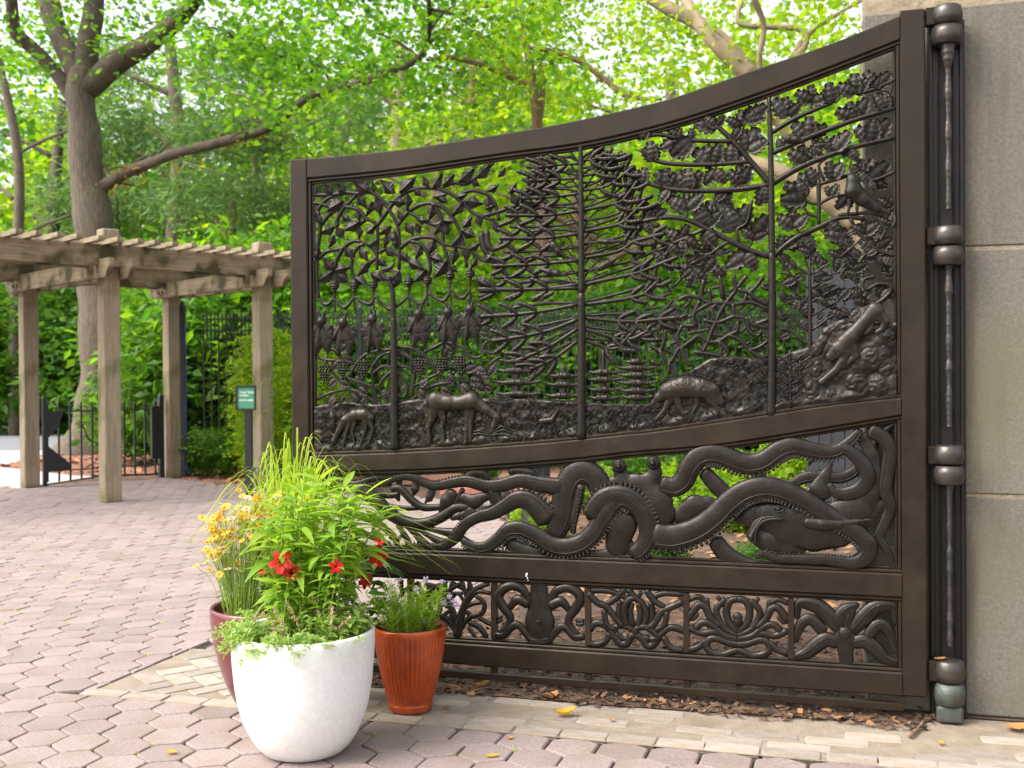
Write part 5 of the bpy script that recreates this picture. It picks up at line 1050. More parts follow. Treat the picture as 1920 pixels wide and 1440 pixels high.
for p in ([(440, 420, 26), (445, 450, 14)], [(545, 440, 26), (542, 470, 30), (530, 512, 8)], [(650, 490, 30), (635, 525, 28), (610, 555, 8)], [(775, 510, 44), (745, 550, 46), (705, 600, 20)], [(860, 530, 36), (920, 550, 52), (990, 520, 34), (1040, 495, 22)], [(900, 620, 46), (850, 640, 30), (780, 660, 14)]):
    relief('kelp_bladder', A, [p], SEA, n=N0 - .004, depth=.45, res=.004)

# ------------------------------------------------------------------ bottom row of flower tiles
E4 = zoomer(820, 1070, 4); FZ = zoomer(1200, 1080, 3.84)
for px in (923.5, 1100, 1285.5, 1482.5, 766):
    s = gp(px, 1150).x; mb = MB(); mb.box((s, .032, (zA0 + zB1) / 2), (.026, .036, zA0 - zB1 - .058)); mb.build('mullion', BR, FLO, smooth=False)
def fl(Z, p, r, n=NM, name='scroll', flat=.75, seg=9):
    r = [q * 1.2 for q in r]
    return gtube(name, Z, p, r, FLO, n=n, flat=flat, seg=seg)
coral = [([(150, 490), (175, 350), (220, 220), (300, 130), (390, 100)], [30, 26, 22, 18, 14]), ([(50, 190), (100, 140), (190, 90)], [14, 16, 14]), ([(190, 90), (215, 190), (225, 220)], [14, 14, 14]), ([(225, 235), (300, 160), (400, 170)], [16, 16, 14]), ([(290, 190), (350, 240), (335, 320), (240, 352), (175, 440)], [14, 17, 18, 18, 16]),
 ([(195, 285), (260, 250), (330, 240)], [14, 15, 12]), ([(205, 300), (245, 330), (240, 370)], [14, 15, 12]), ([(310, 355), (360, 380), (410, 410)], [16, 16, 14]), ([(240, 390), (320, 430), (370, 500)], [18, 20, 18]), ([(235, 430), (265, 470), (285, 505)], [12, 14, 12]), ([(60, 70), (64, 190)], [15, 13]), ([(250, 100), (265, 140), (300, 130)], [12, 12, 12]), ([(110, 170), (160, 175), (200, 230)], [12, 12, 12])]
for p, r in coral:
    fl(E4, p, r, NM - .002, 'coral_branch'); fl(E4, [(300 - x - 0, y) for x, y in p], r, NM - .006, 'coral_branch')
    fl(E4, [(-330 + x, y) for x, y in p], r, NM - .004, 'coral_branch')
relief('squid_body', E4, [[(765, 110, 66), (765, 240, 82), (768, 380, 118), (768, 440, 110), (766, 500, 64)]], FLO, n=NM, depth=.33, res=.0035, hmax=.03, tex=lambda X, Zq: .0016 * np.sin(X * 520))
gtube('fold', E4, [(735, 388), (758, 378), (782, 394)], [4, 7, 4], FLO, n=NM + .032)
for p, r in (([(690, 230), (640, 140), (560, 112), (490, 140), (458, 200), (500, 280), (545, 345), (530, 410), (470, 470)], [22, 30, 32, 34, 34, 32, 28, 24, 18]), ([(545, 280), (600, 215), (680, 250)], [20, 34, 34]), ([(430, 480), (500, 482), (550, 425), (600, 405), (645, 445), (700, 515), (770, 520), (830, 515)], [22, 26, 28, 28, 26, 22, 20, 22])):
    fl(E4, p, r, NM + .006); fl(E4, [(1530 - x, y + 14) for x, y in p], r, NM + .006)
for y in (340, 365): fl(E4, [(432, y), (460, y + 15), (490, y)], [12, 14, 8], NM - .004); fl(E4, [(1098, y + 30), (1065, y + 40), (1040, y + 30)], [12, 14, 8], NM - .004)
lot = [([(1135, 170), (1200, 240), (1270, 270), (1330, 350), (1385, 415)], 23), ([(1405, 140), (1350, 200), (1265, 255)], 22), ([(1430, 140), (1480, 200), (1540, 250), (1572, 340), (1540, 415)], 23), ([(1570, 150), (1620, 220), (1705, 275)], 22), ([(1840, 235), (1740, 280), (1680, 310), (1640, 380), (1590, 430)], 24), ([(1630, 195), (1700, 170), (1840, 180)], 20), ([(1150, 150), (1260, 150), (1340, 170), (1440, 212)], 20),
 ([(1415, 405), (1400, 300), (1430, 225), (1480, 205)], 22), ([(1470, 410), (1448, 320), (1462, 250)], 19), ([(1505, 410), (1522, 330), (1505, 250)], 19), ([(1370, 230), (1358, 330), (1392, 405)], 20), ([(1602, 240), (1612, 330), (1590, 405)], 22), ([(1250, 300), (1270, 400), (1330, 440)], 20), ([(1722, 310), (1705, 400), (1640, 445)], 20), ([(1320, 475), (1340, 425), (1400, 412), (1470, 450), (1520, 500), (1590, 510)], 22),
 ([(1480, 470), (1500, 432), (1560, 422), (1620, 460), (1655, 505), (1600, 515)], 22), ([(1340, 470), (1400, 510), (1460, 490)], 20), ([(1140, 440), (1180, 395), (1250, 402), (1310, 470), (1370, 545), (1420, 545), (1450, 495), (1490, 482), (1540, 512), (1580, 565), (1630, 545), (1680, 472), (1750, 425), (1850, 450)], 26), ([(1140, 545), (1200, 555), (1265, 525), (1290, 470)], 22), ([(1700, 500), (1750, 575), (1840, 600)], 22), ([(1530, 160), (1500, 200), (1400, 240)], 15)]
for p, r in lot: fl(E4, p, [r, r, r * .9], NM + rnd.uniform(-.006, .010))
relief('lotus_bud', FZ, [[(702, 295, 36), (705, 330, 34), (705, 400, 12)]], FLO, n=NM + .010, depth=.7, res=.003)
half = [([(705, 425), (620, 385), (562, 305), (552, 235), (615, 170)], 22), ([(700, 400), (640, 330), (622, 245), (650, 180), (705, 165)], 24), ([(355, 295), (415, 212), (470, 222), (505, 295), (570, 360)], 26), ([(355, 370), (440, 412), (540, 402), (620, 442), (705, 458)], 22), ([(400, 375), (450, 335), (520, 352), (605, 425), (705, 450)], 24),
 ([(705, 492), (640, 482), (560, 452), (500, 455), (478, 505), (520, 550), (600, 565), (660, 545), (705, 532)], 24), ([(350, 530), (420, 512), (475, 462)], 22), ([(480, 165), (488, 235), (515, 305)], 18), ([(350, 170), (425, 150), (480, 190)], 18), ([(705, 420), (660, 370), (610, 345), (580, 350)], 14), ([(560, 150), (600, 200), (640, 160)], 14), ([(350, 300), (380, 310), (420, 270)], 14)]
for p, r in half: fl(FZ, p, [r, r, r * .9], NM + .004); fl(FZ, [(1412 - x, y + (1412 - 2 * x) * .035) for x, y in p], [r, r, r * .9], NM + .004)
relief('lily_base', FZ, [[(1475, 450, 78), (1480, 530, 60), (1486, 615, 50)]], FLO, n=NM + .004, depth=.4, res=.0035, tex=lambda X, Zq: .0014 * np.sin(X * 600))
relief('lily_bud', FZ, [[(1475, 415, 55)]], FLO, n=NM + .008, depth=.6, res=.003)
for p, r in (([(1440, 400), (1370, 300), (1290, 225), (1200, 195), (1140, 205), (1128, 300)], [30, 52, 50, 40, 30, 18]), ([(1530, 400), (1600, 310), (1680, 235), (1770, 212), (1830, 235), (1842, 350)], [30, 52, 50, 40, 30, 18]), ([(1460, 380), (1440, 300), (1480, 245), (1570, 205)], [30, 44, 40, 16]), ([(1490, 380), (1500, 300), (1540, 220)], [24, 34, 20]),
             ([(1320, 400), (1240, 318), (1180, 325), (1140, 385), (1115, 470)], [36, 38, 36, 30, 20]), ([(1640, 440), (1700, 358), (1760, 360), (1810, 440), (1850, 550)], [36, 38, 36, 30, 18]), ([(1420, 480), (1340, 455), (1260, 505), (1190, 560), (1110, 585)], [40, 48, 46, 38, 26]), ([(1540, 480), (1620, 470), (1700, 530), (1760, 595), (1860, 630)], [40, 48, 46, 38, 26])):
    fl(FZ, p, r, NM + .004, 'lily_petal', .45, 10); q = [(x, y) for x, y in p]; fl(FZ, [(x, y - 8) for x, y in q], [3.5, 4.5, 3], NM + .004 + r[1] * .45 * .00062, 'petal_rib', 1, 5)

mb = MB()                                               # a bird dropping on the middle rail
for x, y, r in ((988, 1076, 1.7), (987, 1080, 1.5), (989, 1084, 1.1), (990, 1088, .8), (986, 1077, 1.0)):
    c = gp(x, y, .0012); v, f = ball(c, r * mpp(x, y), 7, 4, 1, .12, 1.2); mb.add(v, f)
mb.build('bird_dropping', MT['sign_text'], gate)
# hinge arms of the gate
PX = 1778
kn = [(12, 84), (425, 497), (835, 908), (1237, 1320)]
HN = -0.045
for a, b in kn:
    zt, zb = gp(PX, a, HN).z, gp(PX, (a + b) / 2, HN).z; s1 = gp(PX, 700, HN).x
    mb = MB(); mb.box(((s_r1 + s1) / 2 + .001, -HN, (zt + zb) / 2), (s1 - s_r1 - .004, .05, (zt - zb) * .92), 0, .004); mb.build('hinge_arm', BR, gate, smooth=False)
    h = zt - zb; v, f = lathe([(.0, h), (.050, h), (.058, h * .93), (.064, h * .6), (.064, h * .35), (.057, .004), (.0, .0)], 24); o = mesh_obj('hinge_knuckle', v, f, MT['bronze_worn'], gate); o.location = (s1, -HN, zb + .001)

# ================================================================== hinge post on the pier
hp0 = gw(gp(PX, 700, HN).x, HN); hpost = empty('hinge_post', hp0, GA); tag(hpost, 'dark bronze hinge post with barrel knuckles and cast rods on the pier', 'gate post')
ztop = gp(PX, 30, HN).z
mb = MB(); mb.box((0.0, .070, ztop / 2), (.150, .030, ztop), 0, .004); mb.build('back_plate', MT['bronze_dark'], hpost, smooth=False)
for x, w_ in ((-.062, .016), (.060, .016), (.028, .008), (-.03, .008)):
    mb = MB(); mb.box((x, .048, ztop / 2 - .03), (w_, .014 if w_ < .01 else .02, ztop - .08), 0, .003); mb.build('plate_rib', MT['bronze_dark'], hpost, smooth=False)
for k, (a, b) in enumerate(kn):
    zt, zb = gp(PX, (a + b) / 2, HN).z, gp(PX, b, HN).z; h = zt - zb
    v, f = lathe([(.0, h), (.057, h - .003), (.064, h * .65), (.064, h * .4), (.058, h * .07), (.050, .0), (.0, .0)], 24); o = mesh_obj('knuckle', v, f, MT['bronze_worn'] if k < 3 else MT['verdigris'], hpost); o.location = (0, 0, zb - .001)
    mb = MB(); mb.box((0, .035, (zt + zb) / 2), (.09, .05, h * .7), 0, .003); mb.build('bracket', MT['bronze_dark'], hpost, smooth=False)
zb = gp(PX, 1320, HN).z
mb = MB(); mb.box((0, .008, zb / 2), (.106, .1, zb - .004), 0, .01); mb.build('foot_block', MT['verdigris'], hpost, smooth=False)
# cast rods shaped like stacked animals
rods = [(84, 392, [.030, .028, .024, .013, .012, .016, .019, .013, .011, .010, .015, .018, .012, .010, .012, .016, .013, .011, .012, .014, .012]), (497, 800, [.019, .012, .016, .020, .012, .014, .012, .014, .013, .016, .013, .010, .018, .012, .010, .014, .015, .013, .012, .012]), (908, 1210, [.020, .014, .012, .011, .010, .012, .010, .008, .014, .011, .014, .009, .009, .012, .009, .010, .015, .010, .014, .011])]
for a, b, prof in rods:
    z1, z0 = gp(PX, a, HN).z, gp(PX, b, HN).z; n = len(prof); V = []; F = []; N = 70
    R = np.interp(np.linspace(0, 1, N), np.linspace(0, 1, n), prof) * (1 + .10 * np.sin(np.arange(N) * 2.3))
    v, f = lathe([(max(r, .0005), z1 - (z1 - z0) * i / (N - 1)) for i, r in enumerate(R)], 10); o = mesh_obj('cast_rod', v, [tuple(reversed(q)) for q in f], MT['bronze_worn'], hpost); o.location = (0.002, -.005, 0)
    mb = MB(); mb.box((0.002, .025, (z1 * .9 + z0 * .1)), (.014, .05, .02)); mb.box((0.002, .025, (z1 * .1 + z0 * .9)), (.014, .05, .02)); o = mb.build('rod_bracket', MT['bronze_dark'], hpost, smooth=False); o['kind'] = 'stuff'
# ================================================================== pots
def pot(name, loc, prof, m, label, seg=48, flute=None, soil_z=.9, wall=.02):
    H_ = prof[-1][1]; rt = prof[-1][0]
    root = empty(name, loc, rnd.uniform(0, 6)); tag(root, label, 'flower pot')
    P = [(0.0, .002)] + list(prof); k = len(P)
    fine = []
    for (r0, z0), (r1, z1) in zip(P, P[1:]):
        for t in (0, .5): fine.append((r0 + (r1 - r0) * t, z0 + (z1 - z0) * t))
    fine += [P[-1], (rt - .004, H_ + .006), (rt - wall + .004, H_ + .006), (rt - wall, H_), (rt - wall - .004, H_ - .06), (rt - wall - .01, H_ - .12)]
    v, f = lathe(fine, seg, flute); mesh_obj('body', v, f, m, root)
    n = 26; V = [(0, 0, H_ * soil_z + .015)]; F = []
    for q in range(1, 4):
        for j in range(n):
            a = 2 * math.pi * j / n; r = (rt - wall - .002) * q / 3; V.append((r * math.cos(a), r * math.sin(a), H_ * soil_z + rnd.uniform(-.006, .010) - .008 * (q == 3)))
    for j in range(n): F.append((0, 1 + j, 1 + (j + 1) % n))
    for q in range(2):
        for j in range(n): F.append((1 + q * n + j, 1 + (q + 1) * n + j, 1 + (q + 1) * n + (j + 1) % n, 1 + q * n + (j + 1) % n))
    mesh_obj('soil', V, F, MT['soil'], root)
    return root
WP = Vector((-.841, 4.43, 0)); MP = Vector((-1.10, 5.0, 0)); AP = Vector((-.466, 4.97, 0))
whp = pot('white_pot', WP, [(.125, .002), (.158, .010), (.188, .040), (.216, .083), (.243, .145), (.259, .205), (.270, .27), (.279, .36), (.283, .43), (.283, .485)], MT['white_pot'], 'big rounded matte white flower pot in front of the bronze gate', soil_z=.93)
pot('maroon_pot', MP, [(.12, .002), (.135, .01), (.165, .06), (.198, .13), (.228, .22), (.250, .32), (.262, .41), (.264, .465)], MT['maroon'], 'glossy maroon flower pot half hidden behind the white pot', soil_z=.93)
amb = pot('ribbed_pot', AP, [(.088, .002), (.097, .012), (.101, .034), (.098, .042), (.106, .06), (.122, .12), (.138, .19), (.152, .27), (.161, .34), (.165, .375)], MT['amber'], 'smaller ribbed orange brown glazed pot beside the gate', seg=264, flute=lambda a, i: 1 + (.035 * (abs(math.sin(a * 22)) ** .6 - 1) if 8 < i < 19 else 0), soil_z=.93, wall=.016)
mb = MB(); mb.tube([(.2795 * math.cos(a_), .2795 * math.sin(a_), z_) for a_, z_ in ((0, .482), (.02, .42), (.01, .33))], .001, 4)
amb['label'] = 'smaller ribbed orange brown glazed pot beside the gate'

# ------------------------------------------------------------------ leaf and flower shapes
def leaf_me(name, L, W, m, droop=.25, fold=.25, n=5, flip=False):
    V = []; F = []
    for i in range(n + 1):
        t = i / n; w_ = W * (math.sin(math.pi * t ** .8) ** .9) / 2 + W * .03; z = -droop * L * t * t; y = L * (t - .1 * droop * t * t)
        V += [(-w_, y, z + w_ * fold), (0, y, z), (w_, y, z + w_ * fold)]
    for i in range(n):
        for j in range(2): a = i * 3 + j; F.append((a, a + 1, a + 4, a + 3))
    o = mesh_obj(name, V, F, m, link=False); me = o.data; bpy.data.objects.remove(o); return me
def basis(p, d, roll=0.0, s=1.0):
    y = Vector(d).normalized(); up = Vector((0, 0, 1)); x = y.cross(up)
    if x.length < .05: x = Vector((1, 0, 0))
    x.normalize(); z = x.cross(y)
    Mx = Matrix.Identity(4)
    x2 = x * math.cos(roll) + z * math.sin(roll); z2 = x2.cross(y)
    for i in range(3): Mx[i][0] = x2[i] * s; Mx[i][1] = y[i] * s; Mx[i][2] = z2[i] * s; Mx[i][3] = p[i]
    return Mx
def bake(mb, me, M4):
    mb.add([M4 @ v.co for v in me.vertices], [list(p.vertices) for p in me.polygons])
# tall lance-leaved plant in the white pot
lanceL = [leaf_me('leaf', .135, .034, MT['lance'], d_, .3) for d_ in (.15, .4, .7)]
tl = empty('lance_leaf_plant', WP + Vector((0, 0, .455))); tag(tl, 'tall bright green plant with narrow pointed leaves in the white pot', 'plant')
stems = [(-.10, .05, .50), (-.06, .12, .58), (.0, .10, .62), (.04, .02, .60), (.09, .08, .56), (.12, .0, .52), (-.02, -.02, .57), (-.13, .0, .44), (.16, .06, .50), (.02, .16, .60), (.07, .15, .58), (-.08, .0, .40), (.13, .13, .46)]
cnt = 0
for bx, by, h in stems:
    lx, ly = bx * 1.0 + rnd.uniform(-.02, .07) + .03, by * .6 + rnd.uniform(-.04, .04); b = Vector((bx * .62, by * .5, 0)); t = Vector((b.x + lx, b.y + ly, h))
    mid = (b + t) / 2 + Vector((rnd.uniform(-.015, .015), 0, .03)); v, f = tube([b, mid, t], [.0042, .0034, .0018], 6, k=5); mesh_obj('stem', v, f, MT['stem'], tl)
    P = cr([b, mid, t], 12); ga = rnd.uniform(0, 6)
    for k in range(22):
        u = .30 + .70 * (k / 21) ** .8; q = P[min(len(P) - 1, int(u * (len(P) - 1)))]; ga += 2.4; el = .25 + .75 * max(0, (u - .75) * 3)
        d = Vector((math.cos(ga), math.sin(ga), el)); s = (1.0 if u < .9 else .75) * rnd.uniform(.75, 1.15) * (.7 + .5 * u)
        if cnt < 290: inst('leaf', lanceL[rnd.randrange(3)], basis(q, d, rnd.uniform(-.3, .3), s), tl); cnt += 1
mf = MB(); ms = MB(); sl_ = leaf_me('leaf', .085, .020, MT['lance'], .35, .3, 4)
for k in range(30):
    a = rnd.uniform(0, 6.28); r = .15 * math.sqrt(rnd.random()); b = Vector((r * math.cos(a), r * math.sin(a) + .03, .0)); t = b + Vector((rnd.uniform(-.05, .13), rnd.uniform(-.05, .06), rnd.uniform(.22, .50)))
    mid_ = (b + t) / 2 + Vector((0, 0, .02)); ms.tube([b, mid_, t], [.003, .0024, .0014], 5, k=4, cap=False); P = cr([b, mid_, t], 12); g_ = rnd.uniform(0, 6)
    for q in range(22): u = .25 + .75 * q / 21; g_ += 2.4; bake(mf, sl_, basis(P[int(u * (len(P) - 1))], (math.cos(g_), math.sin(g_), rnd.uniform(.0, .6)), rnd.uniform(-.4, .4), rnd.uniform(.65, 1.15)))
o = mf.build('side_leaves', MT['lance'], tl); o['kind'] = 'stuff'; o = ms.build('side_stems', MT['stem'], tl); o['kind'] = 'stuff'
# low mixed herbs spilling over the white pot's rim
hb = empty('trailing_herbs', WP + Vector((0, 0, .45))); tag(hb, 'low mixed pale green herbs spilling over the white pot rim', 'plant')
hl = [leaf_me('leaf', .036, .011, MT['herb'], .3, .3, 3), leaf_me('leaf', .030, .016, MT['herb'], .2, .3, 3), leaf_me('leaf', .07, .028, MT['lance'], .35, .25, 4)]
mf = MB(); ms = MB()
def sprig(b, t, mf, ms, me, n, s=1.0, up=.5, r=.0016):
    mid = (b + t) / 2 + Vector((0, 0, .02)); ms.tube([b, mid, t], [r, r * .8, r * .5], 5, k=4, cap=False); P = cr([b, mid, t], 10); g_ = rnd.uniform(0, 6); ax = (t - b).normalized()
    for k in range(n):
        u = .2 + .8 * k / n; q = P[int(u * (len(P) - 1))]; g_ += 2.4; d = Vector((math.cos(g_), math.sin(g_), .2)); d = d - ax * d.dot(ax); d = d.normalized() + ax * up
        bake(mf, me, basis(q, d, rnd.uniform(-.4, .4), s * rnd.uniform(.7, 1.15) * (1.05 - .35 * u)))
for k in range(150):
    a = rnd.uniform(0, 6.28); r = .245 * math.sqrt(rnd.random()); b = Vector((r * math.cos(a), r * math.sin(a), -.01)); o_ = rnd.uniform(.02, .10); fr = -math.sin(a)
    t = b + Vector((math.cos(a) * o_, math.sin(a) * o_, rnd.uniform(.05, .15) * (1 - .45 * max(0, fr) * (r > .15))))
    sprig(b, t, mf, ms, hl[0 if rnd.random() < .6 else 1], rnd.randint(12, 22), rnd.uniform(.8, 1.2))
for k in range(20):                                    # drooping sprigs over the rim, most on the left
    a = math.radians(rnd.choice((rnd.uniform(165, 250), rnd.uniform(165, 215), rnd.uniform(250, 330)))); b = Vector((.235 * math.cos(a), .235 * math.sin(a), .01)); t = b + Vector((math.cos(a) * rnd.uniform(.07, .13), math.sin(a) * rnd.uniform(.06, .11), rnd.uniform(-.035, .05)))
    sprig(b, t, mf, ms, hl[0], 22, 1.1)
for k in range(17):                                    # broad leaves on the right side
    a = math.radians(rnd.uniform(-70, 60)); b = Vector((.19 * math.cos(a), .19 * math.sin(a), .0)); t = b + Vector((rnd.uniform(-.02, .07), rnd.uniform(-.05, .03), rnd.uniform(.06, .13))); sprig(b, t, mf, ms, hl[2], 8, rnd.uniform(.7, 1.15), .6, .0022)
o = mf.build('foliage', MT['herb'], hb); o['kind'] = 'stuff'; o = ms.build('stems', MT['stem'], hb); o['kind'] = 'stuff'
for k in range(11):                                    # pinkish seed plumes
    a = rnd.uniform(3.0, 6.2); r = rnd.uniform(.05, .21); b = Vector((r * math.cos(a), r * math.sin(a), .04)); t = b + Vector((rnd.uniform(-.07, .09), rnd.uniform(-.03, .02), rnd.uniform(.07, .15))); mb = MB(); mb.tube([b, (b + t) / 2 + Vector((0, 0, .01)), t], [.0015, .001], 4)
    for q in range(46):
        u = .3 + .7 * rnd.random(); c = b.lerp(t, u) + Vector((rnd.gauss(0, .006), rnd.gauss(0, .006), rnd.gauss(0, .006))) * (1.2 - u * .7); v, f = ball(c, rnd.uniform(.0018, .0034), 4, 3); mb.add(v, f)
    mb.build('seed_plume', MT['plume'], hb)
# ornamental grass
gr = empty('ornamental_grass', MP + Vector((.07, .08, .42))); tag(gr, 'tuft of long arching yellow green grass in the maroon pot', 'plant')
mb = MB()
for k in range(420):
    a = rnd.uniform(0, 6.28); l = rnd.uniform(.45, .90); sp_ = rnd.uniform(.04, .40) * (1.3 if math.cos(a) > 0 else .9); b = Vector((rnd.gauss(0, .045), rnd.gauss(0, .04), 0))
    d = Vector((math.cos(a), math.sin(a), 0)); hgt = l * (1 - .38 * (sp_ / .4)); dr = rnd.uniform(.0, .30) * l
    P = cr([b, b + d * sp_ * .25 + Vector((.02, 0, hgt * .55)), b + d * sp_ * .75 + Vector((.04, 0, hgt)), b + d * sp_ * 1.45 + Vector((.06, 0, hgt - dr))], 5); n = len(P); V = []; F = []
    wd = rnd.uniform(.0034, .0065); sx = Vector((-math.sin(a), math.cos(a), 0)); sx = (sx + Vector((rnd.uniform(-.6, .6), rnd.uniform(-.6, .6), 0))).normalized()
    for i, p in enumerate(P): w_ = wd * (1 - (i / (n - 1)) ** 2 * .92); V += [p - sx * w_, p + sx * w_]
    for i in range(n - 1): F.append((2 * i, 2 * i + 1, 2 * i + 3, 2 * i + 2))
    mb.add(V, F)
o = mb.build('blades', MT['grassblade'], gr); o['kind'] = 'stuff'
# yellow daisies
cx = empty('yellow_daisies', MP + Vector((-.10, -.04, .42))); tag(cx, 'airy clump of small yellow and pale pink daisies in the maroon pot', 'plant')
def daisy(name, R, n, mp, cup=.25):
    V = []; F = []
    for k in range(n):
        a = 2 * math.pi * k / n; ca, sa = math.cos(a), math.sin(a)
        for r, w_, z in ((.18, .10, 0), (.65, .24, cup * .3), (1.0, .20, cup * .35)): V += [(R * (r * ca - w_ * sa), R * (r * sa + w_ * ca), R * z), (R * (r * ca + w_ * sa), R * (r * sa - w_ * ca), R * z)]
        b = k * 6; F += [(b, b + 1, b + 3, b + 2), (b + 2, b + 3, b + 5, b + 4)]
    npet = len(F); v, f = ball((0, 0, R * .06), R * .24, 8, 4, 1, 1, .7); b = len(V); V += v; F += [tuple(i + b for i in q) for q in f]
    o = mesh_obj(name, V, F, mp, link=False); me = o.data; me.materials.append(MT['flower_eye']); bpy.data.objects.remove(o)
    for i, p in enumerate(me.polygons): p.material_index = 0 if i < npet else 1
    return me
dy = [daisy('flower', .021, 8, MT['petal_yellow']), daisy('flower', .020, 8, MT['petal_pink']), daisy('flower', .018, 8, MT['petal_yellow'], .7)]
ms = MB(); mf = MB(); fine = leaf_me('leaf', .04, .0032, MT['stem'], .2, .2, 2)
for k in range(285):
    a = rnd.uniform(0, 6.28); r = math.sqrt(rnd.random()); b = Vector((.09 * r * math.cos(a), .07 * r * math.sin(a), 0)); t = Vector((.20 * r * math.cos(a) * 1.15 + .02 + (.04 if rnd.random() < .5 else -.03), .13 * r * math.sin(a), rnd.uniform(.30, .56) - .10 * r * (math.cos(a) < -.3)))
    mid = (b + t) / 2 + Vector((0, 0, .05)); ms.tube([b, mid, t], [.0016, .0012, .0009], 4, k=4, cap=False)
    P = cr([b, mid, t], 8)
    for q in range(9): u = rnd.uniform(.15, .9); g_ = rnd.uniform(0, 6.28); bake(mf, fine, basis(P[int(u * 16)], (math.cos(g_), math.sin(g_), .9), 0, rnd.uniform(.6, 1.3)))
    ti = Vector((rnd.gauss(0, .4), rnd.gauss(-.25, .4), 1)).normalized(); M4 = ti.to_track_quat('Z', 'Y').to_matrix().to_4x4(); M4.translation = t
    inst('flower', dy[0 if rnd.random() < .55 else (1 if rnd.random() < .5 else 2)], M4 @ Matrix.Scale(rnd.uniform(.7, 1.15), 4), cx)
o = ms.build('stems', MT['stem'], cx); o['kind'] = 'stuff'; o = mf.build('fine_leaves', MT['grassblade'], cx); o['kind'] = 'stuff'
# red trumpet flowers on dark glossy leaves
md = empty('red_trumpet_vine', MP + Vector((.22, .02, .40))); tag(md, 'dark glossy leaved plant with red trumpet flowers behind the white pot', 'plant')
dl = leaf_me('leaf', .075, .038, MT['leaf_dark'], .35, .15, 4); dl2 = leaf_me('leaf', .07, .034, MT['leaf_deep'], .3, .15, 4)
for k in range(230):
    p = Vector((rnd.uniform(-.19, .30), rnd.gauss(0, .07), rnd.uniform(-.05, .33))); a = rnd.uniform(0, 6.28)
    inst('leaf', dl if rnd.random() < .6 else dl2, basis(p, (math.cos(a), math.sin(a) - .4, rnd.uniform(-.5, .4)), rnd.uniform(-.5, .5), rnd.uniform(.7, 1.2)), md)
ms = MB()
for k in range(16): b = Vector((rnd.gauss(-.1, .04), rnd.gauss(0, .03), 0)); t = Vector((rnd.uniform(-.15, .28), rnd.gauss(0, .06), rnd.uniform(.15, .34))); ms.tube([b, (b + t) / 2 + Vector((0, 0, .06)), t], [.003, .0018], 5)
o = ms.build('vine_stems', MT['stem'], md); o['kind'] = 'stuff'
def trumpet(R):
    V = []; F = []
    prof = [(.10, -1.5), (.16, -.7), (.30, -.25)]
    for r, z in prof: V += [(R * r * math.cos(2 * math.pi * j / 10), R * r * math.sin(2 * math.pi * j / 10), R * z) for j in range(10)]
    for i in range(2):
        for j in range(10): F.append((i * 10 + j, i * 10 + (j + 1) % 10, i * 10 + 10 + (j + 1) % 10, i * 10 + 10 + j))
    for k in range(5):
        a = 2 * math.pi * k / 5; b = len(V)
        for r, w_, z in ((.25, .17, -.25), (.65, .42, -.02), (1.0, .34, .02), (1.12, .08, -.08)):
            V += [(R * (r * math.cos(a + q * w_ / max(r, .3) * .9)), R * (r * math.sin(a + q * w_ / max(r, .3) * .9)), R * (z + (.05 if q else 0))) for q in (-1, 0, 1)]
        for i in range(3):
            for j in range(2): F.append((b + i * 3 + j, b + i * 3 + j + 1, b + i * 3 + 4 + j, b + i * 3 + 3 + j))
    o = mesh_obj('flower', V, F, MT['petal_red'], link=False); me = o.data; bpy.data.objects.remove(o); return me
tr = trumpet(.036); zf = lambda px, py, Y: at(px, py, Y) - (MP + Vector((.22, .02, .40)))
for px, py, Y, s in ((527, 1054, 4.34, 1.25), (546, 1074, 4.36, 1.0), (708, 1042, 4.62, 1.2), (712, 1052, 4.90, .7), (630, 1062, 4.22, .75), (685, 1090, 4.60, .85), (670, 1068, 4.84, .55), (492, 1071, 4.62, .5), (519, 1072, 4.6, .6), (712, 1014, 4.92, .55)):
    e_ = zf(px, py, Y); v, f = tube([Vector((-.05, -.05, .0)), Vector((e_.x * .5, e_.y * .5 + .02, max(e_.z - .1, .05))), e_ + Vector((0, .045, -.01))], [.003, .0024, .0018], 5, k=5); mesh_obj('flower_stalk', v, f, MT['stem'], md)
    M4 = Vector((rnd.uniform(-.5, .5), -1, rnd.uniform(.1, .6))).to_track_quat('Z', 'Y').to_matrix().to_4x4(); M4.translation = zf(px, py, Y); inst('flower', tr, M4 @ Matrix.Rotation(rnd.uniform(0, 6), 4, 'Z') @ Matrix.Scale(s, 4), md)
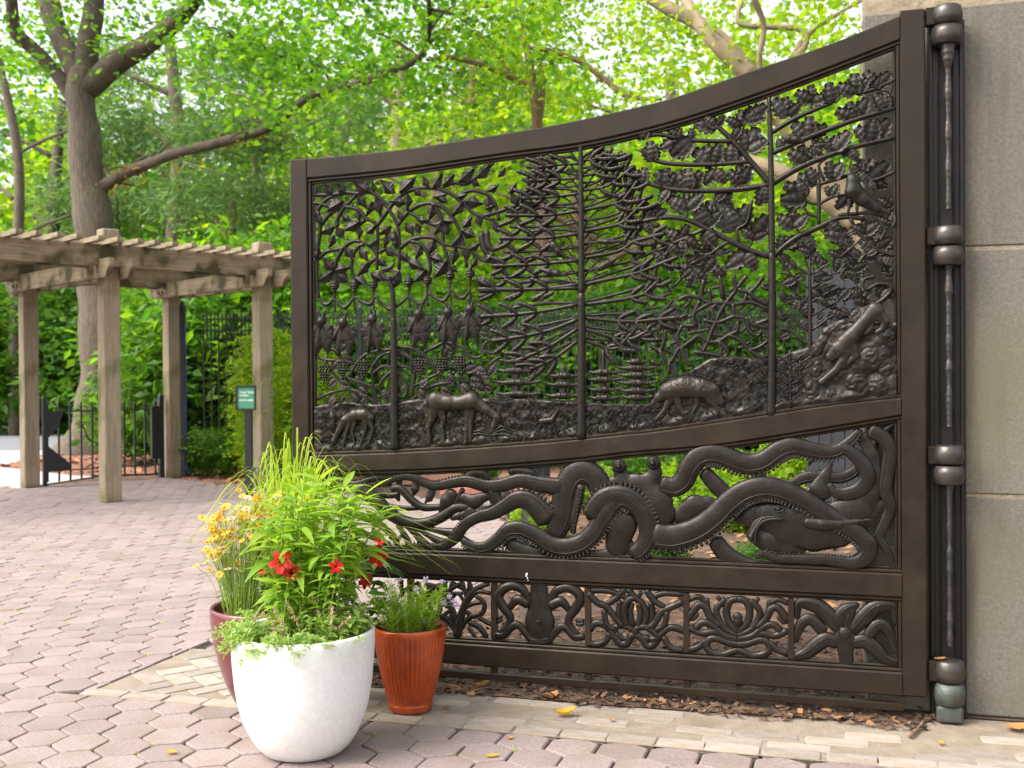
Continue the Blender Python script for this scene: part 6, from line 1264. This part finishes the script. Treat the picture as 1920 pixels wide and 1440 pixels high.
# violet flowered herb in the ribbed pot
vb = empty('violet_flowered_herb', AP + Vector((0, 0, .345))); tag(vb, 'leafy green herb with small pale violet flowers in the ribbed pot', 'plant')
mf = MB(); ms = MB(); vl = leaf_me('leaf', .045, .0085, MT['leaf_mid'], .25, .3, 3)
for k in range(85):
    a = rnd.uniform(0, 6.28); r = .115 * math.sqrt(rnd.random()); b = Vector((r * math.cos(a), r * math.sin(a), -.005)); t = b + Vector((math.cos(a) * rnd.uniform(.0, .12), math.sin(a) * rnd.uniform(0, .08), rnd.uniform(.09, .23))); sprig(b, t, mf, ms, vl, rnd.randint(18, 28), rnd.uniform(.75, 1.1), .7)
for px, py in ((747, 1088), (800, 1085), (829, 1090), (780, 1105), (842, 1118), (856, 1135), (832, 1130), (795, 1165), (722, 1058), (850, 1128)):
    t = at(px, py, 4.93 + rnd.uniform(-.04, .04)) - (AP + Vector((0, 0, .345))); b = Vector((t.x * .35, t.y * .3, .05)); ms.tube([b, (b + t) / 2 + Vector((0, 0, .03)), t], [.0016, .001], 4, k=4, cap=False); mb = MB()
    for q in range(26): v, f = ball(t + Vector((rnd.gauss(0, .007), rnd.gauss(0, .007), rnd.gauss(0, .005))), rnd.uniform(.002, .0042), 5, 3); mb.add(v, f)
    mb.build('flower_head', MT['petal_violet'], vb)
o = mf.build('foliage', MT['leaf_lime'], vb); o['kind'] = 'stuff'; o = ms.build('stems', MT['stem'], vb); o['kind'] = 'stuff'

# ================================================================== loose leaves and sticks on the paving
def curled(name, L, W, m, label, px, py, rz, curl=.6, z=.004):
    V = []; F = []; n = 8
    for i in range(n + 1):
        t = i / n; w_ = W * math.sin(math.pi * t ** .8) ** .8 * (1 + .22 * math.cos(i * 3.1)) / 2 + .001
        for u in (-1, -.4, .4, 1): V.append((L * (t - .5), u * w_, z + curl * L * .35 * ((t - .45) ** 2 * 2 + .35 * abs(u) ** 2 * math.sin(math.pi * t)) + .001))
    for i in range(n):
        for j in range(3): F.append((i * 4 + j, i * 4 + j + 1, i * 4 + 5 + j, i * 4 + 4 + j))
    o = mesh_obj(name, V, F, m); p = gnd(px, py); o.location = p; o.rotation_euler = (0, 0, rz); tag(o, label, 'leaf'); return o
curled('fallen_leaf', .105, .06, MT['leaf_fall'], 'curled yellow and green leaf lying on the brick apron', 1060, 1342, .3, 1.6)
curled('fallen_leaf', .085, .06, MT['leaf_brown'], 'curled orange brown leaf at the edge of the mulch', 1034, 1310, .8, 1.5)
curled('fallen_leaf', .07, .05, MT['leaf_fall'], 'yellow leaf resting in the mulch near the ribbed pot', 905, 1286, .5, 1.2)
curled('fallen_leaf', .055, .030, MT['leaf_fall'], 'flat golden leaf on a hexagon paver in front of the apron', 923, 1420, .2, .6)
curled('fallen_leaf', .05, .03, MT['leaf_fall'], 'small yellow leaf on the hexagon pavers left of the white pot', 322, 1413, -.2, .7)
curled('fallen_leaf', .04, .026, MT['leaf_brown'], 'small brown leaf on the bricks beside the ribbed pot', 838, 1328, .1, .9)
curled('fallen_leaf', .045, .028, MT['leaf_fall'], 'tiny pale yellow leaf far out on the paving before the pergola', 68, 985, .4, .8)
curled('fallen_leaf', .03, .022, MT['leaf_brown'], 'tiny tan leaf scrap on the pavers just below the brick edging', 957, 1386, .6, .9)
curled('fallen_leaf', .10, .075, MT['leaf_brown'], 'orange leaf at the foot of the stone pier', 1907, 1368, .4, .9)
curled('fallen_leaf', .035, .02, MT['leaf_brown'], 'tan leaf scrap on the bricks halfway along the gate', 1148, 1352, .5, .8)
curled('fallen_leaf', .03, .024, MT['leaf_fall'], 'yellow leaf scrap on the bricks before the hinge post', 1764, 1395, .9, .8)
curled('fallen_leaf', .035, .03, MT['leaf_brown'], 'tan leaf on the apron edge under the middle of the gate', 1206, 1317, .9, 1.3)
def stick(px0, py0, px1, py1, r, label):
    a, b = gnd(px0, py0), gnd(px1, py1); a.z = b.z = r; v, f = tube([a, (a + b) / 2 + Vector((.004, 0, .002)), b], [r, r * .9, r * .7], 6); o = mesh_obj('stick', [p - a for p in map(Vector, v)], f, MT['bark_red']); o.location = a; tag(o, label, 'stick')
stick(1706, 1384, 1732, 1357, .009, 'short brown bark stick on the apron near the hinge post')
stick(1112, 1312, 1150, 1278, .008, 'slim brown stick poking out from under the gate')
hp_leaf = curled('fallen_leaf', .06, .03, MT['leaf_brown'], 'orange leaf lying on top of the bottom hinge', 1765, 1240, .2, .6)
hl_ = gw(gp(1765, 1240, HN).x, .0, 0); hp_leaf.location = gw(gp(1762, 1240, HN).x, HN + .02, gp(PX, 1237, HN).z + .001)
# ================================================================== trees, shrubs
def leaves_np(C, size, m_unused=None, up=.5, aspect=.6, seed=0, fold=.22):
    """Folded leaf blades, one at each row of C."""
    r = np.random.default_rng(seed); n = len(C)
    d = r.normal(size=(n, 3)); d[:, 2] = d[:, 2] * .55 - .25; d /= np.linalg.norm(d, axis=1, keepdims=True)
    nr = r.normal(size=(n, 3)) * .75; nr[:, 2] += up * 2; x = np.cross(d, nr); x /= np.linalg.norm(x, axis=1, keepdims=True) + 1e-9; nn = np.cross(x, d)
    L = (size * r.uniform(.45, 1.35, n))[:, None]; W = L * aspect * .5
    V = np.empty((n, 4, 3)); V[:, 0] = C; V[:, 1] = C + d * L * .5 - x * W + nn * L * fold * .5; V[:, 2] = C + d * L; V[:, 3] = C + d * L * .5 + x * W + nn * L * fold * .5
    i = np.arange(n) * 4; F = np.empty((n, 2, 3), int); F[:, 0] = np.stack([i, i + 1, i + 2], 1); F[:, 1] = np.stack([i, i + 2, i + 3], 1)
    return V.reshape(-1, 3), F.reshape(-1, 3)
def clumps(blobs, n, per, spread, seed):
    """Clump centres over ellipsoid shells, leaves round each clump in flat sprays."""
    r = np.random.default_rng(seed); wts = np.array([b[3] * b[4] * b[5] for b in blobs]) ** .7; pk = r.choice(len(blobs), n, p=wts / wts.sum()); B_ = np.array(blobs)[pk]
    d = r.normal(size=(n, 3)); d /= np.linalg.norm(d, axis=1, keepdims=True); rad = r.uniform(.35, 1.0, n) ** .6
    c = B_[:, :3] + d * rad[:, None] * B_[:, 3:6]
    o = r.normal(size=(n, per, 3)) * np.array([1, 1, .45]) * spread
    return (c[:, None] + o).reshape(-1, 3)
def crown_mesh(name, blobs, n, per, spread, size, m, seed, aspect=.6, up=.5):
    C = clumps(blobs, n, per, spread, seed); V, F = leaves_np(C, size, up=up, aspect=aspect, seed=seed + 1)
    o = mesh_obj(name, V, F, m, smooth=False, link=False); me = o.data; bpy.data.objects.remove(o); return me
GEN = [(0, 0, 0, 1.6, 1.6, 1.3), (1.5, .3, -.6, 1.3, 1.2, .9), (-1.4, -.2, -.3, 1.4, 1.2, 1.0), (.3, -1.3, -.8, 1.3, 1.2, .8), (-.2, 1.3, .5, 1.2, 1.2, .9), (.6, .2, 1.4, 1.1, 1.1, .9), (-.8, .1, -1.6, 1.1, 1.1, .7), (1.0, -.6, -1.7, 1.0, 1.0, .6)]
CM = {}
CM['limeA'] = crown_mesh('crown', GEN, 420, 14, .26, .17, MT['leaf_lime'], 1); CM['limeB'] = crown_mesh('crown', GEN, 380, 14, .28, .18, MT['leaf_lime'], 2)
CM['midA'] = crown_mesh('crown', GEN, 460, 14, .26, .17, MT['leaf_mid'], 3); CM['midB'] = crown_mesh('crown', GEN, 420, 14, .28, .18, MT['leaf_mid'], 4)
CM['deep'] = crown_mesh('crown', GEN, 1000, 14, .28, .18, MT['leaf_deep'], 5)
CM['pine'] = crown_mesh('crown', [(0, 0, -1.8, 1.9, 1.9, .35), (0, 0, -.8, 1.7, 1.7, .35), (0, 0, .2, 1.4, 1.4, .35), (0, 0, 1.1, 1.1, 1.1, .35), (0, 0, 1.9, .7, .7, .4)], 420, 34, .26, .20, MT['needle'], 6, aspect=.10, up=.1)
def trunk_obj(parent, pts, rad, m, seg=10, k=6, name='trunk'):
    v, f = tube(pts, rad, seg, k=k); return mesh_obj(name, v, f, m, parent)
def tree(x, y, zc, sc, kind, label, bark='bark', r=.16, lean=0.0, sz=1.0, rz=None, name='tree', trunk=True, group='trees behind the fence'):
    t = empty(name, (x, y, 0)); tag(t, label, 'tree', group)
    c = inst('crown', CM[kind], Matrix.Translation((lean, 0, zc)) @ Matrix.Rotation(rnd.uniform(0, 6.28) if rz is None else rz, 4, 'Z') @ Matrix.Diagonal((sc, sc, sc * sz, 1)), t)
    if trunk:
        trunk_obj(t, [(0, 0, -.1), (lean * .2 + .06, 0, zc * .35), (lean * .7, .1, zc * .75), (lean, .05, zc + sc * .6)], [r * 1.25, r, r * .75, r * .35], MT[bark])
        for q in range(4):
            a = rnd.uniform(0, 6.28); z0 = zc * (.55 + .1 * q); trunk_obj(t, [(lean * z0 / zc, 0, z0), (lean + math.cos(a) * sc * .6, math.sin(a) * sc * .6, z0 + sc * .5), (lean + math.cos(a) * sc * 1.4, math.sin(a) * sc * 1.4, z0 + sc * .8)], [r * .45, r * .3, r * .12], MT[bark], 7, 4, 'limb')
    return t
# ------------------------------------------------------------------ the big oak behind the pergola
OY = 22.4
ok = empty('oak_tree', (-8.56, 22.37, 0)); tag(ok, 'big furrowed oak with a long low branch behind the pergola', 'tree')
base = Vector((-8.56, 22.37, 0)); pxr = OY / FPX
def limb(px, rr, name='limb', m='bark_limb', Y=OY, dy=0.0, par=ok, b0=base):
    P = [at(a, b, Y + dy * (i / max(1, len(px) - 1)) ** 2) - b0 for i, (a, b) in enumerate(px)]
    v, f = tube(P, [r * Y / FPX for r in rr], 14, k=9); rm = sorted(rr)[len(rr) // 3] * Y / FPX; rq = random.Random(len(v))
    v = [Vector(q) + Vector((math.sin(q[2] * 5.1 + q[0] * 3.3 + rq.uniform(-.6, .6)), math.sin(q[0] * 6.3 + rq.uniform(-.6, .6)), math.sin(q[0] * 4.7 + q[1] * 5 + rq.uniform(-.6, .6)))) * (rm * .07) for q in v]
    o = mesh_obj(name, v, f, MT[m], par); return o, P
V_, P_ = limb([(158, 862), (172, 800), (186, 700), (186, 600), (180, 500), (176, 420), (164, 340), (158, 260), (152, 190), (155, 130)], [66, 37, 34, 38, 33, 35, 31, 28, 26, 25], 'trunk', 'bark')
br = [([(152, 150), (130, 105), (105, 50), (85, -30), (70, -120)], [20, 21, 20, 18, 15], 1), ([(158, 140), (168, 70), (176, 0), (182, -110)], [23, 20, 19, 16], 0), ([(165, 165), (210, 125), (270, 85), (320, 50), (365, 0), (420, -70)], [24, 21, 19, 17, 14, 10], -1.5), ([(150, 210), (112, 145), (62, 92), (28, 58), (22, 0), (15, -70)], [14, 13, 12, 12, 11, 9], -1),
      ([(166, 378), (192, 352), (215, 337), (250, 318), (330, 288), (400, 270), (450, 256), (505, 238), (560, 195), (600, 172), (660, 160), (730, 138), (785, 108), (805, 60), (803, -20)], [19, 13, 11, 10, 9.5, 9, 8.5, 8, 7.5, 6.5, 6, 5, 4.5, 4, 3], -5), ([(596, 172), (580, 145), (540, 110), (480, 85), (430, 65)], [7, 6, 5, 4, 2.5], -1), ([(660, 160), (760, 120), (840, 130), (920, 165)], [4, 3.5, 3, 2], -1), ([(790, 100), (870, 20), (960, 15)], [3.5, 3, 2], -1)]
oc = []
for p, r, dy in br:
    o, P = limb(p, r, 'limb', dy=dy); Q = cr([Vector(q) for q in P], 8); oc.append(Q)
for Q in (oc[4], oc[5], oc[2]):                          # side twigs
    for q in Q[8:-4:4]:
        q = Vector(q); a = rnd.uniform(-.5, .9); sx = rnd.choice((-1, 1)); t = q + Vector((sx * rnd.uniform(.3, .9), rnd.uniform(-.3, .3), rnd.uniform(-.25, .7))); v, f = tube([q, (q + t) / 2 + Vector((0, 0, .08)), t], [.035, .022, .008], 6, k=4); mesh_obj('twig', v, f, MT['bark_limb'], ok)
rg = np.random.default_rng(21); C = []
for qi, Q in enumerate(oc):                              # sprays of leaves along the limbs
    for q in Q[len(Q) // 4:]:
        if qi == 4 and rg.random() < .80 or qi in (0, 1, 2, 3) and rg.random() < .72: continue
        for s in range(4 if qi != 4 else 2):
            c = np.array(q) + rg.normal(size=3) * np.array([.8, .9, .5]) * (.6 if qi in (4, 5) else 1.1); C.append(c + rg.normal(size=(14, 3)) * np.array([.28, .28, .10]))
def canopy(n, fx, per, spread, rgx):
    out = []
    for _ in range(n):
        px, py, Y = fx(); out.append(np.array(at(px, py, Y) - base) + rgx.normal(size=(per, 3)) * np.array([1, 1, .4]) * spread)
    return out
C += canopy(215, lambda: (rnd.uniform(340, 1050), rnd.triangular(-160, 210, -20), rnd.uniform(16.5, 22)), 16, .30, rg)
C += canopy(110, lambda: (rnd.uniform(-80, 380), rnd.triangular(-160, 200, -40), rnd.uniform(24, 28)), 16, .30, rg)
C += canopy(45, lambda: (rnd.uniform(380, 800), rnd.triangular(60, 280, 150), rnd.uniform(17, 20)), 14, .26, rg)
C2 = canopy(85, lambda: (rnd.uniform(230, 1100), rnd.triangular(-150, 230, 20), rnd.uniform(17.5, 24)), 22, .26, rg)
V, F = leaves_np(np.concatenate(C2), .14, up=.55, aspect=.75, seed=15); o = mesh_obj('deep_leaves', V, F, MT['leaf_deep'], ok, smooth=False); o['kind'] = 'stuff'  # further leaf clumps in a deeper green, scattered through the crown
V, F = leaves_np(np.concatenate(C), .14, up=.55, aspect=.75, seed=5); mesh_obj('crown', V, F, MT['leaf_mid'], ok, smooth=False)
C = canopy(22, lambda: (rnd.uniform(200, 480), 0, 0), 1, .1, rg) if False else []
for Q in (oc[4],):
    for q in Q[6:len(Q) // 2:3]: C.append(np.array(q) + rg.normal(size=(5, 3)) * np.array([.18, .18, .12]) - np.array([0, 0, .10]))
V, F = leaves_np(np.concatenate(C), .15, up=.2, aspect=.45, seed=6); o = mesh_obj('withered_leaves', V, F, MT['leaf_red'], ok, smooth=False); o['kind'] = 'stuff'
# ------------------------------------------------------------------ birch and sycamore seen over the gate
by = 20.0; bb = at(1012, 700, by); bb.z = 0
bi = empty('birch_tree', bb); tag(bi, 'slender peeling reddish birch rising above the middle of the gate', 'tree')
for p, r, dy in (([(1030, 840), (1024, 600), (1016, 420), (1008, 240), (1000, 165), (990, 100), (972, 40), (950, -40)], [14, 13, 12, 10, 9, 7, 6, 4], 0), ([(998, 165), (960, 145), (915, 125), (850, 108), (800, 112)], [7, 7, 6, 5, 3], -.6), ([(992, 90), (1030, 95), (1080, 112), (1130, 145), (1175, 180), (1240, 185)], [4, 4.5, 5, 5, 5, 3], -1), ([(1010, 240), (1018, 150), (1000, 90)], [6, 5, 3], .4),
                 ([(1175, 180), (1140, 155), (1120, 150)], [5, 4, 2], 0), ([(960, 145), (930, 100), (890, 60), (830, 55)], [4, 3.5, 3, 2], -.5)):
    limb(p, r, 'trunk' if r[0] > 10 else 'limb', 'bark_red', by, dy, bi, bb)
C = [np.array(at(rnd.uniform(820, 1260), rnd.triangular(-120, 260, 40), rnd.uniform(18, 22.5)) - bb) + rg.normal(size=(16, 3)) * np.array([.3, .3, .12]) for _ in range(270)]
V, F = leaves_np(np.concatenate(C), .125, up=.5, aspect=.6, seed=8); mesh_obj('crown', V, F, MT['leaf_lime'], bi, smooth=False)
sy = 14.5; sb = at(1500, 700, sy); sb.z = 0
sc_ = empty('sycamore_tree', sb); tag(sc_, 'pale mottled sycamore leaning above the hinge end of the gate', 'tree')
for p, r, dy in (([(1720, 860), (1700, 620), (1610, 420), (1490, 250), (1400, 135), (1350, 75), (1300, 40), (1240, 8), (1180, -30)], [30, 28, 25, 21, 18, 16, 15, 13, 10], .5), ([(1405, 140), (1330, 70), (1290, 10), (1270, -60)], [18, 14, 12, 9], 1.0), ([(1480, 240), (1425, 130), (1432, 50), (1412, -10), (1400, -80)], [6, 5.5, 5.5, 6, 5], -.6),
                 ([(1465, 130), (1510, 85), (1500, 55), (1440, 50), (1390, 45), (1385, 20), (1400, -20)], [5, 6, 6, 5.5, 5, 5, 4], .3), ([(1440, 220), (1480, 120), (1520, 60), (1580, 20), (1620, 0)], [7, 6, 5, 4, 3], .6), ([(1600, 420), (1480, 330), (1390, 300), (1330, 300)], [16, 14, 12, 9], 1.5)):
    limb(p, r, 'trunk' if r[0] > 30 else 'limb', 'bark_pale', sy, dy, sc_, sb)
C = [np.array(at(rnd.uniform(1150, 1700), rnd.triangular(-160, 330, 40), rnd.uniform(13.6, 18.5)) - sb) + rg.normal(size=(14, 3)) * np.array([.28, .28, .12]) for _ in range(280)]
V, F = leaves_np(np.concatenate(C), .105, up=.5, aspect=.75, seed=9); mesh_obj('crown', V, F, MT['leaf_lime'], sc_, smooth=False)
# ------------------------------------------------------------------ woodland behind
tw = [(-3.4, 20.2, 2.0, .95, 'midA', 'broad leafed green shrub tree right behind the sign'), (-1.6, 19.8, 1.9, .9, 'midA', 'green shrub tree behind the free end of the gate'), (.4, 19.6, 1.8, .95, 'midB', 'green shrub tree behind the horse of the gate'), (2.5, 19.4, 1.9, .95, 'deep', 'dark green shrub tree behind the conifer of the gate'), (4.4, 19.6, 2.0, 1.0, 'midA', 'green shrub tree behind the oak of the gate'), (6.4, 19.4, 1.9, 1.0, 'deep', 'dark shrub tree behind the pier'),
      (-5.6, 24.0, 2.2, 1.15, 'midB', 'leafy green shrub tree between the oak and the far post'), (-2.2, 25.5, 4.6, 1.4, 'limeB', 'light green tree above the free end of the gate'), (1.2, 26.0, 4.4, 1.5, 'limeB', 'lime tree standing behind the birch'), (4.6, 25.0, 4.6, 1.5, 'limeA', 'lime green tree behind the sycamore'), (8.5, 25.0, 4.8, 1.6, 'midB', 'green tree behind the stone pier'),
      (-11.5, 31.0, 3.0, 1.3, 'deep', 'dark tree in the shade at the far edge of the lawn'), (-14.5, 33.5, 3.2, 1.5, 'midA', 'green tree beyond the path at the picture edge'), (-8.4, 32.0, 2.6, 1.25, 'deep', 'dark shrub tree beyond the path behind the oak'), (-5.0, 33.5, 5.6, 1.9, 'limeA', 'light green tree far behind the pergola roof'), (-16.5, 40.0, 7.5, 2.1, 'limeB', 'tall pale green tree far beyond the path'), (-10.5, 42.0, 8.5, 2.3, 'midB', 'tall green tree behind the oak trunk'),
      (-1.0, 38.0, 8.0, 2.3, 'limeA', 'tall light tree far behind the gate top'), (5.0, 38.0, 8.0, 2.4, 'limeB', 'tall light tree far behind the birch'), (11.0, 36.0, 8.0, 2.4, 'limeA', 'tall lime tree far behind the pier'), (-6.0, 47.0, 10.5, 2.6, 'midB', 'tall green tree at the back of the wood'), (2.0, 48.0, 10.5, 2.7, 'midA', 'tall green tree at the very back behind the gate'), (-20.0, 46.0, 9.0, 2.6, 'midA', 'tall green tree at the back beyond the path')]
for x, y, z, s, k, lb in tw: tree(x, y, z, s, k, lb, r=.07 * s + .05 * (z > 4), sz=1.0 if z > 4 else .85)
for x, y, z, s, lb in ((-6.9, 27.5, 5.4, 1.45, 'soft blue green pine left of the long oak branch'), (-3.9, 28.5, 4.6, 1.4, 'soft blue green pine above the pergola end'), (-12.8, 36.0, 6.6, 1.9, 'tall soft pine beyond the path left of the oak'), (-.6, 31.0, 5.6, 1.5, 'soft pine behind the upper corner of the gate')):
    tree(x, y, z, s, 'pine', lb, 'bark_red', .16, sz=1.3, name='pine_tree', group='pines behind the fence')
for px, Y, r, h0, h1, lb, bk in ((325, 34, .26, 110, 640, 'straight grey trunk in the wood right of the oak', 'bark'), (503, 29, .22, 140, 700, 'pale straight trunk above the pergola end', 'bark_pale'), (100, 36, .22, 250, 700, 'thin dark trunk left of the oak', 'bark'), (28, 30, .15, 150, 700, 'dark leaning trunk at the left picture edge', 'bark'), (758, 27, .20, 150, 700, 'mottled trunk behind the vine tree of the gate', 'bark_pale'), (905, 30, .17, 170, 700, 'slim trunk behind the upper rail of the gate', 'bark_red'), (800, 24, .16, 330, 800, 'tan trunk seen through the vine tree of the gate', 'bark_pale'), (1120, 22, .2, 430, 800, 'brown trunk seen through the conifer of the gate', 'bark_red'), (650, 38, .2, 200, 700, 'far thin trunk above the gate corner', 'bark'), (1250, 27, .2, 200, 700, 'brown trunk behind the oak leaves of the gate', 'bark')):
    b = at(px, 700, Y); t = empty('woodland_tree', (b.x, b.y, 0)); tag(t, lb, 'tree'); top = at(px + rnd.uniform(-25, 25), h0 - 60, Y).z
    trunk_obj(t, [(0, 0, -.05), (rnd.uniform(-.1, .1), 0, top * .35), (rnd.uniform(-.3, .3), 0, top * .7), (rnd.uniform(-.5, .5), 0, top)], [r * 1.2, r, r * .85, r * .6], MT[bk])
    for q in range(4):
        a = rnd.uniform(-1, 1) * 1.2 + (math.pi if q % 2 else 0); z0 = top * (.5 + .11 * q); trunk_obj(t, [(0, 0, z0), (math.cos(a) * 1.0, math.sin(a) * .4, z0 + .5), (math.cos(a) * 2.2, math.sin(a) * .8, z0 + .9)], [r * .4, r * .28, r * .1], MT[bk], 7, 4, 'limb')
# ------------------------------------------------------------------ shrubs
SM = {'bushA': crown_mesh('foliage', [(0, 0, .38, .62, .5, .4), (.3, 0, .3, .4, .4, .32), (-.3, .1, .3, .42, .4, .32)], 420, 13, .075, .085, MT['leaf_deep'], 31, aspect=.38), 'bushB': crown_mesh('foliage', [(0, 0, .4, .55, .5, .42), (.3, 0, .3, .4, .4, .3)], 330, 13, .08, .09, MT['leaf_lime'], 32, aspect=.5), 'yew': crown_mesh('foliage', [(0, 0, .7, .55, .5, .75), (.15, 0, 1.3, .4, .4, .5), (-.2, 0, .4, .5, .45, .45)], 900, 18, .085, .085, MT['leaf_lime'], 33, aspect=.25, up=.2),
      'laurel': crown_mesh('foliage', [(0, 0, .9, .9, .6, .8), (.6, 0, .7, .6, .6, .6), (-.6, 0, 1.1, .7, .6, .7), (0, 0, 1.7, .7, .6, .6)], 460, 11, .16, .19, MT['leaf_deep'], 34, aspect=.45, up=.6), 'fern': crown_mesh('foliage', [(0, 0, .3, .6, .5, .25)], 160, 14, .11, .20, MT['leaf_lime'], 35, aspect=.22)}
SM['magnolia'] = crown_mesh('foliage', [(0, 0, .9, .9, .6, .8), (.6, 0, .7, .6, .6, .6), (-.6, 0, 1.1, .7, .6, .7), (0, 0, 1.7, .7, .6, .6)], 420, 10, .15, .15, MT['leaf_mid'], 36, aspect=.45, up=.7)
def shrub(name, x, y, s, kind, label, sz=1.0, z=0.0):
    t = empty(name, (x, y, z)); tag(t, label, 'shrub', 'shrubs round the gates'); inst('foliage', SM[kind], Matrix.Rotation(rnd.uniform(0, 6.28), 4, 'Z') @ Matrix.Diagonal((s, s, s * sz, 1)), t)
    mb = MB()
    for k in range(5): a = rnd.uniform(0, 6.28); mb.tube([(0, 0, -.02), (math.cos(a) * .12 * s, math.sin(a) * .12 * s, .3 * s * sz), (math.cos(a) * .3 * s, math.sin(a) * .3 * s, .6 * s * sz)], [.02 * s, .014 * s, .006 * s], 6, k=3)
    o = mb.build('stems', MT['bark'], t)
q = gnd(398, 889); shrub('leafy_shrub', q.x, q.y - .1, .95, 'bushA', 'dark green low shrub at the foot of the far pergola posts')
q = at(522, 800, 15.9); shrub('yew_shrub', q.x, q.y, 1.25, 'yew', 'tall feathery yellow green yew beside the sign post')
q = at(585, 800, 15.2); shrub('yew_shrub', q.x, q.y, 1.1, 'yew', 'feathery yew just behind the free end of the gate')
for px, Y, s, lb in ((300, 19.5, 1.15, 'laurel with big leaves behind the low iron gate'), (385, 19.1, 1.25, 'laurel seen through the tall fence left of the sign'), (440, 19.7, 1.3, 'laurel behind the sign and the tall fence'), (262, 24.0, 1.0, 'laurel at the right of the oak trunk'), (640, 19.3, 1.2, 'laurel behind the deer of the gate'), (780, 18.9, 1.2, 'laurel behind the banded trunk of the gate'), (940, 19.2, 1.2, 'laurel behind the horse head of the gate'), (1120, 18.9, 1.25, 'laurel behind the conifer trunk of the gate'), (1290, 18.7, 1.25, 'laurel behind the boar of the gate'), (1440, 18.5, 1.25, 'laurel behind the oak trunk of the gate'), (1620, 18.3, 1.25, 'laurel behind the panther of the gate')):
    q = at(px, 800, Y); shrub('laurel_shrub', q.x, q.y, s, 'laurel', lb)
for px, Y, s, lb in ((335, 24.5, 1.9, 'tall magnolia with glossy leaves right of the oak trunk'), (400, 20.4, 1.7, 'tall magnolia with glossy leaves above the pergola middle'), (470, 20.2, 1.8, 'tall magnolia with glossy leaves above the pergola end'), (560, 20.8, 1.8, 'tall magnolia with glossy leaves at the free end of the gate')):
    q = at(px, 800, Y); shrub('magnolia_shrub', q.x, q.y, s, 'magnolia', lb, 1.05)
for px, py, s, k, lb in ((1270, 985, .75, 'bushB', 'small bright shrub behind the octopus eye'), (1405, 990, .85, 'bushB', 'bright yellow green shrub behind the upper octopus arm'), (1330, 930, .9, 'bushA', 'green shrub behind the octopus arm and shark'), (1120, 960, .6, 'bushB', 'bright leafy plant left of the octopus eyes'), (1010, 1010, .42, 'bushB', 'small broad leafed plant seen through the octopus arms'), (1450, 1080, .40, 'bushA', 'small dark plant below the shark'), (1240, 1060, .36, 'bushA', 'small dark plant below the octopus'), (1180, 930, .8, 'bushA', 'green shrub behind the octopus head'), (900, 900, .5, 'bushA', 'low shrub by the bench behind the gate'), (1480, 905, .8, 'bushB', 'bright shrub in front of the grey screen')):
    q = gnd(px, py); shrub('bed_shrub', q.x, q.y, s, k, lb)
for px, py, s, lb in ((15, 800, 1.9, 'pale green fern clump beyond the path at the picture edge'), (100, 792, 1.6, 'fern clump beyond the path behind the low gate'), (150, 790, 1.7, 'fern clump beyond the path left of the oak foot'), (60, 790, 1.5, 'fern clump between the first posts beyond the path')):
    q = gnd(px, py); shrub('fern_clump', q.x, q.y + 2.0, s, 'fern', lb, 1.6)
for px, Y, s, lb in ((-20, 31, 1.7, 'dark laurel at the left picture edge'), (70, 33, 2.0, 'dark laurel between the first two posts'), (130, 32, 2.0, 'laurel left of the oak trunk'), (240, 31, 1.9, 'laurel right of the oak trunk beyond the bed')):
    q = at(px, 780, Y); shrub('laurel_shrub', q.x, q.y, s, 'laurel', lb)
# far wood closing the view
r = np.random.default_rng(77); n = 5200
C = np.stack([r.uniform(-34, 34, n), r.uniform(50, 62, n), r.uniform(0, 1, n) ** 1.2 * 7.5], 1); C = (C[:, None] + r.normal(size=(n, 7, 3)) * np.array([.8, .8, .4])).reshape(-1, 3)
V, F = leaves_np(C, .62, up=.4, aspect=.7, seed=78); o = mesh_obj('far_wood', V, F, MT['leaf_mid'], smooth=False); tag(o, 'far mass of green woodland closing the view', 'woodland', kind='stuff')
